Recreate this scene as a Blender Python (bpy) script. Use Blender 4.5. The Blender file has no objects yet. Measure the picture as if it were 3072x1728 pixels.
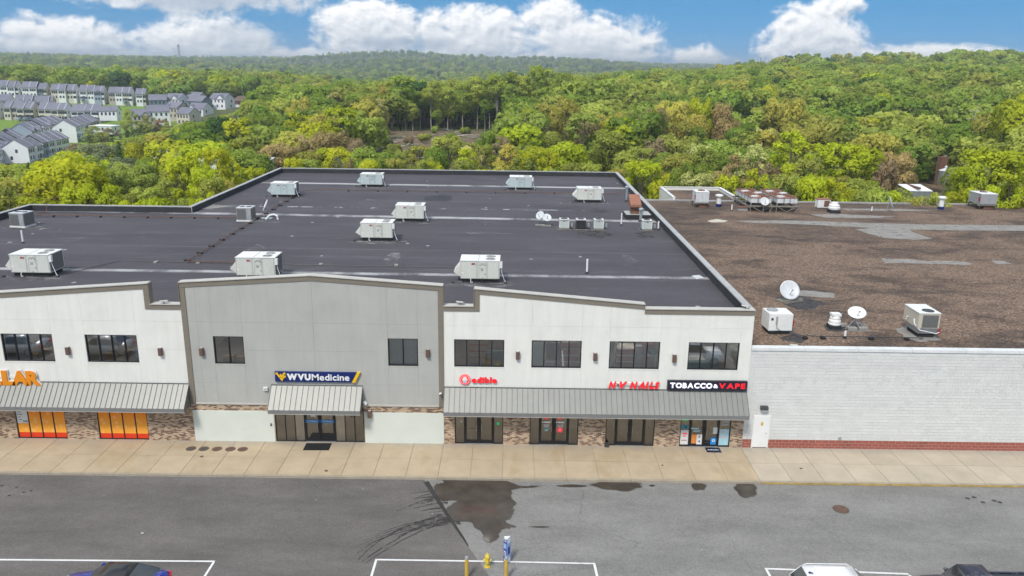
import bpy, bmesh, math, random
import numpy as np
from mathutils import Vector, Matrix, noise
R_ = random.Random(7)
sc = bpy.context.scene
# ------------------------------------------------------------------ camera
CAM_H, CAM_D, FPX = 22.14, 43.81, 2367.4
PITCH, ROLL, YAW = math.radians(15.594), math.radians(.756), math.radians(.0654)
_F = Vector((math.sin(YAW)*math.cos(PITCH), math.cos(YAW)*math.cos(PITCH), -math.sin(PITCH)))
_r = Vector((math.cos(YAW), -math.sin(YAW), 0)); _u = _r.cross(_F)
_R = math.cos(ROLL)*_r + math.sin(ROLL)*_u
_U = -math.sin(ROLL)*_r + math.cos(ROLL)*_u
cam_d = bpy.data.cameras.new('camera'); cam = bpy.data.objects.new('camera', cam_d)
sc.collection.objects.link(cam); sc.camera = cam
cam.matrix_world = Matrix(((_R.x,_U.x,-_F.x,0),(_R.y,_U.y,-_F.y,-CAM_D),(_R.z,_U.z,-_F.z,CAM_H),(0,0,0,1)))
cam_d.sensor_width = 36; cam_d.lens = FPX/3072*36; cam_d.clip_start = .5; cam_d.clip_end = 40000
def ray(x, y): return _F + (x-1536)/FPX*_R - (y-864)/FPX*_U
def G(x, y, z):                       # survey: where a sight line meets the height z
    d = ray(x, y); t = (z-CAM_H)/d.z; return (d.x*t, -CAM_D+d.y*t)
def FX(x, y, Y=0):                    # survey: where a sight line meets the plane Y
    d = ray(x, y); t = (Y+CAM_D)/d.y; return (d.x*t, CAM_H+d.z*t)
# ------------------------------------------------------------------ render + exposure
sc.view_settings.view_transform = 'Standard'; sc.view_settings.look = 'None'
sc.view_settings.exposure = 1.1; sc.view_settings.gamma = 1; sc.view_settings.use_curve_mapping = False
sc.render.engine = 'CYCLES'
cy = sc.cycles
cy.use_denoising = True; cy.max_bounces = 6; cy.diffuse_bounces = 2; cy.glossy_bounces = 3
cy.transmission_bounces = 4; cy.transparent_max_bounces = 8; cy.volume_bounces = 0
cy.caustics_reflective = False; cy.caustics_refractive = False; cy.sample_clamp_indirect = 6
cy.use_adaptive_sampling = True; cy.adaptive_threshold = .025
# ------------------------------------------------------------------ node helpers
class NT:
    def __init__(s, tree): s.t = tree; tree.nodes.clear()
    def n(s, typ, ins=None, **props):
        nd = s.t.nodes.new(typ)
        for k, v in props.items(): setattr(nd, k, v)
        for k, v in (ins or {}).items(): s.put(nd.inputs[k], v)
        return nd
    def put(s, sock, v):
        if isinstance(v, bpy.types.NodeSocket): s.t.links.new(v, sock)
        elif isinstance(v, bpy.types.Node): s.t.links.new(v.outputs[0], sock)
        else:
            if hasattr(sock, 'default_value'):
                if sock.type == 'RGBA' and len(v) == 3: v = (*v, 1)
                sock.default_value = v
    def m(s, op, a, b=None, c=None, clamp=False):
        nd = s.n('ShaderNodeMath', operation=op, use_clamp=clamp)
        s.put(nd.inputs[0], a)
        if b is not None: s.put(nd.inputs[1], b)
        if c is not None: s.put(nd.inputs[2], c)
        return nd.outputs[0]
    def v(s, op, a, b=None):
        nd = s.n('ShaderNodeVectorMath', operation=op); s.put(nd.inputs[0], a)
        if b is not None: s.put(nd.inputs[1], b)
        return nd.outputs[0]
    def mix(s, f, a, b, blend='MIX'):
        nd = s.n('ShaderNodeMix', data_type='RGBA', blend_type=blend)
        s.put(nd.inputs[0], f); s.put(nd.inputs[6], a); s.put(nd.inputs[7], b); return nd.outputs[2]
    def noise(s, vec, scale, detail=4, rough=.55, dist=0, out=0):
        nd = s.n('ShaderNodeTexNoise', {'Scale': scale, 'Detail': detail, 'Roughness': rough, 'Distortion': dist})
        if vec is not None: s.put(nd.inputs['Vector'], vec)
        return nd.outputs[out]
    def ss(s, x, a, b):               # smoothstep a..b -> 0..1
        nd = s.n('ShaderNodeMapRange', interpolation_type='SMOOTHSTEP')
        s.put(nd.inputs[0], x); nd.inputs[1].default_value = a; nd.inputs[2].default_value = b
        return nd.outputs[0]
    def rng(s, x, a, b, c, d):
        nd = s.n('ShaderNodeMapRange'); s.put(nd.inputs[0], x)
        for i, q in enumerate((a, b, c, d)): nd.inputs[i+1].default_value = q
        return nd.outputs[0]
    def comb(s, x, y, z):
        return s.n('ShaderNodeCombineXYZ', {0: x, 1: y, 2: z}).outputs[0]
    def sep(s, v):
        nd = s.n('ShaderNodeSeparateXYZ', {0: v}); return nd.outputs
# ------------------------------------------------------------------ world: sky with cumulus banks
SUN_EL, SUN_AZ = math.radians(52), math.radians(205)      # azimuth clockwise from +Y: behind the camera, to its left
w = bpy.data.worlds.new('World'); sc.world = w; w.use_nodes = True
T = NT(w.node_tree)
tc = T.n('ShaderNodeTexCoord'); d = tc.outputs['Generated']
dx, dy, dz = T.sep(d)
az = T.m('ARCTAN2', dx, dy); el = T.m('ARCSINE', T.m('MINIMUM', T.m('MAXIMUM', dz, -1), 1))
# deep clean-air blue down to the horizon: the sky dome is read a little higher than the sight line
skyvec = T.v('NORMALIZE', T.comb(dx, dy, T.m('ADD', T.m('MULTIPLY', T.m('MAXIMUM', dz, 0), .8), .26)))
sky = T.n('ShaderNodeTexSky', {'Vector': skyvec}, sky_type='NISHITA', sun_disc=False, sun_elevation=SUN_EL, sun_rotation=SUN_AZ,
          air_density=1.0, dust_density=.2, ozone_density=2.2, altitude=300)
px = T.m('ADD', T.m('MULTIPLY', az, 23.67), 15.41)        # hundreds of photograph pixels, measured over the horizon
py = T.m('MULTIPLY', el, 23.67)
P0 = T.comb(px, py, 0)
def cloud_density(T, P):
    x, y, _ = T.sep(P)
    f1 = T.noise(T.v('MULTIPLY', P, (1, 1.35, 1)), .85, 5, .62, .25)
    f2 = T.noise(T.v('MULTIPLY', P, (1, 1.3, 1)), 3.4, 5, .66, .15)
    nz = T.m('ADD', T.m('MULTIPLY', T.m('SUBTRACT', f1, .5), 2.7), T.m('MULTIPLY', T.m('SUBTRACT', f2, .5), 1.15))
    D = None
    # banks: centre, half width, base-to-top height (all in hundreds of pixels)
    for cx, cyy, hx, hy, k in [(.9,.55,1.3,.72,1.2),(3.4,.50,1.9,.66,1.15),(7.0,.42,2.2,.95,1.1),(6.8,1.80,3.8,.60,1.1),
                          (11.3,.90,1.6,.98,1.25),(14.2,.70,2.2,1.02,1.2),(17.6,.62,2.2,.98,1.25),(16.4,1.45,.9,.6,.9),(23.6,.75,1.55,1.05,1.35),(24.1,1.65,.75,.55,.95),
                          (26.2,.32,2.7,.46,1.15),(20.6,.35,.8,.35,.85),(29.9,.55,.95,.62,.80),(31.2,1.95,1.1,.5,.8),(9.5,.05,11.5,.42,.95)]:
        ux = T.m('DIVIDE', T.m('SUBTRACT', x, cx), hx); uy = T.m('DIVIDE', T.m('SUBTRACT', y, cyy), hy)
        r2 = T.m('ADD', T.m('MULTIPLY', ux, ux), T.m('MULTIPLY', uy, uy))
        b = T.m('MULTIPLY', T.m('SUBTRACT', 1, r2), k)
        D = b if D is None else T.m('SMOOTH_MAX', D, b, .35)
    D = T.m('MAXIMUM', D, -1.2)
    return T.m('ADD', D, nz)
cg = bpy.data.node_groups.new('cloud_density', 'ShaderNodeTree')
cg.interface.new_socket('P', in_out='INPUT', socket_type='NodeSocketVector'); cg.interface.new_socket('D', in_out='OUTPUT', socket_type='NodeSocketFloat')
TG = NT(cg); gi = TG.n('NodeGroupInput'); go = TG.n('NodeGroupOutput')
TG.put(go.inputs[0], cloud_density(TG, gi.outputs[0]))
def cl(P):
    g = T.n('ShaderNodeGroup', node_tree=cg); T.put(g.inputs[0], P); return g.outputs[0]
d0 = cl(P0); d1 = cl(T.v('ADD', P0, (-.09, .15, 0)))
# the same broken cumulus goes on all round and overhead
dome = T.v('MULTIPLY', T.comb(dx, dy, T.m('MULTIPLY', dz, 2.2)), (1, 1, 1))
dn = T.noise(dome, 2.6, 4, .58, .3); dn1 = T.noise(T.v('ADD', dome, (.02, -.02, .09)), 2.6, 3, .58, .3)
out_f = T.m('MAXIMUM', T.ss(el, .095, .16), T.ss(T.m('ABSOLUTE', az), .66, .80))
den = T.m('ADD', T.m('MULTIPLY', d0, T.m('SUBTRACT', 1, out_f)), T.m('MULTIPLY', T.m('MULTIPLY', T.m('SUBTRACT', dn, .455), 9), out_f))
den1 = T.m('ADD', T.m('MULTIPLY', d1, T.m('SUBTRACT', 1, out_f)), T.m('MULTIPLY', T.m('MULTIPLY', T.m('SUBTRACT', dn1, .455), 9), out_f))
mask = T.ss(den, -.15, .72)
lit = T.m('ADD', .62, T.m('MULTIPLY', T.m('SUBTRACT', den, den1), .72), clamp=True)
thick = T.ss(den, .5, 1.9)
en_ = T.m('MULTIPLY', T.m('SUBTRACT', T.noise(P0, .9, 3, .6), .5), 1.6)
def ell(cx, cyy, hx, hy):             # shaded undersides: where a bank stands in the shadow of the one above it
    ux = T.m('DIVIDE', T.m('SUBTRACT', px, cx), hx); uy = T.m('DIVIDE', T.m('SUBTRACT', py, cyy), hy)
    return T.ss(T.m('ADD', T.m('SUBTRACT', 1, T.m('ADD', T.m('MULTIPLY', ux, ux), T.m('MULTIPLY', uy, uy))), en_), 0, 1.0)
shade_ = T.m('MAXIMUM', T.m('MAXIMUM', ell(6.8, 1.75, 3.7, .62), T.m('MULTIPLY', ell(8.6, .85, 2.2, .5), .6)), T.m('MULTIPLY', ell(12.3, .62, 1.9, .24), .9))
lit = T.m('MULTIPLY', lit, T.m('SUBTRACT', 1, T.m('MULTIPLY', shade_, .72)))
CLOUD_W, CLOUD_G = (6.0, 5.95, 5.85), (1.95, 2.4, 3.0)
ccol = T.mix(T.m('MULTIPLY', lit, T.m('SUBTRACT', 1.12, T.m('MULTIPLY', thick, .22)), clamp=True), CLOUD_G, CLOUD_W)
skyc = T.mix(1.0, sky.outputs[0], (.23, .60, .70), 'MULTIPLY')
col = T.mix(T.m('MULTIPLY', mask, .97), skyc, ccol)
# ground below the horizon line reflects dull green
col = T.mix(T.ss(dz, -.02, .0), (.9, 1.1, .7), col)
bg = T.n('ShaderNodeBackground', {'Color': col, 'Strength': .1}); wo = T.n('ShaderNodeOutputWorld', {'Surface': bg})
w.cycles.sampling_method = 'MANUAL'; w.cycles.sample_map_resolution = 1024
# ------------------------------------------------------------------ sun, soft behind thin cloud
sd = bpy.data.lights.new('sun', 'SUN'); sun = bpy.data.objects.new('sun', sd); sc.collection.objects.link(sun)
sd.energy = 1.5; sd.angle = math.radians(11); sd.color = (1, .95, .88)
sdir = Vector((math.sin(SUN_AZ)*math.cos(SUN_EL), math.cos(SUN_AZ)*math.cos(SUN_EL), math.sin(SUN_EL)))
sun.rotation_euler = (-sdir).to_track_quat('-Z', 'Y').to_euler(); sun.location = (0, -60, 80)
# ------------------------------------------------------------------ materials
MATS = {}
def new_mat(name):
    m = bpy.data.materials.new(name); m.use_nodes = True; MATS[name] = m
    t = NT(m.node_tree); o = t.n('ShaderNodeOutputMaterial'); return m, t, o
def pos(t): return t.n('ShaderNodeNewGeometry').outputs['Position']
def pm(name, col, rough=.6, var=.10, scale=1.5, fine=0, metal=0, bump=0, bscale=40, spec=.5, streak=0, dirt=None, em=None, coat=0):
    m, t, o = new_mat(name); p = pos(t)
    f = t.noise(p, scale, 5, .6)
    k = t.rng(f, .3, .7, 1-var, 1+var)
    if fine: k = t.m('MULTIPLY', k, t.rng(t.noise(p, fine, 2, .5), .3, .7, 1-var, 1+var))
    if streak:
        sv = t.noise(t.v('MULTIPLY', p, (2.6, 2.6, .22)), 1.0, 5, .65)
        k = t.m('MULTIPLY', k, t.rng(sv, .35, .75, 1, 1-streak))
    c = t.mix(1.0, col, t.comb(k, k, k), 'MULTIPLY')
    if dirt:
        c = t.mix(t.m('MULTIPLY', t.ss(t.noise(p, dirt[1], 6, .65), .52, .72), dirt[2]), c, dirt[0])
    ins = {'Base Color': c, 'Roughness': rough, 'Metallic': metal, 'Specular IOR Level': spec}
    if coat: ins['Coat Weight'] = coat; ins['Coat Roughness'] = .03
    if em: ins['Emission Color'] = em[0]; ins['Emission Strength'] = em[1]
    if bump:
        ins['Normal'] = t.n('ShaderNodeBump', {'Strength': bump, 'Distance': .02, 'Height': t.noise(p, bscale, 4, .6)}).outputs[0]
    b = t.n('ShaderNodeBsdfPrincipled', ins); t.put(o.inputs[0], b.outputs[0]); return m
pm('wall_white', (.80,.785,.725), .75, .04, .5, streak=.09, dirt=((.55,.54,.48), .35, .26))
pm('wall_grey', (.455,.45,.415), .75, .05, .5, streak=.09, dirt=((.33,.33,.30), .3, .25))
pm('trim_brown', (.215,.185,.145), .6, .06, 1.0)
pm('trim_light', (.52,.50,.45), .5, .08, 1.0)
pm('coping_metal', (.50,.50,.48), .45, .10, 1.2, metal=.3, streak=.08)
pm('coping_white', (.72,.73,.72), .5, .08, .9, dirt=((.4,.4,.38), .8, .4))
pm('awning_metal', (.235,.235,.215), .45, .05, 1.3, metal=.15, dirt=((.28,.28,.26), .7, .3))
pm('awning_seam', (.13,.13,.125), .5, .05, 1.3)
pm('awning_fascia', (.20,.20,.195), .5, .06, 1.3, streak=.1)
pm('mortar_tan', (.52,.43,.33), .9, .10, 3, 20)
for i, c in enumerate([(.185,.122,.09),(.50,.365,.245),(.33,.215,.145),(.58,.44,.31)]): pm('brick_%s' % 'abcd'[i], c, .85, .18, 4, 25)
pm('painted_brick', (.70,.73,.66), .7, .03, .8, dirt=((.60,.63,.56), .6, .2))
pm('mortar_white', (.80,.80,.77), .8, .04, 1)
for i, c in enumerate([(.655,.655,.625),(.68,.68,.65),(.635,.635,.61)]): pm('block_%s' % 'abc'[i], c, .8, .05, 1.2, 15)
pm('red_block', (.33,.10,.072), .85, .12, 1.2, 12, dirt=((.10,.05,.04), .9, .30)); pm('red_mortar', (.66,.50,.42), .9, .08, 2)
pm('black_frame', (.012,.012,.014), .4, .1); pm('white_paint', (.78,.78,.76), .5, .04, 1)
pm('door_white', (.80,.80,.78), .45, .03, 1, dirt=((.45,.30,.16), 1.2, .10))
pm('interior_floor', (.34,.30,.25), .7, .2, .8); pm('interior_wall', (.50,.47,.43), .9, .15, .6)
pm('cardboard', (.42,.28,.15), .85, .12, 2); pm('carton_red', (.40,.10,.075), .7, .1, 3); pm('carton_white', (.66,.60,.55), .7, .08, 3)
pm('blue_plastic', (.05,.22,.36), .5, .1); pm('green_wrap', (.05,.11,.10), .3, .3, 6); pm('blind_white', (.58,.62,.58), .6, .05, 2)
pm('sconce_brown', (.14,.085,.065), .5, .06); pm('steel_dark', (.05,.05,.052), .5, .1, 3); pm('rubber_black', (.012,.012,.013), .7, .2, 8, bump=.2)
pm('unit_cream', (.665,.675,.615), .5, .045, 1.2, streak=.06, dirt=((.42,.42,.36), .9, .2)); pm('unit_top', (.78,.78,.75), .5, .05, 1.2, dirt=((.5,.48,.42), .8, .25))
pm('unit_aqua', (.50,.58,.575), .5, .045, 1.2, streak=.06); pm('unit_tan', (.56,.51,.41), .55, .05, 1.2, streak=.06); pm('unit_line', (.20,.21,.19), .6)
pm('unit_grey', (.33,.34,.35), .5, .08, 3); pm('coil_fin', (.20,.20,.19), .5, .2, 12, metal=.5); pm('curb_black', (.022,.023,.025), .8, .2, 3)
pm('fan_dark', (.045,.045,.05), .5, .2, 5); pm('badge_red', (.32,.03,.035), .5); pm('pvc_white', (.80,.80,.80), .35, .03)
pm('galv', (.42,.45,.47), .4, .12, 3, metal=.6); pm('rust', (.17,.085,.055), .85, .25, 3, 15); pm('rust_box', (.30,.135,.085), .8, .12, 1.5); pm('wood_grey', (.22,.20,.165), .85, .2, 2, 12)
pm('dish_grey', (.62,.64,.65), .5, .10, 2.5, streak=.10); pm('concrete_block', (.30,.29,.26), .9, .15, 4)
pm('yellow_paint', (.62,.40,.055), .5, .10, 2, dirt=((.35,.24,.08), 1.5, .3)); pm('yellow_hydrant', (.68,.50,.06), .45, .08, 2)
pm('line_white', (.74,.74,.72), .7, .06, 1, dirt=((.35,.35,.34), 1.6, .35)); pm('curb_yellow', (.45,.31,.09), .8, .25, 2, dirt=((.24,.22,.18), 1.2, .8))
pm('mat_black', (.010,.010,.012), .9, .2, 10); pm('iron_cover', (.085,.072,.06), .7, .2, 5); pm('iron_rusty', (.13,.075,.05), .8, .25, 5)
pm('orange_letter', (.80,.27,.01), .45, .04); pm('sign_blue', (.006,.02,.13), .4, .05); pm('sign_gold', (.85,.50,.01), .45, .03)
pm('letter_white', (.84,.84,.84), .4, .02); pm('neon_red', (.55,.01,.015), .4, em=((1,.02,.03), .35)); pm('letter_red', (.60,.012,.02), .4, .05, em=((1,.02,.03), .28))
pm('letter_side', (.22,.012,.02), .5); pm('halo_pink', (.80,.45,.43), .6); pm('neon_white', (.80,.80,.84), .4, em=((.85,.85,1), .45)); pm('sign_navy', (.012,.012,.032), .45, .05)
pm('film_red', (.72,.045,.01), .4, .05); pm('poster_white', (.74,.74,.74), .5, .03); pm('poster_blue', (.03,.25,.62), .4, .08); pm('poster_aqua', (.40,.66,.74), .4, .08)
pm('poster_orange', (.70,.25,.06), .4, .1); pm('decal_green', (.02,.45,.15), .4, em=((.02,.8,.2), .1)); pm('ink_dark', (.03,.03,.035), .5); pm('ink_grey', (.35,.35,.36), .5); pm('teal_panel', (.05,.22,.30), .4)
pm('banner_blue', (.015,.05,.32), .4, .12, 3); pm('banner_light', (.35,.50,.80), .4, .10, 3); pm('house_white', (.80,.81,.82), .7, .04, .2); pm('house_cream', (.62,.58,.48), .7, .05, .2)
pm('house_beige', (.46,.41,.34), .7, .05, .2); pm('house_blue', (.33,.38,.45), .7, .05, .2); pm('house_slate', (.16,.20,.24), .7, .06, .2); pm('house_brick', (.25,.09,.07), .8, .1, .5)
pm('shingle', (.185,.185,.23), .85, .12, .15, 3); pm('shingle_brown', (.16,.11,.09), .85, .12, .15, 3); pm('house_glass', (.04,.05,.065), .25, .1); pm('deck_teal', (.10,.22,.28), .6)
pm('bark', (.115,.092,.07), .9, .25, 3, 12); pm('bark_pale', (.36,.32,.27), .9, .2, 2, 10); pm('log_grey', (.42,.38,.33), .9, .2, 2); pm('tower_steel', (.36,.37,.38), .5)
pm('tyre', (.015,.015,.016), .85); pm('rim', (.45,.45,.47), .3, .05, metal=.8); pm('tail_red', (.45,.01,.015), .2, em=((1,.02,.02), .15)); pm('lamp_clear', (.75,.76,.78), .15)
pm('car_blue', (.010,.035,.36), .22, .05, 1, metal=.35, coat=.8); pm('car_silver', (.45,.46,.47), .3, .03, 1, metal=.5, coat=.6); pm('car_white', (.80,.81,.82), .25, .02, 1, coat=.7); pm('car_black', (.015,.015,.017), .3, coat=.5)
pm('car_navy', (.018,.02,.038), .45, .15, 2, coat=.2, dirt=((.42,.40,.40), 1.3, .85)); pm('pad_plate', (.045,.045,.048), .7)
pm('lawn', (.16,.26,.045), .9, .2, .05, 2); pm('path_pale', (.46,.44,.40), .9, .1, .2)
def gl(name, tint, refl=1.0, rough=.02, base=.05):          # one thin sheet of window glass
    m, t, o = new_mat(name)
    fr = t.n('ShaderNodeFresnel', {'IOR': 1.6}); k = t.m('ADD', t.m('MULTIPLY', fr, refl), base, clamp=True)
    tr = t.n('ShaderNodeBsdfTransparent', {'Color': tint}); gs = t.n('ShaderNodeBsdfGlossy', {'Color': (.95,.97,1), 'Roughness': rough})
    t.put(o.inputs[0], t.n('ShaderNodeMixShader', {0: k, 1: tr.outputs[0], 2: gs.outputs[0]}).outputs[0]); return m
gl('glass', (.95,.96,.95), 1.1, .015, .12); gl('glass_tint', (.34,.30,.25), 1.5, .03, .12); gl('glass_pale', (.60,.66,.68), 1.3, .03, .22); 
def car_glass():
    m, t, o = new_mat('car_glass')
    t.put(o.inputs[0], t.n('ShaderNodeBsdfPrincipled', {'Base Color': (.02,.025,.03), 'Roughness': .05, 'Specular IOR Level': .9, 'Coat Weight': 1}).outputs[0])
car_glass()
def orange_film():
    m, t, o = new_mat('film_orange'); p = pos(t); z = t.sep(p)[2]
    c = t.mix(t.ss(z, .5, 2.0), (.98,.42,.05), (.95,.27,.004))
    v = t.n('ShaderNodeTexVoronoi', {'Vector': p, 'Scale': 2.6, 'Randomness': 1.0})
    c = t.mix(t.m('MULTIPLY', t.m('LESS_THAN', v.outputs['Distance'], .30), .22), c, (.95,.75,.45))
    t.put(o.inputs[0], t.n('ShaderNodeBsdfPrincipled', {'Base Color': c, 'Roughness': .25}).outputs[0])
orange_film()
def asphalt(name, base, var, old):
    m, t, o = new_mat(name); p = pos(t)
    big = t.noise(t.v('MULTIPLY', p, (.35, 1.0, 1)), .55, 6, .62); mid = t.noise(p, 2.2, 5, .6); fine = t.noise(p, 45, 3, .7)
    k = t.m('MULTIPLY', t.m('MULTIPLY', t.rng(big, .3, .7, 1-var, 1+var), t.rng(mid, .3, .7, .93, 1.07)), t.m('MULTIPLY', t.rng(fine, .25, .75, .78, 1.22), t.rng(t.noise(p, 9, 2, .6), .3, .7, .86, 1.14)))
    c = t.mix(1, base, t.comb(k, k, k), 'MULTIPLY')
    c = t.mix(t.m('MULTIPLY', t.ss(t.noise(t.v('MULTIPLY', p, (.5, 1.6, 1)), .8, 7, .65, .5), .58, .70), .30 if old else .22), c, tuple(b*.60 for b in base))
    if old:                            # crack lines and patches of sealer
        v = t.n('ShaderNodeTexVoronoi', {'Vector': t.v('ADD', t.v('MULTIPLY', p, (.13, .16, 0)), t.v('MULTIPLY', t.noise(p, 1.1, 4, .6, out=1), (.10, .10, 0))), 'Scale': 1}, feature='DISTANCE_TO_EDGE')
        c = t.mix(t.m('MULTIPLY', t.m('LESS_THAN', v.outputs[0], .0022), .40), c, tuple(b*.45 for b in base))
    sp = t.n('ShaderNodeTexVoronoi', {'Vector': p, 'Scale': .9})
    c = t.mix(t.m('MULTIPLY', t.m('LESS_THAN', sp.outputs['Distance'], .035), .6), c, (.5,.5,.48))
    b = t.n('ShaderNodeBump', {'Strength': .35, 'Distance': .01, 'Height': t.noise(p, 60, 3, .7)})
    t.put(o.inputs[0], t.n('ShaderNodeBsdfPrincipled', {'Base Color': c, 'Roughness': .88, 'Specular IOR Level': .3, 'Normal': b.outputs[0]}).outputs[0])
asphalt('asphalt_new', (.140,.129,.121), .20, False); asphalt('asphalt_old', (.222,.216,.204), .17, True)
def wet(name, col, r):
    m, t, o = new_mat(name); p = pos(t)
    k = t.rng(t.noise(p, 1.2, 5, .6), .3, .7, .75, 1.25); f = t.rng(t.noise(p, 55, 2, .6), .3, .7, .8, 1.2)
    c = t.mix(1, col, t.comb(t.m('MULTIPLY', k, f), t.m('MULTIPLY', k, f), t.m('MULTIPLY', k, f)), 'MULTIPLY')
    b = t.n('ShaderNodeBump', {'Strength': .05, 'Distance': .01, 'Height': t.noise(p, 14, 3, .6)})
    t.put(o.inputs[0], t.n('ShaderNodeBsdfPrincipled', {'Base Color': c, 'Roughness': r, 'IOR': 1.33, 'Normal': b.outputs[0]}).outputs[0])
wet('wet_asphalt', (.070,.058,.047), .10); wet('wet_track', (.040,.038,.038), .35)
def damp():
    m, t, o = new_mat('damp_edge'); p = pos(t); f = t.ss(t.noise(p, 3.0, 6, .7), .38, .62)
    b = t.n('ShaderNodeBsdfPrincipled', {'Base Color': (.095,.085,.075), 'Roughness': .6}); tr = t.n('ShaderNodeBsdfTransparent')
    t.put(o.inputs[0], t.n('ShaderNodeMixShader', {0: t.m('MULTIPLY', f, .65), 1: tr.outputs[0], 2: b.outputs[0]}).outputs[0])
damp()
def slab_mat(name, base, stain):
    m, t, o = new_mat(name); p = pos(t)
    rnd = t.n('ShaderNodeObjectInfo').outputs['Random']
    k = t.m('MULTIPLY', t.rng(t.noise(p, .8, 6, .62), .3, .7, .90, 1.10), t.rng(t.noise(p, 30, 2, .6), .3, .7, .95, 1.05))
    k = t.m('MULTIPLY', k, t.rng(rnd, 0, 1, .95, 1.05))
    c = t.mix(1, base, t.comb(k, k, k), 'MULTIPLY')
    c = t.mix(t.m('MULTIPLY', t.ss(t.noise(t.v('MULTIPLY', p, (1, .45, 1)), .5, 6, .66, .4), .50, .70), .55), c, stain)
    sp = t.sep(p)                      # darker grey towards the shop fronts, with an uneven edge
    c = t.mix(t.m('MULTIPLY', t.ss(t.m('ADD', sp[1], t.m('MULTIPLY', t.noise(p, .7, 4, .6), 1.6)), -.1, .9), .5), c, (.33,.31,.285))
    t.put(o.inputs[0], t.n('ShaderNodeBsdfPrincipled', {'Base Color': c, 'Roughness': .85, 'Specular IOR Level': .3}).outputs[0])
slab_mat('slab_tan', (.47,.375,.255), (.40,.29,.165)); slab_mat('slab_beige', (.47,.405,.31), (.40,.335,.24))
pm('curb_concrete', (.36,.31,.235), .85, .15, 1.2, 15)
def membrane():
    m, t, o = new_mat('membrane'); p = pos(t); sx, sy, sz = t.sep(p)
    k = t.m('MULTIPLY', t.rng(t.noise(t.v('MULTIPLY', p, (.4, 1, 1)), .22, 6, .62), .3, .7, .80, 1.20), t.m('MULTIPLY', t.rng(t.noise(p, 26, 3, .65), .25, .75, .84, 1.16), t.rng(t.noise(p, 5, 3, .7), .3, .7, .88, 1.12)))
    c = t.mix(1, (.074,.068,.078), t.comb(k, k, k), 'MULTIPLY')
    wob = t.m('SUBTRACT', t.noise(t.v('MULTIPLY', p, (1, 0, 0)), .25, 4, .6), .5)
    def line(c, y0, slope, wdt, amp, colr, gate_scale, lo, hi, a=1.0):
        yy = t.m('ADD', t.m('SUBTRACT', sy, y0), t.m('MULTIPLY', sx, -slope))
        yy = t.m('ADD', yy, t.m('MULTIPLY', wob, amp))
        g = t.noise(t.v('MULTIPLY', p, (1, .3, 1)), gate_scale, 5, .65)
        ln = t.m('SUBTRACT', 1, t.ss(t.m('ABSOLUTE', yy), wdt*.25, wdt))
        return t.mix(t.m('MULTIPLY', t.m('MULTIPLY', ln, t.ss(g, lo, hi)), a), c, colr)
    WH = (.46,.46,.46)
    c = line(c, 9.55, -.003, .50, .5, WH, .35, .30, .62, .85); c = line(c, 31.0, -.03, .75, .6, WH, .3, .28, .55, .9)
    c = line(c, 52.5, -.02, .8, .6, WH, .3, .25, .5, .9); c = line(c, 36.2, 0, .35, .3, WH, .9, .52, .62, .8)
    for y0, a in ((17.0,.5),(14.4,.2),(22.0,.2),(26.2,.25),(40.5,.3),(46.3,.3),(57.5,.2)):
        c = line(c, y0, -.012, .09, .15, (.25,.25,.26), .2, .30, .55, a)
    v = t.n('ShaderNodeTexVoronoi', {'Vector': t.v('MULTIPLY', p, (.50, .40, 0)), 'Scale': 1})
    pat = t.m('MULTIPLY', t.m('LESS_THAN', t.m('ADD', v.outputs['Distance'], t.m('MULTIPLY', t.noise(p, 5, 2), .08)), .115), t.m('GREATER_THAN', t.sep(v.outputs['Color'])[0], .45))
    c = t.mix(t.m('MULTIPLY', pat, .75), c, (.42,.42,.42))
    c = t.mix(t.m('MULTIPLY', t.ss(t.noise(t.v('MULTIPLY', p, (.35, 1.2, 1)), .5, 6, .66, .6), .54, .70), .50), c, (.125,.125,.132))
    c = t.mix(t.m('MULTIPLY', t.ss(t.noise(t.v('ADD', p, (40, 9, 0)), .30, 6, .66, .6), .64, .72), .5), c, (.030,.026,.025))
    t.put(o.inputs[0], t.n('ShaderNodeBsdfPrincipled', {'Base Color': c, 'Roughness': .8, 'Specular IOR Level': .35}).outputs[0])
membrane(); pm('membrane_wall', (.030,.031,.035), .75, .25, 1.2, 8)
def gravel():
    m, t, o = new_mat('gravel_roof'); p = pos(t)
    v = t.n('ShaderNodeTexVoronoi', {'Vector': p, 'Scale': 11}); rc = t.sep(v.outputs['Color'])[0]
    v2 = t.n('ShaderNodeTexVoronoi', {'Vector': p, 'Scale': 4.2}); rc2 = t.sep(v2.outputs['Color'])[1]
    c = t.mix(rc, (.050,.034,.026), (.33,.23,.165)); c = t.mix(t.m('MULTIPLY', rc2, .4), c, (.24,.165,.115))
    c = t.mix(1, c, t.comb(*[t.rng(t.noise(p, 5.5, 3, .7), .3, .7, .55, 1.45)]*3), 'MULTIPLY')
    big = t.noise(t.v('MULTIPLY', p, (.7, 1.25, 1)), .22, 7, .68, .4)
    c = t.mix(t.m('MULTIPLY', t.ss(big, .45, .64), .70), c, (.038,.031,.029))
    far = t.ss(t.sep(p)[1], 14, 44)
    c = t.mix(t.m('MULTIPLY', far, t.m('MULTIPLY', t.ss(t.noise(p, .09, 5, .6), .40, .60), .55)), c, (.045,.038,.037))
    c = t.mix(t.m('MULTIPLY', t.ss(t.noise(t.v('ADD', p, (13, 7, 0)), .35, 6, .65), .55, .72), .35), c, (.25,.18,.125))
    b = t.n('ShaderNodeBump', {'Strength': .8, 'Distance': .03, 'Height': v.outputs['Distance']})
    t.put(o.inputs[0], t.n('ShaderNodeBsdfPrincipled', {'Base Color': c, 'Roughness': .9, 'Specular IOR Level': .25, 'Normal': b.outputs[0]}).outputs[0])
gravel()
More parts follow.
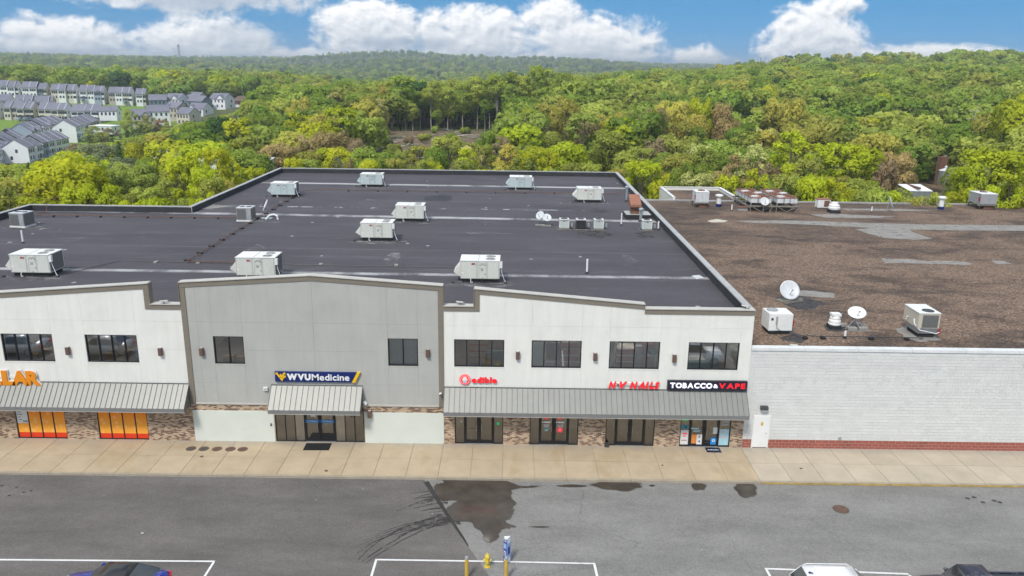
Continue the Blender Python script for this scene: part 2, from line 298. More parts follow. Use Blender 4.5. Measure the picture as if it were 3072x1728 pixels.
def worn(name, col, rough, scale, lo, hi, amt, stretch=(1,1,1)):      # a thin film that lies broken over what is below it
    m, t, o = new_mat(name); p = pos(t); f = t.ss(t.noise(t.v('MULTIPLY', p, stretch), scale, 6, .7), lo, hi)
    k = t.rng(t.noise(p, 1.1, 5, .6), .3, .7, .82, 1.18); c = t.mix(1, col, t.comb(k, k, k), 'MULTIPLY')
    b = t.n('ShaderNodeBsdfPrincipled', {'Base Color': c, 'Roughness': rough}); tr = t.n('ShaderNodeBsdfTransparent')
    t.put(o.inputs[0], t.n('ShaderNodeMixShader', {0: t.m('MULTIPLY', f, amt), 1: tr.outputs[0], 2: b.outputs[0]}).outputs[0])
worn('bare_patch', (.275,.26,.235), .8, 1.6, .26, .46, .96); worn('tar_patch', (.05,.048,.05), .75, 1.2, .30, .52, .92); worn('pale_stain', (.36,.36,.36), .8, .9, .44, .70, .60, (1,1.6,1)); worn('track_broken', (.045,.042,.042), .45, 2.2, .36, .58, .88)
def foliage(name, inst):
    m, t, o = new_mat(name)
    if inst: tint = t.n('ShaderNodeAttribute', attribute_name='tint', attribute_type='INSTANCER').outputs['Color']
    else: tint = t.n('ShaderNodeObjectInfo').outputs['Color']
    sh = t.n('ShaderNodeAttribute', attribute_name='shade').outputs['Fac']
    p = t.n('ShaderNodeTexCoord').outputs['Object']
    cl_ = t.noise(p, 5.0, 3, .6)
    k = t.m('MULTIPLY', t.rng(sh, 0, 1, .83, 1.17), t.rng(cl_, .3, .7, .87, 1.13))
    c = t.mix(1, tint, t.comb(k, k, t.m('MULTIPLY', k, .95)), 'MULTIPLY')
    df = t.n('ShaderNodeBsdfDiffuse', {'Color': c}); tl = t.n('ShaderNodeBsdfTranslucent', {'Color': t.mix(1, c, (1.0, 1.05, .7), 'MULTIPLY')})
    t.put(o.inputs[0], t.n('ShaderNodeMixShader', {0: .52, 1: df.outputs[0], 2: tl.outputs[0]}).outputs[0])
foliage('foliage', False); foliage('foliage_far', True)
def terrain_mat():
    m, t, o = new_mat('terrain'); p = pos(t)
    zone = t.n('ShaderNodeAttribute', attribute_name='zone').outputs['Color']; zr, zg, zb = t.sep(zone)
    n1 = t.noise(p, .06, 6, .65); n2 = t.noise(p, .5, 5, .65)
    c = t.mix(t.ss(n1, .4, .62), (.075,.10,.030), (.12,.135,.05)); c = t.mix(t.m('MULTIPLY', t.ss(n2, .45, .65), .5), c, (.10,.08,.05))
    bare = t.mix(t.ss(n2, .38, .62), (.135,.092,.062), (.22,.165,.115)); bare = t.mix(t.ss(t.noise(p, .22, 6, .7), .50, .62), bare, (.13,.15,.055))
    c = t.mix(t.ss(t.m('ADD', zr, t.m('MULTIPLY', t.m('SUBTRACT', n1, .5), .5)), .35, .6), c, bare)
    c = t.mix(t.ss(t.m('ADD', zg, t.m('MULTIPLY', t.m('SUBTRACT', n1, .5), .4)), .4, .6), c, t.mix(n2, (.13,.23,.035), (.22,.31,.06)))
    t.put(o.inputs[0], t.n('ShaderNodeBsdfPrincipled', {'Base Color': c, 'Roughness': .95, 'Specular IOR Level': .1}).outputs[0])
terrain_mat()
# ------------------------------------------------------------------ mesh + object helpers
COL = sc.collection
class MB:
    def __init__(s): s.V = []; s.Fc = []; s.mi = []; s.cur = 0; s.sm = []; s.smooth = False
    def face(s, idx): s.Fc.append(tuple(idx)); s.mi.append(s.cur); s.sm.append(s.smooth)
    def box(s, x0, x1, y0, y1, z0, z1):
        b = len(s.V); s.V += [(x,y,z) for z in (z0,z1) for y in (y0,y1) for x in (x0,x1)]
        for f in ((0,2,3,1),(4,5,7,6),(0,1,5,4),(2,6,7,3),(0,4,6,2),(1,3,7,5)): s.face([b+i for i in f])
        return s
    def prism(s, pts, off):            # polygon pts (3D) swept by off
        n = len(pts); b = len(s.V); off = Vector(off)
        s.V += [tuple(p) for p in pts] + [tuple(Vector(p)+off) for p in pts]
        s.face(range(b, b+n)); s.face([b+n+i for i in reversed(range(n))])
        for i in range(n): j = (i+1) % n; s.face((b+j, b+i, b+n+i, b+n+j))
        return s
    def poly(s, pts):
        b = len(s.V); s.V += [tuple(p) for p in pts]; s.face(range(b, b+len(pts))); return s
    def tube(s, path, r, n=8, cap=True, r1=None):
        path = [Vector(p) for p in path]; b = len(s.V); m = len(path)
        for i, p in enumerate(path):
            t = (path[min(i+1, m-1)]-path[max(i-1, 0)]).normalized()
            a = Vector((0,0,1)) if abs(t.z) < .9 else Vector((1,0,0)); u = t.cross(a).normalized(); v = t.cross(u)
            rr = r if r1 is None else r+(r1-r)*i/(m-1)
            s.V += [tuple(p+rr*(math.cos(q)*u+math.sin(q)*v)) for q in [2*math.pi*k/n for k in range(n)]]
        for i in range(m-1):
            for k in range(n): l = (k+1) % n; s.face((b+i*n+k, b+i*n+l, b+(i+1)*n+l, b+(i+1)*n+k))
        if cap: s.face([b+k for k in reversed(range(n))]); s.face([b+(m-1)*n+k for k in range(n)])
        return s
    def lathe(s, prof, c=(0,0,0), n=20, axis='z', squash=(1,1)):   # prof: (radius, height) from bottom to top
        b = len(s.V); m = len(prof)
        for r, h in prof:
            for k in range(n):
                a = 2*math.pi*k/n; q = (r*math.cos(a)*squash[0], r*math.sin(a)*squash[1], h)
                if axis == 'y': q = (q[0], h, q[1])
                s.V.append((c[0]+q[0], c[1]+q[1], c[2]+q[2]))
        for i in range(m-1):
            for k in range(n): l = (k+1) % n; s.face((b+i*n+k, b+i*n+l, b+(i+1)*n+l, b+(i+1)*n+k))
        s.face([b+k for k in reversed(range(n))]); s.face([b+(m-1)*n+k for k in range(n)])
        return s
    def xf(s, M, start=0):
        for i in range(start, len(s.V)): s.V[i] = tuple(M @ Vector(s.V[i]))
        return s
    def mesh(s, name, mats):
        me = bpy.data.meshes.new(name); me.from_pydata(s.V, [], s.Fc)
        for m in (mats if isinstance(mats, (list, tuple)) else [mats]): me.materials.append(MATS[m])
        if any(s.mi): me.polygons.foreach_set('material_index', s.mi)
        if any(s.sm): me.polygons.foreach_set('use_smooth', s.sm)
        me.update(); return me
    def build(s, name, mats, parent=None, fix=False, bevel=0):
        me = s.mesh(name, mats)
        if fix or bevel:
            bm = bmesh.new(); bm.from_mesh(me); bmesh.ops.recalc_face_normals(bm, faces=bm.faces)
            if bevel: bmesh.ops.bevel(bm, geom=[e for e in bm.edges if len(e.link_faces) == 2 and e.calc_face_angle(0) > .6], offset=bevel, segments=2, affect='EDGES', clamp_overlap=True)
            bm.to_mesh(me); bm.free()
        return link(name, me, parent)
def link(name, me, parent=None, loc=None):
    o = bpy.data.objects.new(name, me); COL.objects.link(o)
    if parent is not None: o.parent = parent
    if loc is not None: o.location = loc
    return o
def tag(o, label=None, cat=None, group=None, kind=None):
    if label: o['label'] = label
    if cat: o['category'] = cat
    if group: o['group'] = group
    if kind: o['kind'] = kind
    return o
def thing(name, label, cat, loc=(0,0,0), rz=0, group=None):
    o = link(name, None, None, loc); o.rotation_euler = (0,0,rz); o.empty_display_size = .3
    return tag(o, label, cat, group)
def dup(root, loc=None, rz=None, label=None, group=None, parent=None):
    c = root.copy(); COL.objects.link(c)
    if parent is not None: c.parent = parent
    if loc is not None: c.location = loc
    if rz is not None: c.rotation_euler = (0,0,rz)
    if label: c['label'] = label
    if group: c['group'] = group
    for ch in root.children: dup(ch, parent=c)
    return c
ORD = lambda n: '%d%s' % (n, 'th' if 10 <= n % 100 <= 20 else {1:'st',2:'nd',3:'rd'}.get(n % 10, 'th'))
_glyph = {}
def glyph(ch, bold, shear=0):
    k = (ch, bold, shear)
    if k not in _glyph:
        cu = bpy.data.curves.new('glyph', 'FONT'); cu.body = ch; cu.size = 1; cu.offset = bold; cu.shear = shear; cu.resolution_u = 3
        o = bpy.data.objects.new('glyph', cu); COL.objects.link(o)
        me = o.to_mesh(); V = [tuple(v.co) for v in me.vertices]; Fs = [tuple(p.vertices) for p in me.polygons]
        o.to_mesh_clear(); bpy.data.objects.remove(o); bpy.data.curves.remove(cu)
        _glyph[k] = (V, Fs)
    return _glyph[k]
def letters(txt, x0, x1, z0, capz, y, depth, mats, parent, bold=.03, gap=.10, shear=0, name='letter', plane='xz', one=False):
    """letters of a sign, laid out from x0 to x1, capital height capz; each one a part"""
    segs = []; cur = 0
    H = glyph('H', bold); cap = max(v[1] for v in H[0]) - min(v[1] for v in H[0])
    for ch in txt:
        if ch == ' ': cur += .32; segs.append(None); continue
        V, Fs = glyph(ch, bold, shear); xs = [v[0] for v in V]; segs.append((V, Fs, cur-min(xs))); cur += max(xs)-min(xs)+gap
    W = cur-gap; sx = (x1-x0)/W; sz = capz/cap; base = min(v[1] for v in H[0]); res = []
    allm = MB()
    for sg in segs:
        if not sg: continue
        V, Fs, off = sg; mb = allm if one else MB(); b = len(mb.V); n = len(V)
        def place(v, dd):
            X = x0+(v[0]+off)*sx; Z = z0+(v[1]-base)*sz
            return (X, y-dd, Z) if plane == 'xz' else (X, Z, y+dd)
        mb.V += [place(v, depth) for v in V] + [place(v, 0) for v in V]
        mb.cur = 0
        for f in Fs: mb.face([b+i for i in f])
        mb.cur = 1 if len(mats) > 1 else 0
        ed = {}
        for f in Fs:
            for i in range(len(f)):
                e = (f[i], f[(i+1) % len(f)]); ed[tuple(sorted(e))] = None if tuple(sorted(e)) in ed else e
        for e in ed.values():
            if e: mb.face((b+e[1], b+e[0], b+n+e[0], b+n+e[1]))
        if not one: res.append(mb.build(name, mats, parent))
    if one: res.append(allm.build(name, mats, parent))
    return res
# ------------------------------------------------------------------ ground: car park and pavement
ZL = -.13
lot = MB().poly([(-80,-140,ZL-.004),(110,-140,ZL-.004),(110,-4.2,ZL-.004),(-80,-4.2,ZL-.004)]).build('parking_lot', 'asphalt_old'); tag(lot, kind='structure')
seam = [(-4.72,-4.2),(-4.0,-5.85),(-3.05,-8.0),(-2.0,-10.3),(-.84,-12.8),(0,-14.6),(3.5,-22),(3.5,-140)]
MB().prism([(x,y,ZL-.002) for x,y in seam]+[(-80,-140,ZL-.002),(-80,-4.2,ZL-.002)], (0,0,.012)).build('new_asphalt', 'asphalt_new', lot, fix=True)
ZT = ZL+.014
def strip(pts, w, name, mat, parent=lot, z=ZT, w1=None):
    mb = MB(); n = len(pts); L = []; Rr = []
    for i, p in enumerate(pts):
        t = Vector((*pts[min(i+1,n-1)],0))-Vector((*pts[max(i-1,0)],0)); t.normalize(); q = Vector((-t.y,t.x,0))
        ww = w if w1 is None else w+(w1-w)*i/(n-1)
        L.append((p[0]+q.x*ww/2, p[1]+q.y*ww/2, z)); Rr.append((p[0]-q.x*ww/2, p[1]-q.y*ww/2, z))
    for i in range(n-1): mb.poly([L[i], Rr[i], Rr[i+1], L[i+1]])
    return mb.build(name, mat, parent)
g2 = lambda x, y, z=ZL: G(x, y, z)
strip([(-36,-12.12),(-13.60,-11.95)], .11, 'parking_line', 'line_white'); strip([(-13.63,-12.01),(-13.72,-16.9)], .11, 'parking_line', 'line_white')
strip([(-6.2,-11.66),(-1.35,-11.68)], .11, 'parking_line', 'line_white'); strip([(-6.15,-11.72),(-6.2,-16.9)], .11, 'parking_line', 'line_white')
strip([(-1.35,-11.68),(4.10,-11.76)], .10, 'parking_line', 'line_white', z=ZT+.002); strip([(4.05,-11.82),(4.25,-16.9)], .12, 'parking_line', 'line_white')
strip([(11.95,-11.98),(18.5,-12.25)], .12, 'parking_line', 'line_white'); strip([(12.0,-12.05),(12.2,-16.9)], .12, 'parking_line', 'line_white'); strip([(18.5,-12.32),(18.7,-16.9)], .12, 'parking_line', 'line_white')
c7 = lambda x, y: G(1300+x*.15528, 1430+y*.15528, ZL)
def jitter(poly, amp=.05, n=3, seed=0):
    rr = random.Random(seed); out = []
    for i, p in enumerate(poly):
        q = poly[(i+1) % len(poly)]; out.append(p); L = math.hypot(q[0]-p[0], q[1]-p[1])
        for k in range(1, n): f = k/n; out.append((p[0]+(q[0]-p[0])*f+rr.uniform(-amp,amp)*min(1,L), p[1]+(q[1]-p[1])*f+rr.uniform(-amp,amp)*min(1,L)))
    return out
def patch(poly, name, mat, parent, z):
    me = MB().poly([(x,y,z) for x,y in poly]).mesh(name, mat)
    bm = bmesh.new(); bm.from_mesh(me); bmesh.ops.triangulate(bm, faces=bm.faces); bmesh.ops.recalc_face_normals(bm, faces=bm.faces)
    for f in bm.faces:
        if f.normal.z < 0: f.normal_flip()
    bm.to_mesh(me); bm.free(); return link(name, me, parent)
main = [(150,62),(400,50),(900,46),(1400,68),(1480,115),(1620,170),(1700,185),(2000,180),(2050,190),(1980,205),(1680,220),(1500,260),(1525,310),(1490,380),(1520,450),(1590,500),(1570,560),(1525,600),(1540,720),(1480,790),(1390,860),(1420,900),(1600,955),(1400,1000),(1300,1040),(1255,1110),(1265,1160),(1230,1220),(1120,1270),(1020,1255),(950,1190),(970,1130),(930,1060),(830,1000),(770,930),(760,890),(640,865),(405,858),(335,770),(260,640),(270,590),(480,462),(300,468),(165,480),(115,425),(20,270),(10,200),(60,160),(220,112)]
patch([(x-.0+(x+1.3)*.035, y+(y+7.2)*.03) for x, y in jitter([c7(*p) for p in main], .16, 4, 9) if y < -4.3], 'damp_edge', 'damp_edge', lot, ZT+.0025)
wp = patch(jitter([c7(*p) for p in main], .05, 3, 3), 'wet_patch', 'wet_asphalt', lot, ZT+.004); wp['label'] = 'wide wet patch with ragged edge below the fruit shop'
def blob(cx, cy, rx, ry, seed, n=22, amp=.18):
    rr = random.Random(seed); ph = [rr.uniform(0, 6.28) for _ in range(3)]
    return [(cx+rx*math.cos(a)*(1+amp*(math.sin(2*a+ph[0])+.6*math.sin(3*a+ph[1])+.4*math.sin(7*a+ph[2]))*.5), cy+ry*math.sin(a)*(1+amp*(math.sin(2*a+ph[1])+.7*math.sin(5*a+ph[0]))*.5)) for a in [2*math.pi*k/n for k in range(n)]]
for k, (x, y, rx, ry) in enumerate([(1024+1745*.39752,1152+770*.39752,.85,.13),(1024+2088*.39752,1152+763*.39752,1.22,.55),(2048+120*.39752,1152+774*.39752,.40,.42),(2048+478*.39752,1152+797*.39752,.62,.78),(1024+2345*.39752,1152+768*.39752,.18,.08),(1024+1500*.39752,1152+1080*.39752,.45,.06)]):
    cx, cyy = g2(x, y); patch(blob(cx, cyy, rx*1.1, ry*1.14, 20+k, 40, .25), 'damp_edge', 'damp_edge', lot, ZT+.0022); patch(blob(cx, cyy, rx, ry, 20+k, 60, .26), 'wet_patch', 'wet_asphalt' if rx > .3 else 'wet_track', lot, ZT+.003)
rr = random.Random(11)
for k in range(13):                    # wet tyre tracks fanning out of the puddle to the left
    y0 = rr.uniform(-9.1, -5.3); x0 = -4.2+(-4.2-y0)*.42+rr.uniform(-.1,.1); L = rr.uniform(.8, 2.2)
    if k < 5: L = rr.uniform(3.2, 5.2); y0 = -7.9-k*.16; x0 = -4.2+(-4.2-y0)*.42
    pts = [(x0-L*f, y0-.10*L*f-.085*(L*f)**2) for f in (0,.2,.4,.6,.8,1)]
    strip(pts, rr.uniform(.10,.26), 'wet_track', 'track_broken', z=ZT+.001+k*.0002, w1=.02)
for k, pp in enumerate(([(1345,1542),(1290,1556),(1230,1576),(1180,1598)],[(1348,1556),(1300,1568),(1245,1588),(1196,1612)],[(1352,1566),(1310,1576),(1262,1594),(1205,1622)],[(1180,1600),(1140,1622),(1105,1648),(1074,1680)],[(1198,1614),(1150,1642),(1110,1668),(1085,1686)],[(1205,1622),(1165,1646),(1125,1670),(1098,1690)],[(1305,1478),(1270,1487),(1243,1497)],[(1310,1492),(1268,1503),(1232,1517),(1190,1534)],[(1318,1508),(1280,1516),(1240,1526)],[(1330,1524),(1290,1528),(1262,1534)],[(1300,1500),(1282,1506),(1262,1512)],[(1150,1612),(1110,1634),(1070,1662)])):
    strip([g2(*q) for q in pp], (.17,.20,.12,.10,.12,.09,.14,.22,.16,.2,.25,.05)[k], 'wet_track', 'track_broken', z=ZT+.0006+.0001*k, w1=(.14,.15,.08,.05,.06,.04,.05,.05,.05,.05,.1,.04)[k])
strip([(-4.6,-4.4),(-3.9,-6.0),(-3.0,-8.05),(-2.2,-9.8),(-1.9,-10.5)], .30, 'wet_track', 'wet_track', z=ZT+.0075, w1=.05)
for k in range(5): cx, cyy = g2(2900+k*26+rr.uniform(-9,9), 1492+k*5+rr.uniform(-6,6)); patch(blob(cx, cyy, .12, .09, 60+k), 'wet_patch', 'wet_track', lot, ZT+.003)
for k in range(5): cx, cyy = g2(6+k*22, 1470+rr.uniform(-15,25)); patch(blob(cx, cyy, .09, .07, 80+k), 'wet_patch', 'wet_track', lot, ZT+.003)
walk = MB().box(-60,90,-4.10,.34,-.4,-.03).build('pavement', 'curb_concrete'); tag(walk, kind='structure')
_sl = {}
def slab(x0, x1, y0, y1, mat):
    k = (round(x1-x0,2), round(y1-y0,2), mat)
    if k not in _sl: _sl[k] = MB().box(.012, x1-x0-.012, .012, y1-y0-.012, -.028, 0).mesh('slab', mat)
    link('slab', _sl[k], walk, (x0, y0, 0))
for k in range(-17, 21):
    x0 = -3.98+1.81*k; m_ = 'slab_tan' if x0 < 14.0 else 'slab_beige'
    slab(x0, x0+1.81, -1.98, .33, m_); slab(x0, x0+1.81, -4.02, -1.98, m_)
for k in range(-11, 14):
    x0 = -3.98+3.62*k; old = x0 < 13.9
    MB().box(x0+.008, x0+3.612, -4.20, -4.03, -.30, .004).build('kerb_stone', 'curb_concrete', walk)
    if not old: MB().box(x0+.02, x0+3.6, -4.206, -4.201, -.12, -.006).build('kerb_paint', 'curb_yellow', walk)
# ------------------------------------------------------------------ shop building
XL, XG0, XG1, XR = -47.0, -19.15, -3.92, 14.18
ZR, ZP = 8.15, 8.74
prof = {  # roof line of each bay, left to right
 'left': [(XL,8.68),(-38.2,8.68),(-38.2,8.60),(-20.92,9.93),(-20.92,8.68),(XG0,8.68)],
 'grey': [(XG0,10.02),(-11.53,10.52),(XG1,10.01)],
 'right': [(XG1,8.80),(-2.13,8.80),(-2.13,9.86),(7.78,9.05),(7.78,8.78),(XR,8.77)]}
def ztop(pl, x, side):
    best = None
    for (a, za), (b, zb) in zip(pl, pl[1:]):
        if a == b: continue
        if a-1e-6 <= x <= b+1e-6:
            z = za+(zb-za)*(x-a)/(b-a)
            if side < 0 and x > a+1e-6: best = z
            elif side > 0 and x < b-1e-6: best = z
            elif best is None: best = z
    return best
def toppts(pl, x0, x1, dz):
    pts = [(x0, ztop(pl, x0, 1)-dz)]
    for (a, za), (b, zb) in zip(pl, pl[1:]):
        if x0+1e-6 < a < x1-1e-6 and (not pts or pts[-1] != (a, za-dz)): pts.append((a, za-dz))
        if x0+1e-6 < b < x1-1e-6 and pts[-1] != (b, zb-dz): pts.append((b, zb-dz))
    pts.append((x1, ztop(pl, x1, -1)-dz)); return pts
shop = thing('retail_building', 'long two-storey shop building with white, grey and white gabled parapet bays and flat black roof', 'building')
WINS = [(-29.93,-26.92,4),(-25.0,-21.95,4),(-17.47,-15.69,2),(-7.21,-5.44,2),(-3.31,-.36,4),(1.255,4.195,4),(5.835,8.81,4),(10.485,13.48,4)]
ZW0, ZW1, ZB = 5.02, 6.75, 2.44
WT = .30                               # wall thickness
for bay, x0, x1, wm in (('left',XL,XG0,'wall_white'),('grey',XG0,XG1,'wall_grey'),('right',XG1,XR,'wall_white')):
    pl = prof[bay]; back = MB()
    xs = {x0, x1}
    for a, b, n in WINS:
        if x0 < a < x1: xs |= {a, b}
    if bay == 'left': xs |= {-44,-40.1,-36.5,-33.3}
    if bay == 'grey': xs |= {-18.3,-11.53}
    xs = sorted(xs)
    for a, b in zip(xs, xs[1:]):
        win = any(abs(a-q[0]) < .01 for q in WINS)
        tp = toppts(pl, a, b, .02)
        cells = [(ZB,3.82),(3.82,5.90),(5.90,7.63)] if not win else [(ZB,3.82),(3.82,ZW0),(ZW1,7.63)]
        for c0, c1 in cells:
            MB().box(a+.003, b-.003, -.03, .02, c0+.003, c1-.003).build('wall_panel', wm, shop)
            back.box(a, b, .02, WT, c0, c1)
        pt = [(x, z-.02) for x, z in tp]
        poly = [(a+.003, 7.633), (b-.003, 7.633)] + [(min(max(x,a+.003),b-.003), z) for x, z in reversed(pt)]
        MB().prism([(x,-.03,z) for x,z in poly], (0,.05,0)).build('wall_panel', wm, shop, fix=True)
        back.prism([(x,.02,z) for x,z in [(a,7.63),(b,7.63)]+list(reversed(tp))], (0,WT-.02,0))
    back.build('wall_core', wm, shop, fix=True)
# brown trim under the parapet line and down the grey bay, pale metal cap on top
def trimpoly(pts): MB().prism([(x,-.075,z) for x,z in pts], (0,.044,0)).build('parapet_trim', 'trim_brown', shop, fix=True)
TW = .31
def seglist(pl): return [((a,za),(b,zb)) for (a,za),(b,zb) in zip(pl,pl[1:])]
for bay in prof:
    pl = prof[bay]; n = len(pl)
    for i, ((a,za),(b,zb)) in enumerate(seglist(pl)):
        if a != b:
            a2, b2 = a, b
            if bay == 'right' and i == 0: b2 = b+.0
            MB().prism([(a2,-.075,za-.02),(b2,-.075,zb-.02),(b2,-.075,zb-TW),(a2,-.075,za-TW)], (0,.044,0)).build('parapet_trim', 'trim_brown', shop, fix=True)
            L = math.hypot(b-a, zb-za); k = max(1, round(L/3.2))
            for q in range(k):
                f0, f1 = q/k, (q+1)/k; xa, xb = a+(b-a)*f0, a+(b-a)*f1; wa, wb = za+(zb-za)*f0, za+(zb-za)*f1
                MB().prism([(xa+.004,-.13,wa-.018),(xb-.004,-.13,wb-.018),(xb-.004,-.13,wb+.03),(xa+.004,-.13,wa+.03)], (0,.50,0)).build('parapet_cap', 'trim_light', shop, fix=True)
        else:                           # steps in the roof line: trim on the taller side
            hi, lo = max(za,zb), min(za,zb); tall_right = zb > za
            if hi-lo > .3:
                xa, xb = (a, a+TW) if tall_right else (a-TW, a)
                MB().box(xa, xb, -.0755, -.031, lo-TW+.001, hi-TW-.001).build('parapet_trim', 'trim_brown', shop)
                MB().box(a-.04 if tall_right else a+.001, a-.001 if tall_right else a+.04, -.13, .36, lo+.035, hi-.03).build('parapet_cap', 'trim_brown', shop)
for xa, xb in ((XG0-.001,XG0+TW),(XG1-TW,XG1+.001)): MB().box(xa, xb, -.0765, -.031, ZB+.01, 10.02-TW+.0).build('pilaster_trim', 'trim_brown', shop)
for xa in (XG0-.03, XG1+.001): MB().box(xa, xa+.03, -.13, .36, 8.84, 9.99).build('parapet_cap', 'trim_brown', shop)
MB().box(XG0+TW+.01, XG1-TW-.01, -.07, -.031, ZB-.0, ZB+.09).build('base_trim', 'trim_light', shop)
# windows of the upper floor
frame_i = 0
for a, b, n in WINS:
    w_ = MB(); t_ = .055
    w_.box(a, b, .03, .16, ZW0, ZW0+t_); w_.box(a, b, .03, .16, ZW1-t_, ZW1); w_.box(a, a+t_, .031, .159, ZW0+t_, ZW1-t_); w_.box(b-t_, b, .031, .159, ZW0+t_, ZW1-t_)
    for k in range(1, n): x = a+(b-a)*k/n; w_.box(x-.03, x+.03, .032, .158, ZW0+t_, ZW1-t_)
    wo_ = w_.build('window', 'black_frame', shop)
    for k in range(n):
        xa, xb = a+(b-a)*k/n+.03, a+(b-a)*(k+1)/n-.03
        MB().box(xa, xb, .09, .10, ZW0+t_, ZW1-t_).build('pane', 'glass', wo_)
    MB().box(a-.02, b+.02, -.05, .03, ZW0-.035, ZW0-.004).build('sill', 'trim_light' if n == 2 else 'wall_white', wo_)
# inside: upper store floor, ground-floor shops
for nm, mt, bx in (('storey_floor','interior_floor',(XL+.4,XR-.1,WT+.01,9,4.55,4.70)),('ceiling','interior_wall',(XL+.4,XR-.1,WT+.01,9,7.78,7.9)),('inner_wall','interior_wall',(XL+.4,XR-.1,7.0,7.2,4.71,7.77)),
                   ('shop_floor','interior_floor',(XL+.4,XR-.1,WT+.06,6,-.02,.012)),('inner_wall','interior_wall',(XL+.4,XR-.1,5.0,5.2,.02,4.5)),('ceiling','interior_wall',(XL+.4,XR-.1,WT+.01,5,2.9,3.0))):
    MB().box(*bx).build(nm, mt, shop)
for x in (-19.0,-3.9,4.9,9.5): MB().box(x, x+.15, WT+.02, 6.9, .03, 7.7).build('inner_wall', 'interior_wall', shop)
# ground floor openings
SHOPS = [(-29.91,-26.89,'film'),(-24.96,-21.93,'film'),(-14.2,-8.79,'clinic'),(-3.31,-.37,'door'),(1.23,4.19,'door'),(5.85,8.81,'door'),(10.36,13.43,'vape')]
base_walls = []
edges = [XL]+[e for s_ in SHOPS for e in s_[:2]]+[XR]
core = MB()
for a, b in zip(edges[0::2], edges[1::2]): MB().box(a, b, 0, WT, -.05, ZB).build('base_wall', 'mortar_tan', shop); base_walls.append((a, b))
pass
lint = MB()
for a, b, k in SHOPS: lint.box(a, b, .04, WT, 2.30, ZB)
lint.build('lintel', 'wall_grey', shop)
# bricks
BW, BH = .213, .0715
bricks = []; rb = random.Random(5)
def brickfield(x0, x1, z0, z1, out):
    nz = int((z1-z0)/BH)
    for j in range(nz):
        z = z0+j*BH; off = (j % 2)*BW/2; x = x0-off; run = 0; m_ = 0
        while x < x1-.02:
            a, b = max(x, x0), min(x+BW, x1)
            if b-a > .04:
                if run <= 0: m_ = rb.choices((0,1,2,3),(30,34,12,24))[0]; run = 1
                run -= 1; out.append((a+.006, b-.006, z+.006, z+BH-.006, m_))
            x += BW
for a, b in base_walls:
    if b < -32.5: continue
    a = max(a, -33.6)
    if b <= -19 or a >= -4.1:
        if a < XG0 < b: pass
        brickfield(a, min(b, XR), -.01, 2.42, bricks)
    elif a < -19 < b:                   # wall left of the clinic: tan brick, then painted brick with a brick band above
        brickfield(a, -19.12, -.01, 2.42, bricks); brickfield(-19.12, b, 2.02, 2.42, bricks)
    elif a < XG1 < b:
        brickfield(a, -3.96, 2.02, 2.42, bricks); brickfield(-3.96, b, -.01, 2.42, bricks)
    else: brickfield(a, b, -.01, 2.42, bricks)
bricks.sort(key=lambda q: abs((q[0]+q[1])/2-4) + (0 if q[1]-q[0] > .19 else 50))
_bk = {}; st = [MB() for _ in range(1)][0]
for i, (a, b, z0, z1, m_) in enumerate(bricks):
    if i < 300:
        if m_ not in _bk: _bk[m_] = MB().box(0, BW-.012, -.012, .01, 0, BH-.012).mesh('brick', 'brick_%s' % 'abcd'[m_])
        link('brick', _bk[m_], shop, (a, 0, z0))
    else: st.cur = m_; st.box(a, b, -.012, .01, z0, z1)
tag(st.build('brickwork', ['brick_a','brick_b','brick_c','brick_d'], shop), kind='stuff')
pw = MB()
for a, b in ((-19.10,-14.24),(-8.75,-3.97)):
    for j in range(28):
        z = -.0+j*BH; x = a-(j % 2)*BW/2
        while x < b:
            p, q = max(x,a), min(x+BW,b)
            if q-p > .03: pw.box(p+.003, q-.003, -.026-rb.uniform(0,.004), -.012, z+.003, z+BH-.003)
            x += BW
tag(pw.build('painted_brickwork', 'painted_brick', shop), kind='stuff')
MB().box(-19.10,-14.24,-.0125,-.0005,-.02,2.02).build('painted_wall', 'painted_brick', shop); MB().box(-8.75,-3.97,-.0125,-.0005,-.02,2.02).build('painted_wall', 'painted_brick', shop)
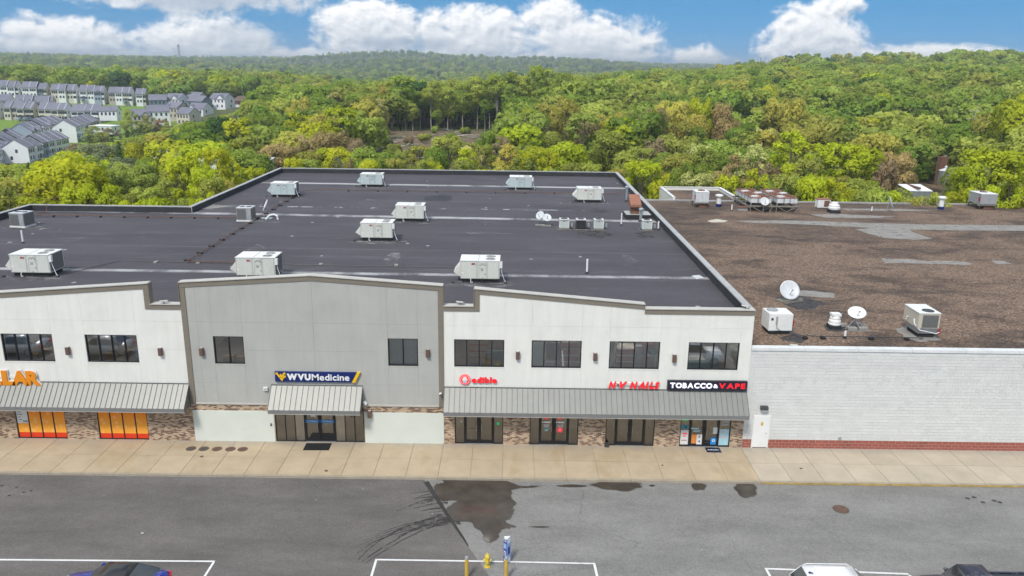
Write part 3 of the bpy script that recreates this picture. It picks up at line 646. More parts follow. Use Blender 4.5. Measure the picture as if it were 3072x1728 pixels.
# shop fronts
def front(a, b, kind):
    f = MB(); t_ = .06; H = 2.30
    if kind == 'film': cuts = [a+(b-a)*k/4 for k in range(5)]; doors = []
    elif kind == 'clinic': W = b-a; cuts = [a, a+.62, a+1.20, a+1.80, a+2.71, a+3.62, a+4.24, a+4.82, b]; doors = [3,4]
    else: cuts = [a, a+.60, a+1.47, a+2.35, b]; doors = [1,2]
    f.box(a, b, .05, .17, 0, t_); f.box(a, b, .05, .17, H-t_, H)
    for i, x in enumerate(cuts):
        ww = .10 if (i in doors or i-1 in doors) and kind != 'film' else .055
        xa, xb = (x, x+ww) if i == 0 else ((x-ww, x) if i == len(cuts)-1 else (x-ww/2, x+ww/2)); f.box(xa, xb, .051, .169, t_, H-t_)
    fo = f.build('shop_front', 'black_frame', shop)
    for i, (xa, xb) in enumerate(zip(cuts, cuts[1:])):
        p, q = xa+.05, xb-.05
        if i in doors:
            d_ = MB(); d_.box(p+.01, q-.01, .065, .11, t_+.01, t_+.20); d_.box(p+.01, q-.01, .065, .11, H-t_-.09, H-t_-.01); d_.box(p+.01, p+.07, .066, .109, t_+.2, H-t_-.09); d_.box(q-.07, q-.01, .066, .109, t_+.2, H-t_-.09)
            d_.build('door_leaf', 'black_frame', fo)
            hx = q-.10 if i == doors[0] else p+.10
            MB().tube([(hx,.064,.85),(hx,.02,.88),(hx,.02,1.22),(hx,.064,1.25)], .014, 6).build('door_handle', 'galv', fo)
            MB().box(p+.07, q-.07, .083, .092, t_+.2, H-t_-.09).build('pane', 'glass_tint', fo)
        elif kind == 'film':
            MB().box(p-.02, q+.02, .083, .092, .38, H-t_).build('pane', 'film_orange', fo); MB().box(p-.02, q+.02, .083, .092, t_, .38).build('pane', 'film_red', fo)
        else:
            MB().box(p-.02, q+.02, .083, .092, t_, H-t_).build('pane', 'glass_pale' if (kind == 'clinic' and i in (2,5)) else 'glass_tint', fo)
    if doors: MB().box(cuts[doors[0]], cuts[doors[-1]+1], -.02, .06, .0015, .03).build('threshold', 'galv', fo)
    return fo, cuts
FR = [front(*s_) for s_ in SHOPS]
def flat(fo, x0, x1, z0, z1, mat, name='poster', y=.078): return MB().box(x0, x1, y-.004, y, z0, z1).build(name, mat, fo)
def disc(fo, x, z, r, mat, name='decal', y=.078): return MB().lathe([(r,y-.004),(r,y)], (x,0,z), 20, 'y').build(name, mat, fo)
f0, c0 = FR[0]; flat(f0, c0[0]+.05, c0[1]-.04, .98, 2.2, 'poster_white')
for k in range(5): flat(f0, c0[0]+.14, c0[0]+.30+.06*(k % 3), 1.86-.17*k, 1.92-.17*k, 'ink_grey', 'print', .073)
letters('110', c0[0]+.42, c0[1]-.07, 1.04, .13, .073, .002, ['ink_dark'], f0, .02, name='print', one=True)
fc, cc = FR[2]
for i in (3,4): flat(fc, cc[i]+.06, cc[i+1]-.06, 1.26, 1.44, 'poster_blue', 'door_band', .060); letters('WVUMedicine', cc[i]+.2, cc[i+1]-.16, 1.335, .065, .055, .002, ['letter_white'], fc, .02, name='print', one=True)
flat(fc, cc[3]+.38, cc[3]+.68, 1.66, 1.95, 'poster_white', 'notice', .04)
fe, ce = FR[3]; disc(fe, ce[0]+.40, 1.44, .055, 'poster_white'); disc(fe, ce[3]+.28, 1.34, .095, 'decal_green')
fh, ch_ = FR[4]
for i, x in ((1, ch_[1]+.42), (2, ch_[2]+.38)):
    MB().lathe([(.17,.046),(.17,.050)], (x,0,1.86), 18, 'y', (1.5,.62)).build('decal', 'poster_white', fh)
    MB().lathe([(.16,.041),(.16,.045)], (x,0,1.88), 18, 'y', (1.1,.75)).build('decal', 'poster_orange', fh)
    letters('HOT', x-.17, x+.12, 1.66, .12, .045, .004, ['letter_red'], fh, .03, shear=.25, name='print', one=True)
    MB().lathe([(.05,.047),(.05,.05)], (x-.22,0,1.49), 12, 'y').build('decal', 'poster_white', fh)
    flat(fh, x-.15, x+.24, 1.44, 1.54, 'letter_white', 'print', .055)
    for k in range(3): flat(fh, x-.19+.02*k, x+.19-.02*k, 1.30-.07*k, 1.335-.07*k, 'letter_white', 'print', .055)
flat(fh, ch_[1]+.25, ch_[1]+.60, 1.02, 1.06, 'poster_aqua', 'print', .055); flat(fh, ch_[1]+.33, ch_[1]+.52, .90, .99, 'poster_aqua', 'print', .055)
disc(fh, ch_[2]+.37, .98, .17, 'letter_red', y=.06)
for k in range(3): flat(fh, ch_[2]+.26, ch_[2]+.48, .92+.06*k, .94+.06*k, 'poster_white', 'print', .050)
flat(fh, ch_[3]+.12, ch_[4]-.1, 1.25, 2.05, 'poster_orange', 'poster', .14)
fn, cn = FR[5]
for k, (zz, r) in enumerate(((1.95,.16),(1.55,.20),(1.12,.26),(.72,.30))): MB().lathe([(r*.5,-.12),(r,-.06),(r,.06),(r*.6,.14)], (cn[0]+.32,.35,zz), 14, squash=(1,.5)).build('window_display', 'halo_pink', fn)
MB().tube([(cn[3]+.15,.22,.1),(cn[3]+.45,.26,1.0),(cn[3]+.62,.28,1.9)], .02, 6).build('window_display', 'cardboard', fn); MB().tube([(cn[3]+.18,.25,.1),(cn[3]+.36,.3,.9),(cn[3]+.60,.28,1.6)], .014, 6).build('window_display', 'cardboard', fn)
fv, cv = FR[6]
flat(fv, cv[0]+.04, cv[1]-.06, .12, 1.06, 'poster_white'); letters('NEW', cv[0]+.2, cv[1]-.2, .62, .12, .073, .002, ['letter_red'], fv, .03, name='print', one=True); flat(fv, cv[0]+.2, cv[1]-.14, .80, .88, 'letter_red', 'print', .073); flat(fv, cv[0]+.12, cv[1]-.12, .36, .42, 'cardboard', 'print', .073)
flat(fv, cv[0]+.05, cv[1]-.08, 1.14, 1.42, 'teal_panel'); flat(fv, cv[0]+.30, cv[0]+.36, 1.12, 1.46, 'poster_white'); flat(fv, cv[0]+.05, cv[0]+.45, 1.70, 1.9, 'decal_green')
flat(fv, cv[1]+.14, cv[1]+.44, .20, .80, 'poster_orange', y=.060); flat(fv, cv[1]+.45, cv[1]+.78, .14, .80, 'poster_white', y=.060); letters('5', cv[1]+.55, cv[1]+.68, .58, .15, .055, .002, ['ink_dark'], fv, .02, name='print'); letters('4', cv[1]+.55, cv[1]+.68, .27, .15, .055, .002, ['ink_dark'], fv, .02, name='print')
flat(fv, cv[1]+.10, cv[1]+.52, 1.14, 1.24, 'poster_aqua', 'decal', .060); flat(fv, cv[1]+.22, cv[1]+.60, .98, 1.07, 'poster_aqua', 'decal', .060)
flat(fv, cv[3]-.44, cv[3]-.10, .14, .60, 'poster_blue', y=.060); letters('O', cv[3]-.36, cv[3]-.16, .32, .17, .055, .002, ['letter_white'], fv, .04, name='print'); flat(fv, cv[3]-.34, cv[3]-.08, .86, 1.28, 'poster_white', y=.060)
flat(fv, cv[3]+.07, cv[4]-.07, .10, 1.16, 'poster_aqua'); letters('ON', cv[3]+.14, cv[3]+.42, .90, .15, .073, .002, ['halo_pink'], fv, .03, name='print', one=True); letters('EVERY', cv[3]+.12, cv[4]-.1, .56, .14, .073, .002, ['halo_pink'], fv, .03, name='print', one=True)
for k in range(3): flat(fv, cv[3]+.12+.03*k, cv[4]-.14, 1.42+.18*k, 1.54+.18*k, 'ink_grey', 'print', .073)
# awnings: standing seam metal
AW = [(-34.35,-19.15,'left'),(-14.24,-8.80,'clinic'),(-3.90,14.13,'right')]
YA, ZA0, ZA1 = -1.06, 2.56, 3.72
for a, b, nm in AW:
    m_ = MB(); m_.prism([(a+.02,-.04,ZA1-.06),(a+.02,YA+.03,ZA0-.05),(a+.02,YA+.03,ZA0-.21),(a+.02,-.04,2.32)], (.03,0,0)); m_.prism([(b-.05,-.04,ZA1-.06),(b-.05,YA+.03,ZA0-.05),(b-.05,YA+.03,ZA0-.21),(b-.05,-.04,2.32)], (.03,0,0))
    aw = m_.build('awning', 'awning_seam', shop, fix=True)
    n = round((b-a)/.311); s_ = (b-a)/n
    pmx = MB(); nrm = Vector((0, -(ZA1-ZA0), -YA)).normalized(); nx = (nrm.y*.035, nrm.z*.035)
    pmx.prism([(.0,-.032,ZA1),(s_-.004,-.032,ZA1),(s_-.004,YA,ZA0),(.0,YA,ZA0)], (0,.012,-.02))
    pme = pmx.mesh('awning_panel', 'awning_metal'); sme = MB().prism([(-.010,-.032+nx[0]*.02,ZA1+.001),(.010,-.032,ZA1+.001),(.010,YA,ZA0+.001),(-.010,YA,ZA0+.001)], (0,nrm.y*.035,nrm.z*.035)).mesh('awning_seam', 'awning_seam')
    fme = MB().box(0, s_-.004, YA-.012, YA+.012, ZA0-.235, ZA0-.004).mesh('awning_fascia', 'awning_fascia')
    for k in range(n):
        link('awning_panel', pme, aw, (a+k*s_,0,0)); link('awning_fascia', fme, aw, (a+k*s_,0,0)); link('awning_seam', sme, aw, (a+k*s_,0,0))
    link('awning_seam', sme, aw, (b,0,0)); MB().box(a-.01, b+.01, -.06, -.0315, ZA1-.01, ZA1+.05).build('awning_flashing', 'awning_seam', aw); MB().box(a, b, YA-.02, YA+.02, ZA0-.26, ZA0-.236).build('awning_edge', 'trim_light', aw)
# flat black roof, parapets, coping
YB, YBL, XD = 63.0, 32.3, -31.1
rf = MB(); rf.box(XD, XR-.36, .31, YB-.3, ZR-.25, ZR); rf.box(XL+.3, XD-.001, .311, YBL-.3, ZR-.25, ZR); rf.build('roof', 'membrane', shop)
walls = [(XR-.35,XR,.31,YB,0),(XD-.0,XR-.351,YB-.3,YB,1),(XD-.3,XD-.001,YBL-.3,YB,0),(XL,XD-.301,YBL-.3,YBL,1),(XL,XL+.3,.31,YBL-.301,0)]
for x0, x1, y0, y1, ax in walls:
    MB().box(x0, x1, y0, y1, -1.5, ZP-.04).build('outer_wall', 'wall_white', shop)
    L = (y1-y0) if ax == 0 else (x1-x0); n = max(1, round(L/3.1))
    for k in range(n):
        f0_, f1_ = k/n, (k+1)/n
        if ax == 0: MB().box(x0-.04, x1+.04, y0+(y1-y0)*f0_+.006, y0+(y1-y0)*f1_-.006, ZP-.04, ZP+.03).build('coping', 'coping_metal', shop)
        else: MB().box(x0+(x1-x0)*f0_+.006+(.05 if k == 0 else 0), x0+(x1-x0)*f1_-.006-(.05 if k == n-1 else 0), y0-.04, y1+.04, ZP-.041, ZP+.028).build('coping', 'coping_metal', shop)
ln = MB(); ln.box(XR-.40, XR-.352, .34, YB-.35, ZR-.01, ZP-.05); ln.box(XD+.05, XR-.41, YB-.35, YB-.302, ZR-.01, ZP-.05); ln.box(XD+.001, XD+.049, YBL-.3, YB-.31, ZR-.01, ZP-.05); ln.box(XL+.35, XD-.05, YBL-.35, YBL-.302, ZR-.01, ZP-.05); ln.box(XL+.302, XL+.35, .34, YBL-.31, ZR-.01, ZP-.05)
ln.box(XL+.36, XR-.42, .312, .345, ZR-.01, 8.60)
ln.build('parapet_lining', 'membrane_wall', shop)
# ------------------------------------------------------------------ low block building with gravel roof
low = thing('block_building', 'low building of pale painted concrete blocks with a brown gravel roof', 'building')
LX1, LY, LZ = 74.0, 55.4, 6.20
X0 = XR+.005
MB().box(X0, LX1, .012, .30, -.05, 6.30).build('front_wall', 'mortar_white', low)
MB().box(X0, LX1, .006, .0118, -.05, .553).build('plinth_mortar', 'red_mortar', low)
MB().box(LX1-.3, LX1, .301, LY, -1.5, 6.3).build('outer_wall', 'block_b', low); MB().box(X0, LX1-.301, LY-.3, LY, -1.5, 6.29).build('outer_wall', 'block_b', low)
MB().box(X0, LX1-.301, .301, LY-.301, LZ-.25, LZ).build('gravel_roof', 'gravel_roof', low)
bl = MB(); nblk = 0; _bm = {}
DX0, DX1 = 14.74, 15.76
BLX = 36.5
for j in range(31):
    red = j < 3; z = -.057+j*.2032; sq = (not red) and (3.50 < z < 4.78 or j in (3,24))
    wdt = .2032 if sq else .4064; x = X0 if (j % 2 == 0 or sq) else X0-.2032; cm = rb.choice((0,1,1,2))
    if z > 6.2: break
    while x < BLX:
        a, b = max(x, X0), x+wdt
        inside = not (b > DX0 and a < DX1 and z < 2.13)
        if b > DX0 and a < DX1 and z < 2.13:
            if a < DX0-.05: b = DX0; inside = True
            elif b > DX1+.05: a = DX1; inside = True
        if inside and b-a > .04:
            m_ = 'red_block' if red else 'block_%s' % 'abc'[cm if rb.random() < .7 else rb.choice((0,1,2))]
            if nblk < 300 and abs(b-a-wdt) < .001 and (red or .5 < z < 1.6):
                k = (m_, wdt)
                if k not in _bm: _bm[k] = MB().box(.008, wdt-.008, -.002, .006, .008, .195).mesh('block', m_)
                link('block', _bm[k], low, (a, 0, z)); nblk += 1
            else:
                bl.cur = ['block_a','block_b','block_c','red_block'].index(m_); bl.box(a+.008, b-.008, -.002, .006, z+.008, z+.195)
        x += wdt
bl.cur = 1; bl.box(BLX+.41, LX1, -.002, .006, .56, 6.2); tag(bl.build('blockwork', ['block_a','block_b','block_c','red_block'], low), kind='stuff')
for k in range(19): MB().box(X0+.0+3.15*k+.012, min(X0+3.15*(k+1)-.012, LX1), -.06, .42, 6.30, 6.47).build('coping', 'coping_white', low)
for k in range(19): MB().box(X0+.2+3.15*k, min(X0+3.15*(k+1)+.19, LX1), LY-.34, LY+.03, 6.291, 6.34).build('coping', 'coping_metal', low)
dr = MB().box(DX0-.0, DX1, -.03, .011, -.03, 2.13).build('door', 'white_paint', low)
MB().box(DX0+.07, DX1-.07, -.045, -.0301, .02, 2.06).build('door_leaf', 'door_white', dr); MB().box(DX0+.46, DX0+.60, -.052, -.0451, 1.50, 1.72).build('notice', 'yellow_paint', dr)
MB().tube([(DX1-.16,-.046,1.0),(DX1-.16,-.09,1.0),(DX1-.26,-.09,1.0)], .012, 6).build('door_handle', 'galv', dr); MB().box(DX0+.07, DX1-.07, -.048, -.0452, .02, .06).build('kick_plate', 'rust', dr)
bx_ = FX(2519, 1314); MB().box(bx_[0]-.09, bx_[0]+.09, -.06, -.003, bx_[1]-.07, bx_[1]+.07).build('junction_box', 'unit_grey', low)
# raised back corner of the gravel roof
AX0, AX1, AY1, AZ = 20.3, 28.7, 64.8, 6.62
MB().box(AX0+.3, AX1-.3, LY+.04, AY1-.3, 5.9, LZ+.002).build('gravel_roof', 'gravel_roof', low)
for x0, x1, y0, y1 in ((AX0,AX0+.3,LY+.035,AY1),(AX1-.3,AX1,LY+.035,AY1),(AX0+.301,AX1-.301,AY1-.3,AY1)):
    MB().box(x0, x1, y0, y1, -1.5, AZ-.05).build('outer_wall', 'wall_white', low); MB().box(x0-.05, x1+.05, y0-(.05 if y0 > 60 else .02), y1+.05, AZ-.049 if y0 < 60 else AZ-.047, AZ+.03 if y0 < 60 else AZ+.028).build('coping', 'coping_white', low)
for nm, mt, pts, zz in (('bare_patch','bare_patch',[(2207,663),(2320,661),(2440,663),(2600,669),(2760,673),(3072,676),(3150,678),(3150,698),(3072,693),(2820,690),(2640,686),(2560,680),(2400,673),(2260,668)],1),
   ('bare_patch','bare_patch',[(2565,688),(2640,682),(2720,686),(2760,704),(2798,716),(2740,719),(2650,713),(2600,699)],2),('bare_patch','bare_patch',[(2430,643),(2500,641),(2640,648),(2690,650),(2620,654),(2480,653)],1),
   ('bare_patch','bare_patch',[(2520,625),(2700,627),(2818,631),(2700,633),(2540,630)],1),('bare_patch','bare_patch',[(2646,775),(2740,778),(2780,784),(2860,782),(2928,790),(2900,795),(2800,791),(2740,790),(2655,789)],1),
   ('bare_patch','bare_patch',[(2975,781),(3015,783),(3037,792),(2990,793)],1),('bare_patch','bare_patch',[(2390,870),(2440,872),(2505,880),(2506,894),(2440,890),(2390,886)],1),('tar_patch','tar_patch',[(2325,890),(2400,888),(2475,908),(2440,928),(2390,929),(2350,912)],2),
   ('bare_patch','unit_tan',[(2120,663),(2150,657),(2184,662),(2165,667),(2135,667)],1),('tar_patch','tar_patch',[(2470,975),(2520,972),(2545,985),(2515,995),(2475,992)],1),('tar_patch','bare_patch',[(2688,985),(2730,975),(2800,1005),(2825,1020),(2760,1026),(2710,1010)],1),('tar_patch','tar_patch',[(2340,1012),(2385,998),(2420,1020),(2400,1030),(2350,1022)],1)):
    patch(jitter([G(x,y,LZ+.004*zz) for x,y in pts], .12, 4, int(pts[0][0])), nm, mt, low, LZ+.004*zz)
# ------------------------------------------------------------------ terrain
TPX = [-1500,-300,0,400,800,1200,1600,2000,2400,2800,3400,4600]
TD = [0,90,120,200,300,400,450,500,600,700,900,1500,2200,3000,6000,14000]
TZ = [ # per distance ring, one height per bearing
 [-.7]*12,[-.9]*12,[-3]*12,
 [-8,-9,-10,-9,-6,-3,-4,-4,-5,-6,-6,-6],[-14,-15,-16,-14,-6,-1,-1,-3,-4,-4,-3,-3],[-16,-20,-20,-18,-7,-5,-5,-1,0,0,2,2],
 [-14,-17,-17,-15,-6,-9,-8,1,2,3,5,5],[-10,-13.5,-13.5,-13,-5,-11,-9,2,5,6,8,8],[-2,-3.5,-3,-4,-4,-12,-9,4,9,10,12,12],
 [1,0,0,-1,-3,-12,-8,1,5,6,8,8],[-6,-6,-6,-6,-8,-14,-8,4,20,24,19,19],[-8,-8,-8,-8,-10,-14,-10,-8,-6,0,-4,-4],
 [18,18,18,14,4,8,6,0,-6,-4,-4,-4],[30,30,27,26,24,60,44,26,10,10,10,10],[56,60,56,52,62,66,60,50,40,40,40,40],[30]*12]
TZ = np.array(TZ)
HY = lambda px: 213+(px-1541)*.0132     # the level line through the lens, by bearing
def zt(x, y, rough=True):
    dy_ = y+CAM_D; D = math.hypot(x, dy_)
    if dy_ <= 1: px = -1500 if x < 0 else 4600
    else: px = min(4600, max(-1500, 1536+FPX*x/dy_))
    i = min(len(TD)-2, max(0, np.searchsorted(TD, D)-1)); f = min(1, (D-TD[i])/(TD[i+1]-TD[i]))
    j = min(len(TPX)-2, max(0, np.searchsorted(TPX, px)-1)); g = (px-TPX[j])/(TPX[j+1]-TPX[j]); g = g*g*(3-2*g)
    z = (TZ[i][j]*(1-g)+TZ[i][j+1]*g)*(1-f)+(TZ[i+1][j]*(1-g)+TZ[i+1][j+1]*g)*f
    if rough and D > 130:
        a = min(1, (D-130)/150)
        z += a*1.2*noise.noise((x*.02, y*.02, 0))
        if D > 620: z += min(1, (D-620)/700)*(7*noise.noise((x*.0024+5, y*.0024, 1))+5*noise.noise((x*.0065+2, y*.0065, 4)))
    if dy_ < 60: z = min(z, -.7)
    return z
def P(px, D): a = math.atan((px-1536)/FPX); return (D*math.sin(a), -CAM_D+D*math.cos(a))
azs = [-math.pi+math.radians(12)*k for k in range(12)]+[math.radians(-48+.8*k) for k in range(121)]+[math.radians(60+12*k) for k in range(10)]
Ds = [2,60,75,90,105,120]+list(range(135,720,12))+[int(720*1.06**k) for k in range(1,52)]
tm = MB(); ZN = []
for D in Ds:
    for a in azs:
        x, y = D*math.sin(a), -CAM_D+D*math.cos(a); tm.V.append((x, y, zt(x, y)))
        px = 1536+FPX*math.tan(a) if abs(a) < 1.3 else 9999
        bare = max(0, 1-abs(px-1300)/210)*(1 if 190 < D < 306 else 0)*1.6+max(0, 1-abs(px-2790)/60)*(1 if 130 < D < 235 else 0)*1.4
        lawn = (1 if 415 < D < 640 and px < 560 else 0)*.9+ (.3 if 415 < D < 640 and px < 800 else 0)
        ZN.append((min(1,bare), min(1,lawn), 0, 1))
na = len(azs)
for i in range(len(Ds)-1):
    for k in range(na): l = (k+1) % na; tm.face((i*na+k, (i+1)*na+k, (i+1)*na+l, i*na+l))
tm.face(list(reversed(range(na)))); tm.sm = [True]*len(tm.Fc)
ter = tm.build('terrain', 'terrain', fix=False); tag(ter, kind='structure')
ca = ter.data.color_attributes.new('zone', 'FLOAT_COLOR', 'POINT'); ca.data.foreach_set('color', np.array(ZN, dtype=np.float32).ravel())
# ------------------------------------------------------------------ tree prototypes (unit crown width)
def cards(rs, lobes, n, size, droop=0, inner=.25, squash=1):
    C = np.array([l[:3] for l in lobes]); Rr = np.array([l[3] for l in lobes]); pr = Rr**2/np.sum(Rr**2)
    P_, N_ = [], []
    while len(P_) < n:
        m = n; k = rs.choice(len(lobes), m, p=pr); dd = rs.normal(size=(m,3)); dd[:,2] += .25; dd /= np.linalg.norm(dd, axis=1)[:,None]
        rad = np.where(rs.random(m) < inner, rs.uniform(.2,.8,m), rs.uniform(.82,1.1,m))
        p = C[k]+dd*rad[:,None]*Rr[k][:,None]*np.array([1,1,squash])
        dist = np.linalg.norm((p[:,None,:]-C[None])/np.array([1,1,squash]), axis=2)/Rr[None]; dist[np.arange(m),k] = 9
        keep = (dist.min(axis=1) > .62) | (rs.random(m) < .15)
        P_ += list(p[keep]); N_ += list(dd[keep])
    P_ = np.array(P_[:n]); DD_ = np.array(N_[:n]); cc_ = P_-np.average(C, axis=0, weights=Rr); cc_ /= np.linalg.norm(cc_, axis=1)[:,None]; SN = DD_*.36+cc_*.75+rs.normal(scale=.10, size=(n,3)); SN /= np.linalg.norm(SN, axis=1)[:,None]
    N_ = DD_+rs.normal(scale=.45, size=(n,3)); N_[:,2] -= droop; N_ /= np.linalg.norm(N_, axis=1)[:,None]
    t = rs.normal(size=(n,3)); U = np.cross(N_, t); U /= np.linalg.norm(U, axis=1)[:,None]; V = np.cross(N_, U)
    s = size*rs.uniform(.55,1.45,n)[:,None]; out = []
    for a, b in ((-1,-.55),(.15,-1),(1,.45),(-.25,1)):
        out.append(P_+U*s*.5*(a+rs.uniform(-.35,.35,(n,1)))+V*s*.5*(b+rs.uniform(-.35,.35,(n,1)))+N_*s*rs.uniform(-.15,.15,(n,1)))
    return np.stack(out, 1).reshape(-1,3), np.repeat(SN, 4, axis=0)
def leafmesh(name, V, mat, rs, extra=None):
    V, SN = V; n = len(V)//4; F_ = np.arange(n*4).reshape(n,4).tolist(); V = V.tolist(); mi = [0]*n
    if extra: b = len(V); V += [list(v) for v in extra.V]; F_ += [[b+i for i in f] for f in extra.Fc]; mi += [1]*len(extra.Fc)
    me = bpy.data.meshes.new(name); me.from_pydata(V, [], F_); me.materials.append(MATS[mat]); me.materials.append(MATS['bark'])
    me.polygons.foreach_set('material_index', mi)
    at = me.attributes.new('shade', 'FLOAT', 'FACE'); at.data.foreach_set('value', rs.random(len(F_)).astype(np.float32)); me.update()
    vn = [tuple(q) for q in SN]+[(0,0,0)]*(len(V)-len(SN)); me.normals_split_custom_set_from_vertices(vn); return me
def limbs(rs, lobes, h0, r0, n=6, top=None):
    mb = MB(); zmax = max(l[2] for l in lobes) if top is None else top
    mb.tube([(0,0,-.1),(rs.normal()*.01,rs.normal()*.01,h0*.5),(rs.normal()*.02,rs.normal()*.02,h0),(rs.normal()*.04,rs.normal()*.04,(h0+zmax)/2),(rs.normal()*.05,rs.normal()*.05,zmax)], r0, 7, True, r0*.22)
    for l in lobes[:11]:
        if rs.random() < .9:
            zb = h0*.75+rs.random()*(max(.05, l[2]-h0*.75))*.6; c = np.array(l[:3])
            mid = c*.5+np.array([0,0,zb*.55]); mb.tube([(0,0,zb),tuple(mid*[.9,.9,1]),tuple(c),tuple(c+np.array([c[0]*.3,c[1]*.3,l[3]*.6]))], r0*.42, 5, False, r0*.08)
    return mb
PROTO = {}
def proto(kind, seed):
    rs = np.random.default_rng(seed); lo = []
    if kind == 'round':
        H = 1.35
        for k in range(30): a = rs.random()*6.28; q = rs.random(); z = .42+.72*q; r = .38*math.sqrt(max(.05,1-((z-.72)/.55)**2)); lo.append((r*math.cos(a), r*math.sin(a), z, rs.uniform(.10,.17)))
        lo += [(0,0,.82,.30),(.03,-.02,1.06,.22)]; n, s, h0, r0, inn = 4800, .046, .38, .030, .2
    elif kind == 'oak':
        H = 1.2
        for k in range(36): a = rs.random()*6.28; z = rs.uniform(.36,1.02); r = .42*math.sqrt(max(.04,1-((z-.62)/.52)**2)); lo.append((r*math.cos(a), r*math.sin(a), z, rs.uniform(.085,.14)))
        lo += [(0,0,.72,.30)]; n, s, h0, r0, inn = 4400, .042, .33, .036, .15
    elif kind == 'tall':
        H = 2.3
        for k in range(28): a = rs.random()*6.28; z = rs.uniform(.85,2.12); r = .30*math.sqrt(max(.05,1-((z-1.5)/.85)**2)); lo.append((r*math.cos(a), r*math.sin(a), z, rs.uniform(.10,.17)))
        lo += [(0,0,1.5,.28),(0,0,2.05,.17)]; n, s, h0, r0, inn = 4000, .046, 1.0, .026, .25
    elif kind == 'airy':
        H = 1.7
        for k in range(44): a = rs.random()*6.28; z = rs.uniform(.34,1.58); r = .41*math.sqrt(rs.uniform(.35,1))*math.sqrt(max(.05,1-((z-.9)/.85)**2)); lo.append((r*math.cos(a), r*math.sin(a), z, rs.uniform(.07,.13)))
        n, s, h0, r0, inn = 4600, .036, .35, .022, .42
    elif kind == 'conifer':
        H = 2.0
        for k in range(26): f = k/26; z = .25+1.65*f; a = k*2.4; r = .34*(1-f); lo.append((r*math.cos(a), r*math.sin(a), z, .05+.15*(1-f)))
        n, s, h0, r0, inn = 2200, .06, .3, .03, .3
    elif kind == 'bush':
        H = .75
        for k in range(9): a = rs.random()*6.28; lo.append((.28*math.cos(a), .28*math.sin(a), rs.uniform(.2,.5), rs.uniform(.16,.24)))
        n, s, h0, r0, inn = 2200, .062, .1, .02, .2
    cr = leafmesh('crown', cards(rs, lo, n, s, .3 if kind == 'conifer' else 0, inn), 'foliage', rs)
    tr = limbs(rs, lo, h0, r0).mesh('trunk', 'bark'); trp = tr.copy(); trp.materials.clear(); trp.materials.append(MATS['bark_pale'])
    lowc = leafmesh('far_crown', cards(rs, lo, max(500, n//4), s*1.75, 0, inn), 'foliage_far', rs, limbs(rs, lo[:4], h0, r0*1.2))
    return dict(H=H, crown=cr, trunk=tr, pale=trp, low=lowc)
for kd, sds in (('round',(1,2,3)),('oak',(4,5,6)),('tall',(7,8,9)),('airy',(10,11,12)),('conifer',(13,)),('bush',(14,15))): PROTO[kd] = [proto(kd, s_) for s_ in sds]
CT = dict(YG=(.60,.64,.05), LG=(.49,.56,.13), G=(.30,.41,.075), DG=(.12,.21,.065), GO=(.63,.57,.14), TA=(.54,.44,.22), BR=(.46,.36,.24), PY=(.70,.68,.29), GG=(.32,.35,.22), OL=(.47,.49,.12), TG=(.39,.48,.10))
CNAME = dict(YG='bright yellow-green', LG='light green', G='mid-green', DG='dark green', GO='golden', TA='tan', BR='brownish', PY='pale yellow', GG='grey-green', OL='olive', TG='fresh green')
KNAME = dict(round='round-crowned tree', oak='broad tree', tall='tall tree', airy='airy tree', conifer='conifer', bush='bushy tree')
trees = []   # (x, y, zbase, width, height, kind, colour, pale)
rt = random.Random(3)
def hero(px, ytop, wpx, D, kind, colr, pale=False):
    x, y = P(px, D); zb = zt(x, y); zt_ = CAM_H-(ytop-HY(px))/FPX*D; h = max(3.5, zt_-zb); trees.append((x, y, zb, wpx*D/FPX*1.22, h, kind, colr, pale, True))
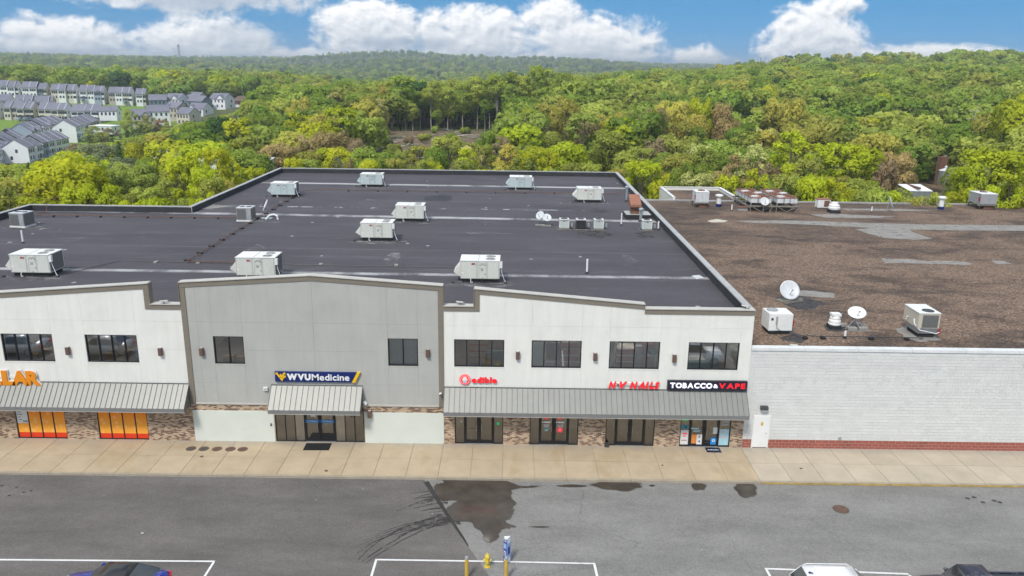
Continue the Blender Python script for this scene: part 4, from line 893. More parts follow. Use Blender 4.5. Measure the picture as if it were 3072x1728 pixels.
HER = """-60,480,190,100,airy,OL;40,470,150,108,airy,OL;60,525,150,94,airy,YG;120,470,150,110,airy,YG;203,409,170,128,round,YG;235,500,120,104,airy,YG;290,505,130,100,airy,YG;330,555,110,92,round,YG;400,548,120,94,airy,YG;455,545,100,96,round,YG;515,560,100,94,airy,LG;350,530,90,112,airy,OL;430,520,100,118,airy,LG;500,500,100,122,airy,OL;
558,418,120,122,airy,YG;610,470,90,112,airy,YG;648,420,85,125,airy,YG;690,440,80,135,airy,YG;632,500,80,104,tall,LG;600,540,80,98,airy,YG;87,432,36,190,conifer,DG;30,440,110,185,bush,OL;140,445,60,200,bush,GG;365,388,56,200,conifer,DG;310,398,120,205,airy,GG;285,425,90,195,airy,GG;340,440,90,180,airy,GG;410,398,46,225,round,YG;446,438,62,175,round,G;420,470,60,165,tall,OL;470,455,60,160,airy,YG;520,470,70,150,airy,LG;395,440,50,190,tall,GG;
590,345,120,245,round,G;560,370,80,235,round,DG;640,350,90,250,round,G;668,335,85,240,round,DG;740,332,76,255,oak,GG;705,345,70,262,round,LG;790,292,95,295,round,LG;850,288,85,305,round,LG;905,283,66,292,oak,GO;965,278,100,300,round,G;915,326,95,262,round,DG;790,332,115,252,round,G;838,366,105,232,round,G;1013,275,52,305,tall,PY;985,328,98,232,oak,GO;895,375,118,203,oak,GO;940,390,90,198,oak,TA;1000,378,104,196,oak,TA;838,412,96,192,oak,TA;752,428,98,180,round,LG;700,470,70,150,airy,YG;760,478,80,138,airy,YG;812,490,70,132,airy,YG;880,455,58,142,airy,YG;1103,462,62,142,round,YG;1160,440,80,172,round,G;1105,290,68,272,tall,OL;1147,296,48,272,tall,PY;1165,262,44,322,tall,GO;1240,242,104,332,round,DG;1205,250,60,345,round,DG;1035,242,130,382,round,G;1065,402,66,192,oak,BR;1045,465,38,152,airy,BR;1012,460,46,156,airy,GG;930,440,76,162,airy,OL;1070,330,70,250,tall,LG;1120,350,80,240,round,TG;1030,355,60,232,round,DG;1180,465,60,150,airy,OL;
1295,246,58,312,tall,LG;1262,275,50,318,tall,TG;1343,262,56,314,tall,LG;1387,250,58,312,tall,TG;1430,232,66,314,tall,LG;1466,246,60,316,tall,TG;1487,226,64,313,tall,LG;1520,220,62,312,tall,TG;1559,231,62,314,tall,LG;1597,203,64,318,tall,TG;1636,211,66,322,tall,LG;1680,222,66,330,tall,TG;1730,232,66,335,tall,LG;1790,228,66,335,tall,TG;1220,300,46,306,tall,TG;1240,310,40,304,tall,LG;1310,330,36,303,tall,G;1452,300,36,305,tall,G;
1669,290,100,238,oak,GO;1565,322,86,242,oak,YG;1720,305,56,246,oak,GO;1610,355,66,228,oak,TA;1640,385,70,215,oak,OL;1738,342,86,226,oak,TA;1764,306,88,272,round,LG;1828,328,96,232,oak,GO;1690,412,120,162,round,YG;1640,440,80,150,airy,YG;1830,386,112,166,tall,LG;1345,402,112,172,airy,LG;1310,430,70,165,round,G;1500,402,64,182,airy,BR;1445,427,86,162,airy,OL;1520,426,76,160,airy,GO;1459,387,46,215,round,G;1300,475,70,138,airy,YG;1390,470,90,140,airy,OL;1480,480,90,138,airy,GO;1570,465,90,142,airy,OL;1640,490,80,134,round,YG;1720,480,80,135,airy,OL;1770,478,70,135,airy,LG;1250,475,60,150,bush,OL;
2005,294,100,238,oak,GO;1947,316,80,228,oak,TA;1886,322,76,228,oak,OL;2083,286,66,248,oak,YG;2060,330,80,232,oak,GO;2153,299,58,248,oak,TA;2170,343,66,240,oak,TA;2202,369,60,222,round,G;2231,359,38,222,tall,G;2330,283,110,252,oak,GO;2278,255,56,332,round,YG;2390,353,120,216,oak,GO;2463,363,52,218,oak,OL;1962,399,70,186,oak,BR;2028,393,126,186,oak,OL;2095,416,76,182,oak,PY;2153,404,86,182,round,LG;2243,421,116,150,airy,PY;2210,450,80,146,airy,TA;2300,460,80,150,oak,BR;2362,381,136,152,airy,YG;2492,406,146,150,airy,YG;2420,450,90,142,airy,OL;2025,484,64,126,round,TG;2086,501,116,118,airy,PY;1925,470,120,124,airy,YG;1880,440,80,150,round,LG;1975,520,70,112,airy,YG;2190,241,86,380,oak,GO;2150,480,80,132,airy,TA;
2611,373,126,202,oak,GO;2680,421,86,176,oak,TA;2640,440,70,165,oak,BR;2704,409,46,200,round,G;2549,411,152,146,airy,YG;2937,316,80,240,oak,GO;3050,256,140,232,round,YG;3045,346,116,202,round,LG;2960,406,160,142,airy,YG;3035,440,120,140,airy,YG;2900,440,90,138,airy,YG;2700,335,80,262,round,OL;2760,345,84,258,round,G;2815,350,90,262,round,OL;2865,340,80,258,round,G;2720,385,70,240,round,DG;2790,395,80,246,round,DG;2850,400,80,246,round,OL;2990,350,70,230,oak,OL;3080,420,120,150,airy,YG;
2180,505,90,116,airy,YG;2270,490,90,118,airy,YG;2350,495,90,114,airy,OL;2430,490,95,116,round,YG;2520,500,90,115,airy,YG;2600,505,90,114,airy,OL;2640,520,80,112,round,LG;2560,525,70,111,bush,YG;2700,530,80,112,airy,YG;2750,535,80,112,airy,OL;2830,530,80,112,airy,LG;2880,505,90,118,airy,YG;2950,500,100,116,airy,YG;3040,500,100,116,airy,YG;3110,490,100,118,airy,OL;1870,520,60,110,airy,YG"""
HER += ';1180,418,46,225,bush,OL;1210,440,50,212,bush,LG;1250,430,44,222,bush,GG;1290,425,56,220,bush,OL;1330,432,50,214,airy,LG;1375,420,50,222,bush,OL;1410,425,56,218,airy,OL;1440,405,40,235,bush,G;1170,400,40,250,bush,GG;1275,398,36,262,bush,OL;1350,396,36,268,bush,G;1490,400,46,240,bush,LG;1225,410,30,255,bush,BR;1310,388,26,292,bush,LG;1395,388,30,290,bush,TG;2735,548,50,135,bush,LG;2775,552,46,134,bush,YG;2705,540,40,138,bush,OL;1225,455,62,162,airy,OL;1275,462,62,158,airy,LG;413,316,46,425,airy,OL;290,356,56,425,airy,LG;318,372,50,415,airy,OL;350,362,44,420,airy,BR;470,336,50,430,airy,OL;448,350,40,420,airy,OL;500,344,46,425,airy,BR;530,352,50,420,airy,OL;240,398,60,385,airy,BR;570,352,60,400,round,LG;610,352,70,390,round,G'
for s_ in HER.replace('\n','').split(';'):
    if s_.strip():
        q = s_.split(','); hero(*[float(v) for v in q[:4]], q[4].strip(), q[5].strip(), pale=(q[4] == 'tall' and 300 < float(q[3]) < 340))
HP = np.array([(t[0], t[1], t[3]) for t in trees])
def built(x, y):                       # ground taken by buildings and the car park
    if y < 36 and -54 < x < 78: return True
    if -36 < x < 18 and y < 68: return True
    return 12 < x < 78 and y < (71 if x < 33 else 60)
def ylim(px, D):
    if D > 640: return -999
    if px < 790 and D < 430: return float(np.interp(px, [-200,120,300,390,520,640,780], [442,442,400,392,372,350,312]))
    if D < 205: return 430 if D > 150 else 500
    return -999
PAL_N = ['YG']*5+['LG']*5+['OL']*4+['G']*2+['TG']*2+['GO','PY']
PAL_M = ['LG']*7+['TG']*6+['G']*4+['OL']*4+['DG','YG','YG']
PAL_F = ['TG']*5+['G']*6+['LG']*3+['OL']*2+['DG']*2
far_pts = []
D = 104.0
while D < 5200:
    s = 9.6 if D < 330 else (8.4+D*.005 if D < 1000 else 12+(D-1000)*.016)
    a = -.70+rt.random()*s/D
    while a < .70:
        DD = D+rt.uniform(-.4,.4)*s; aa = a+rt.uniform(-.35,.35)*s/D; a += s/D
        x, y = DD*math.sin(aa), -CAM_D+DD*math.cos(aa); px = 1536+FPX*math.tan(aa)
        if built(x, y): continue
        if 1110 < px < 1535 and 190 < DD < 302: continue
        if 2740 < px < 2850 and 120 < DD < 245: continue
        if px < 830 and 408 < DD < (632 if px < 500 else 560): continue
        if np.min(np.hypot(HP[:,0]-x, HP[:,1]-y)-HP[:,2]*(.52 if DD < 215 else .42)) < (3.4 if DD < 215 else 2.4): continue
        n_ = noise.noise((x*.008, y*.008, 3.3))
        h = rt.uniform(9,13) if DD < 210 else (rt.uniform(11,16) if DD < 300 else (rt.uniform(14,21) if DD < 620 else rt.uniform(10,23)))
        if DD < 330: kd = rt.choice(('round','oak','oak','airy','airy','tall')); pal = PAL_N if DD < 270 else PAL_M
        else: kd = rt.choice(('round','round','oak','tall','tall')); pal = PAL_M if DD < 1000 else PAL_F
        c = pal[int((rt.random()*.6+(n_+.5)*.4)*len(pal)) % len(pal)] if rt.random() < .6 else rt.choice(pal)
        zb = zt(x, y); yl = ylim(px, DD)
        if yl > 0: h = min(h, CAM_H-(yl-HY(px))/FPX*DD-zb)
        if h < 3.2: continue
        wd = {'round':.88,'oak':.95,'tall':.52,'airy':.80}[kd]*h*rt.uniform(.85,1.15)
        if h < 6.5: kd = 'bush'; wd = h*1.25
        trees.append((x, y, zb, wd, h, kd, c, False, False))
    D += s
far_list = [t for t in trees if math.hypot(t[0], t[1]+CAM_D) > 2e4]
trees.sort(key=lambda t: (not t[8], math.hypot(t[0], t[1]+CAM_D)))
near, rest = trees[:298], trees[298:]
near.sort(key=lambda t: math.hypot(t[0], t[1]+CAM_D))
bands = [(120,'in the rank nearest the roofs'),(155,'in the second rank behind the roofs'),(215,'in the third rank of the wood'),(262,'in the fourth rank of the wood'),(9e9,'in the far rank of the wood')]
lab = {}; byb = {}
for i, t in enumerate(near):
    Dd = math.hypot(t[0], t[1]+CAM_D); b = next(k for k, q in enumerate(bands) if Dd < q[0]); byb.setdefault(b, []).append((math.atan2(t[0], t[1]+CAM_D), i))
for b, l in byb.items():
    for k, (_, i) in enumerate(sorted(l)): lab[i] = '%s %s, %s from the left %s' % (CNAME[near[i][6]], KNAME[near[i][5]], ORD(k+1), bands[b][1])
def tcol(c, r_):
    v = r_.uniform(.82,1.16); q = CT[c]; return (q[0]*v*r_.uniform(.92,1.08), q[1]*v, q[2]*v, 1)
for i, (x, y, zb, wd, h, kd, c, pale, hr) in enumerate(near):
    p_ = rt.choice(PROTO[kd]); root = thing('tree' if kd != 'conifer' else 'conifer_tree', lab[i], 'tree', (x,y,zb), rt.uniform(0,6.28), 'trees behind the roofs')
    root.scale = (wd, wd, h/p_['H'])
    link('trunk', p_['pale'] if pale else p_['trunk'], root); cr = link('crown', p_['crown'], root); cr.color = tcol(c, rt)
# the wood beyond: one mass of instanced trees
pc = bpy.data.collections.new('tree_kinds'); order = []
for kd in ('round','oak','tall','airy','bush'):
    for p_ in PROTO[kd]: order.append((kd, p_))
for i, (kd, p_) in enumerate(order): o = bpy.data.objects.new('kind_%02d' % i, p_['low']); pc.objects.link(o)
idx_by = {}
for i, (kd, p_) in enumerate(order): idx_by.setdefault(kd, []).append(i)
def wood(name, lst, label):
    n = len(lst); me = bpy.data.meshes.new(name); me.vertices.add(n); co = np.zeros((n,3)); ro = np.zeros((n,3)); sl = np.zeros((n,3)); tn = np.ones((n,4)); ix = np.zeros(n, dtype=np.int32)
    for i, (x, y, zb, wd, h, kd, c, pale, hr) in enumerate(lst):
        if kd == 'conifer': kd = 'tall'
        k = rt.choice(idx_by[kd]); co[i] = (x,y,zb); ro[i,2] = rt.uniform(0,6.28); sl[i] = (wd, wd, h/order[k][1]['H']); tn[i] = tcol(c, rt); ix[i] = k
    me.vertices.foreach_set('co', co.ravel())
    for nm, ty, dat, key in (('rot','FLOAT_VECTOR',ro,'vector'),('scl','FLOAT_VECTOR',sl,'vector'),('tint','FLOAT_COLOR',tn,'color'),('kindex','INT',ix,'value')):
        at = me.attributes.new(nm, ty, 'POINT'); at.data.foreach_set(key, dat.ravel())
    o = link(name, me); tag(o, label, 'wood', kind='stuff')
    ng = bpy.data.node_groups.new('scatter_trees', 'GeometryNodeTree'); ng.interface.new_socket('Geometry', in_out='INPUT', socket_type='NodeSocketGeometry'); ng.interface.new_socket('Geometry', in_out='OUTPUT', socket_type='NodeSocketGeometry')
    g_ = NT(ng); a_ = g_.n('NodeGroupInput'); z_ = g_.n('NodeGroupOutput')
    ci = g_.n('GeometryNodeCollectionInfo'); ci.inputs['Collection'].default_value = pc; ci.inputs['Separate Children'].default_value = True; ci.inputs['Reset Children'].default_value = True
    na_ = lambda nm, ty: g_.n('GeometryNodeInputNamedAttribute', {'Name': nm}, data_type=ty).outputs['Attribute']
    m2p = g_.n('GeometryNodeMeshToPoints', {'Mesh': a_.outputs[0]})
    iop = g_.n('GeometryNodeInstanceOnPoints', {'Points': m2p.outputs[0], 'Instance': ci.outputs[0], 'Pick Instance': True, 'Instance Index': na_('kindex','INT'), 'Rotation': na_('rot','FLOAT_VECTOR'), 'Scale': na_('scl','FLOAT_VECTOR')})
    g_.put(z_.inputs[0], iop.outputs[0]); md = o.modifiers.new('scatter', 'NODES'); md.node_group = ng; return o
wood('distant_woodland', rest, 'distant woodland of mixed spring greens covering the hills')
print('TREES', len(near), len(rest))
# felled timber on the cleared slope
rl = random.Random(9)
lg = []
for k in range(60):
    px, D = rl.choice(((1190,262),(1215,250),(1180,240),(1420,285),(1230,225),(1300,290),(1370,292)));  px += rl.gauss(0,22); D += rl.gauss(0,9); x, y = P(px, D); z = zt(x,y); a = rl.uniform(-.6,.6)+rl.choice((0,0,.7)); L = rl.uniform(1.5,5.5)
    lg.append(((x-L*math.cos(a)/2, y-L*math.sin(a)/2, z+.25+rl.uniform(0,.4)), (x+L*math.cos(a)/2, y+L*math.sin(a)/2, z+.25+rl.uniform(0,.8)), rl.uniform(.08,.22)))
lm = MB()
for a, b, r in lg: lm.tube([a, b], r, 6, True, r*.6)
tag(lm.build('felled_timber', 'log_grey'), 'grey felled branches strewn over the cleared brown slope', 'timber', kind='stuff')
# ------------------------------------------------------------------ houses on the far hillside
winm = MB().box(-.5,.5,-.06,.05,-.75,.75).mesh('window', 'house_glass'); doorm = MB().box(-.9,.9,-.06,.05,-1.05,1.05).mesh('patio_door', 'house_glass')
_hm = {}
def house(name, label, cat, x, y, z, rz, W, Dp, H, rise, wall, roof, group=None, ends=(True,True), fgable=False, garage=False, deck=False, nwin=(2,3), ridge='x', hip=False, seed=0):
    t = thing(name, label, cat, (x,y,z), rz, group); w2, d2 = W/2, Dp/2; rr_ = random.Random(seed)
    b = MB().box(-w2, w2, -d2, d2, -1.2, H)
    if not hip:
        for sgn, e in ((-1,ends[0]),(1,ends[1])):
            if e: xx = sgn*w2; b.prism([(xx-(.0 if sgn < 0 else .1),-d2,H),(xx-(.0 if sgn < 0 else .1),d2,H),(xx-(.0 if sgn < 0 else .1),0,H+rise)], (.1,0,0))
    b.build('wall', wall, t, fix=True)
    r = MB(); e = .35; ov = .25; ov0, ov1 = (-w2-(ov if ends[0] else 0)), (w2+(ov if ends[1] else 0)); sl_ = rise/d2
    if hip:
        xs = (-w2-e, w2+e); pts = [(xs[0],-d2-e,H),(xs[1],-d2-e,H),(xs[1],d2+e,H),(xs[0],d2+e,H),(-w2*.45,0,H+rise),(w2*.45,0,H+rise)]
        b0 = len(r.V); r.V += pts
        for f in ((0,1,5,4),(1,2,5),(2,3,4,5),(3,0,4),(3,2,1,0)): r.face([b0+i for i in f])
    else:
        r.prism([(ov0,-d2-e,H-e*sl_+.05),(ov0,0,H+rise+.05),(ov0,0,H+rise+.28),(ov0,-d2-e,H-e*sl_+.28)], (ov1-ov0,0,0))
        r.prism([(ov0,d2+e,H-e*sl_+.05),(ov0,0,H+rise+.05),(ov0,0,H+rise+.28),(ov0,d2+e,H-e*sl_+.28)], (ov1-ov0,0,0))
    ro = r.build('roof', roof, t, fix=True)
    if not hip and not ends[1]: MB().prism([(w2-.02,-d2-e,H-e*sl_+.26),(w2-.02,0,H+rise+.27),(w2-.02,0,H+rise+.42),(w2-.02,-d2-e,H-e*sl_+.40)], (.14,0,0)).build('party_wall_cap', 'house_white', ro, fix=True)
    if fgable:
        gx = rr_.choice((-.22,.22))*W; gw = W*.46; gr = gw*.42
        MB().prism([(gx-gw/2,-d2-.5,H-.2),(gx+gw/2,-d2-.5,H-.2),(gx,-d2-.5,H+gr)], (0,.4,0)).build('gable', wall, t, fix=True)
        g = MB()
        for sg in (-1,1): g.prism([(gx+sg*(gw/2+.3),-d2-.8,H-.35),(gx,-d2-.8,H+gr+.05),(gx,-d2-.8,H+gr+.3),(gx+sg*(gw/2+.3),-d2-.8,H-.1)], (0,d2*.75,0))
        g.build('gable_roof', roof, t, fix=True)
    fl = max(1, int(H/2.9))
    for f in range(fl):
        zz = H-1.5-f*2.9
        if f == 1 and deck:
            link('patio_door', doorm, t, (0,-d2-.001,zz)); k_ = nwin[0]
        else: k_ = nwin[1] if f == 0 else nwin[0]
        if f == 1 and deck: xs = (-W*.36, W*.36)
        else: xs = [(-.5+(q+.5)/k_)*W*.86 for q in range(k_)] if W < 9 else [(-.5+(q+.5)/(k_+1))*W*.9 for q in range(k_+1)]
        for q in xs: link('window', winm, t, (q,-d2-.001,zz))
    if ends[0]:
        for zz in (H-1.5, H-4.4): o = link('window', winm, t, (-w2-.001,rr_.uniform(-.2,.2)*Dp,zz)); o.rotation_euler = (0,0,math.pi/2)
    if ends[1]:
        for zz in (H-1.5, H-4.4): o = link('window', winm, t, (w2+.001,rr_.uniform(-.2,.2)*Dp,zz)); o.rotation_euler = (0,0,math.pi/2)
    if deck:
        zz = H-1.5-2.9-1.15; dk = MB().box(-W*.42, W*.42, -d2-3.0, -d2-.02, zz-.25, zz).build('deck', 'deck_teal', t)
        m_ = MB(); m_.box(-W*.42, W*.42, -d2-3.0, -d2-2.92, zz+.9, zz+1.0); m_.box(-W*.42, -W*.42+.1, -d2-2.9, -d2-2.8, -3, zz-.26); m_.box(W*.42-.1, W*.42, -d2-2.9, -d2-2.8, -3, zz-.26); m_.build('deck_rail', 'house_white', dk)
    if garage: MB().box(-W*.32, W*.32, -d2-.07, -d2+.02, .1, 2.4).build('garage_door', 'house_white', t)
    return t
def hrow(nm, p0, p1, z0, z1, n, H, walls_, where, seed, flip=0, Dp=10.5, rise=3.4, deck=.6, brk=5, fg=.3):
    rr_ = random.Random(seed); x0, y0 = p0; x1, y1 = p1; a = math.atan2(y1-y0, x1-x0)+flip; L = math.hypot(x1-x0, y1-y0); W = L/n; zz = z0
    for k in range(n):
        f = (k+.5)/n; st_ = (k % brk); blockend = st_ == brk-1 or k == n-1
        if st_ in (0,2): zz = z0+(z1-z0)*f+rr_.uniform(-.3,.3)
        gap = 2.6 if blockend else 0; dn_ = rr_.choice((0,0,.9,-.6)); wl = rr_.choice(walls_)
        e0, e1 = (st_ == 0, blockend) if flip == 0 else (blockend, st_ == 0)
        house('townhouse', '%s townhouse, %s from the left in %s' % ({'house_white':'white','house_cream':'cream','house_beige':'beige','house_blue':'pale blue','house_slate':'slate-grey'}[wl], ORD(k+1), where), 'house',
              x0+(x1-x0)*f-math.cos(a)*gap/2-math.sin(a)*dn_, y0+(y1-y0)*f-math.sin(a)*gap/2+math.cos(a)*dn_, zz, a, W-gap, Dp, H, rise, wl, 'shingle', 'townhouses on the hillside', (e0,e1), rr_.random() < fg, False, rr_.random() < deck, seed=seed*50+k)
WL = ['house_white']*8+['house_cream','house_beige','house_blue','house_slate']
hrow('r', P(-60,618), P(478,588), -.2, -5.6, 26, 7.8, WL, 'the top row below the wood', 1, deck=.35, brk=4, fg=.25)
hrow('r', P(-40,572), P(205,562), -6.5, -8.0, 10, 6.4, WL, 'the roofs peeping over the second row', 2, deck=0, brk=5, fg=.7)
hrow('r', P(-45,548), P(345,518), -9.5, -12.0, 20, 7.0, ['house_white']*4+['house_cream','house_beige']*2, 'the second row above the green bank', 3, deck=.8, brk=5, fg=.1)
hrow('r', P(78,448), P(196,498), -15.6, -13.4, 7, 5.8, ['house_white','house_cream','house_blue'], 'the slanting row under the green bank', 4, deck=.3, brk=7, fg=.5)
hrow('r', P(62,402), P(192,440), -20.3, -16.8, 7, 6.4, ['house_white','house_white','house_cream','house_blue'], 'the lowest slanting row', 5, deck=.6, brk=7, fg=0)
hrow('r', P(-40,398), P(55,446), -20.8, -17.0, 7, 5.8, ['house_blue','house_white','house_blue'], 'the lowest row at the left edge', 6, deck=0, brk=4, fg=.6)
hrow('r', P(210,452), P(286,496), -15.2, -13.6, 6, 6.4, ['house_beige','house_white','house_beige'], 'the slanting row right of the lawn', 7, deck=.5, brk=6, fg=0)
for k, (px, yb, D, W, H, rz, wl, rfm, txt, kw) in enumerate([
   (497,322,545,10,6.5,.35,'house_slate','shingle','grey detached house right of the top townhouse row',{}),(552,320,548,11,6.5,-.3,'house_white','shingle','white detached house with twin front gables above the lane',{'fgable':True}),
   (609,312,560,10,5.5,-.25,'house_cream','shingle','cream detached house at the wood edge',{}),(618,325,540,11,6.0,-.3,'house_slate','shingle','dark slate house with porch in front of the cream one',{}),
   (684,328,545,12,8.0,-.35,'house_white','shingle','large white house with two dormer gables near the brick house',{'fgable':True}),(742,320,560,10,4.8,.1,'house_brick','shingle_brown','small red brick house with hipped roof at the wood edge',{'hip':True,'garage':True}),
   (549,345,510,10,6.5,-.4,'house_beige','shingle','taupe house with front gable below the lane',{'fgable':True}),(582,360,490,9,6.0,-.35,'house_cream','shingle','cream gabled house half hidden by trees',{}),
   (618,344,515,11,5.5,-.3,'house_white','shingle','white low house with blue-grey roof by the green trees',{'fgable':True}),(492,356,480,11,6.6,.5,'house_white','shingle','big white house with grey roof behind thin trees',{}),(440,360,478,9,5.6,.5,'house_beige','shingle','beige house with pale porch behind the tall thin tree',{'fgable':True}),
   (352,338,500,9,4.0,.2,'house_white','shingle','small white house with dark roof beside the second townhouse row',{'rise':2.4}),(330,372,470,12,3.0,.0,'house_white','house_white','long white flat shed below the townhouses',{'hip':True})]):
    x, y = P(px, D); zb = CAM_H-(yb-HY(px))/FPX*D
    kw = dict(kw); house('detached_house', txt, 'house', x, y, zb, rz, W, 9.5, H, kw.pop('rise', 3.0 if H > 4 else .6), wl, rfm, 'detached houses on the hillside', seed=900+k, **kw)
x, y = P(3030, 620); house('detached_house', 'pale house with brown roof on the right skyline', 'house', x, y, CAM_H-(252-HY(3030))/FPX*620, .15, 17, 10, 5, 3, 'house_blue', 'shingle_brown', seed=990)
for px, yb, D, W, H, txt in ((636,486,172,5.6,1.9,'white flat-roofed trailer among trees left of the roof'),(505,438,235,5,1.6,'small white roofed shed among the left trees'),(808,490,180,1.2,2.0,'pale blue shed glimpsed behind the tan trees')):
    x, y = P(px, D); zz = CAM_H-(yb-HY(px))/FPX*D; t = thing('shed', txt, 'shed', (x,y,zz), .1); MB().box(-W/2,W/2,-2.5,2.5,-1.5,H).build('wall', 'house_white', t); MB().box(-W/2-.3,W/2+.3,-2.9,2.9,H+.002,H+.14).build('roof', 'dish_grey', t)
# industrial bits right: rusty chimney block, silver tank, white flat roof
x, y = P(2815, 215); z0 = CAM_H-(490-HY(2815))/FPX*215; t = thing('rusty_stack', 'rust red ribbed tower above the silver tank', 'tower', (x,y,z0), .2)
MB().box(-.8,.8,-.8,.8,-2,4.6).build('body', 'rust', t)
for k in range(5): MB().box(-.83+.38*k,-.78+.38*k,-.86,-.801,-2,4.6).build('rib', 'rust_box', t)
MB().box(.3,.9,-.2,.2,4.61,4.9).build('cap', 'galv', t)
x, y = P(2829, 205); z0 = CAM_H-(498-HY(2829))/FPX*205; t = thing('storage_tank', 'silver corrugated tank standing before the rusty tower', 'tank', (x,y,z0)); MB().lathe([(1.4,-1),(1.4,2.0)], n=24).build('body', 'galv', t); MB().lathe([(1.46,2.0),(.3,2.5),(.3,2.9),(.1,3.1)], n=24).build('lid', 'dish_grey', t)
x, y = P(2745, 168); z0 = CAM_H-(552-HY(2745))/FPX*168; t = thing('shed', 'white low-roofed shed in the clearing behind the gravel roof', 'shed', (x,y,z0), .0); MB().box(-2.1,2.1,-2.3,2.3,-4,1.6).build('wall', 'galv', t); MB().prism([(-2.2,-2.4,1.61),(2.2,-2.4,1.61),(2.2,2.4,2.2),(-2.2,2.4,2.2)], (0,0,.12)).build('roof', 'house_white', t, fix=True); MB().box(-.5,-.1,-2.45,2.4,2.0,2.36).build('ridge_strip', 'rust', t)
# utility pole, pylons, smokestack
x, y = P(2890, 255); zb = zt(x,y); t = thing('utility_pole', 'grey wooden utility pole with two crossarms above the right wood', 'pole', (x,y,zb)); zt_ = CAM_H-(308-HY(2890))/FPX*255-zb
MB().tube([(0,0,0),(0,0,zt_)], .16, 8, True, .11).build('post', 'log_grey', t)
for dz_ in (1.4,3.6): MB().box(-1.8,1.8,-.06,.06,zt_-dz_,zt_-dz_+.13).build('crossarm', 'log_grey', t)
for k in range(3): MB().tube([(-1.6+1.6*k,0,zt_-1.3),(-6+1.6*k,12,zt_-2.4),(-14+1.6*k,30,zt_-2.2)], .012, 4).build('wire', 'steel_dark', t)
def pylon(px, ytop, D, h, label):
    x, y = P(px, D); z1 = CAM_H-(ytop-HY(px))/FPX*D; t = thing('pylon', label, 'pylon', (x,y,z1-h), .25)
    b = MB(); s = h*.09
    for sx in (-1,1):
        for sy in (-1,1): b.tube([(sx*s,sy*s,0),(sx*s*.35,sy*s*.35,h*.72),(sx*s*1.5,sy*s*.2,h)], .22, 4)
    for k in range(6): q = s*(1-.65*k/6); zz = h*.72*k/6; b.tube([(-q,-q,zz),(q*.9,-q*.9,zz+h*.12)], .12, 4); b.tube([(q,-q,zz),(-q*.9,-q*.9,zz+h*.12)], .12, 4)
    b.build('lattice', 'tower_steel', t); MB().tube([(-s*3,0,h*.82),(s*3,0,h*.82)], .25, 4).build('crossarm', 'tower_steel', t)
    for sx in (-1,1): MB().tube([(sx*s*3,0,h*.82),(sx*s*2.2,0,h)], .2, 4).build('arm', 'tower_steel', t)
pylon(2253, 186, 1000, 30, 'thin lattice pylon on the skyline left of the right ridge'); pylon(2720, 217, 640, 22, 'wide lattice pylon before the right ridge')
x, y = P(571, 3600); z1 = CAM_H-(152-HY(571))/FPX*3600; t = thing('smokestack', 'tall grey smokestack on the far left skyline', 'smokestack', (x,y,z1-60)); MB().lathe([(5.5,-40),(4.2,60)], n=16).build('shaft', 'tower_steel', t); MB().lathe([(4.3,50),(4.3,57)], n=16).build('band', 'rust', t)
# ------------------------------------------------------------------ haze
hz = bpy.data.materials.new('haze'); hz.use_nodes = True; MATS['haze'] = hz; t = NT(hz.node_tree); o = t.n('ShaderNodeOutputMaterial')
t.put(o.inputs['Volume'], t.n('ShaderNodeVolumePrincipled', {'Color': (.80,.90,1.0), 'Density': .00022, 'Anisotropy': .2}).outputs[0])
zz = min(v[2] for v in tm.V)-2
HZ = MB().box(-9000, 9000, -400, 11500, zz, 112).build('haze', 'haze'); tag(HZ, kind='stuff')
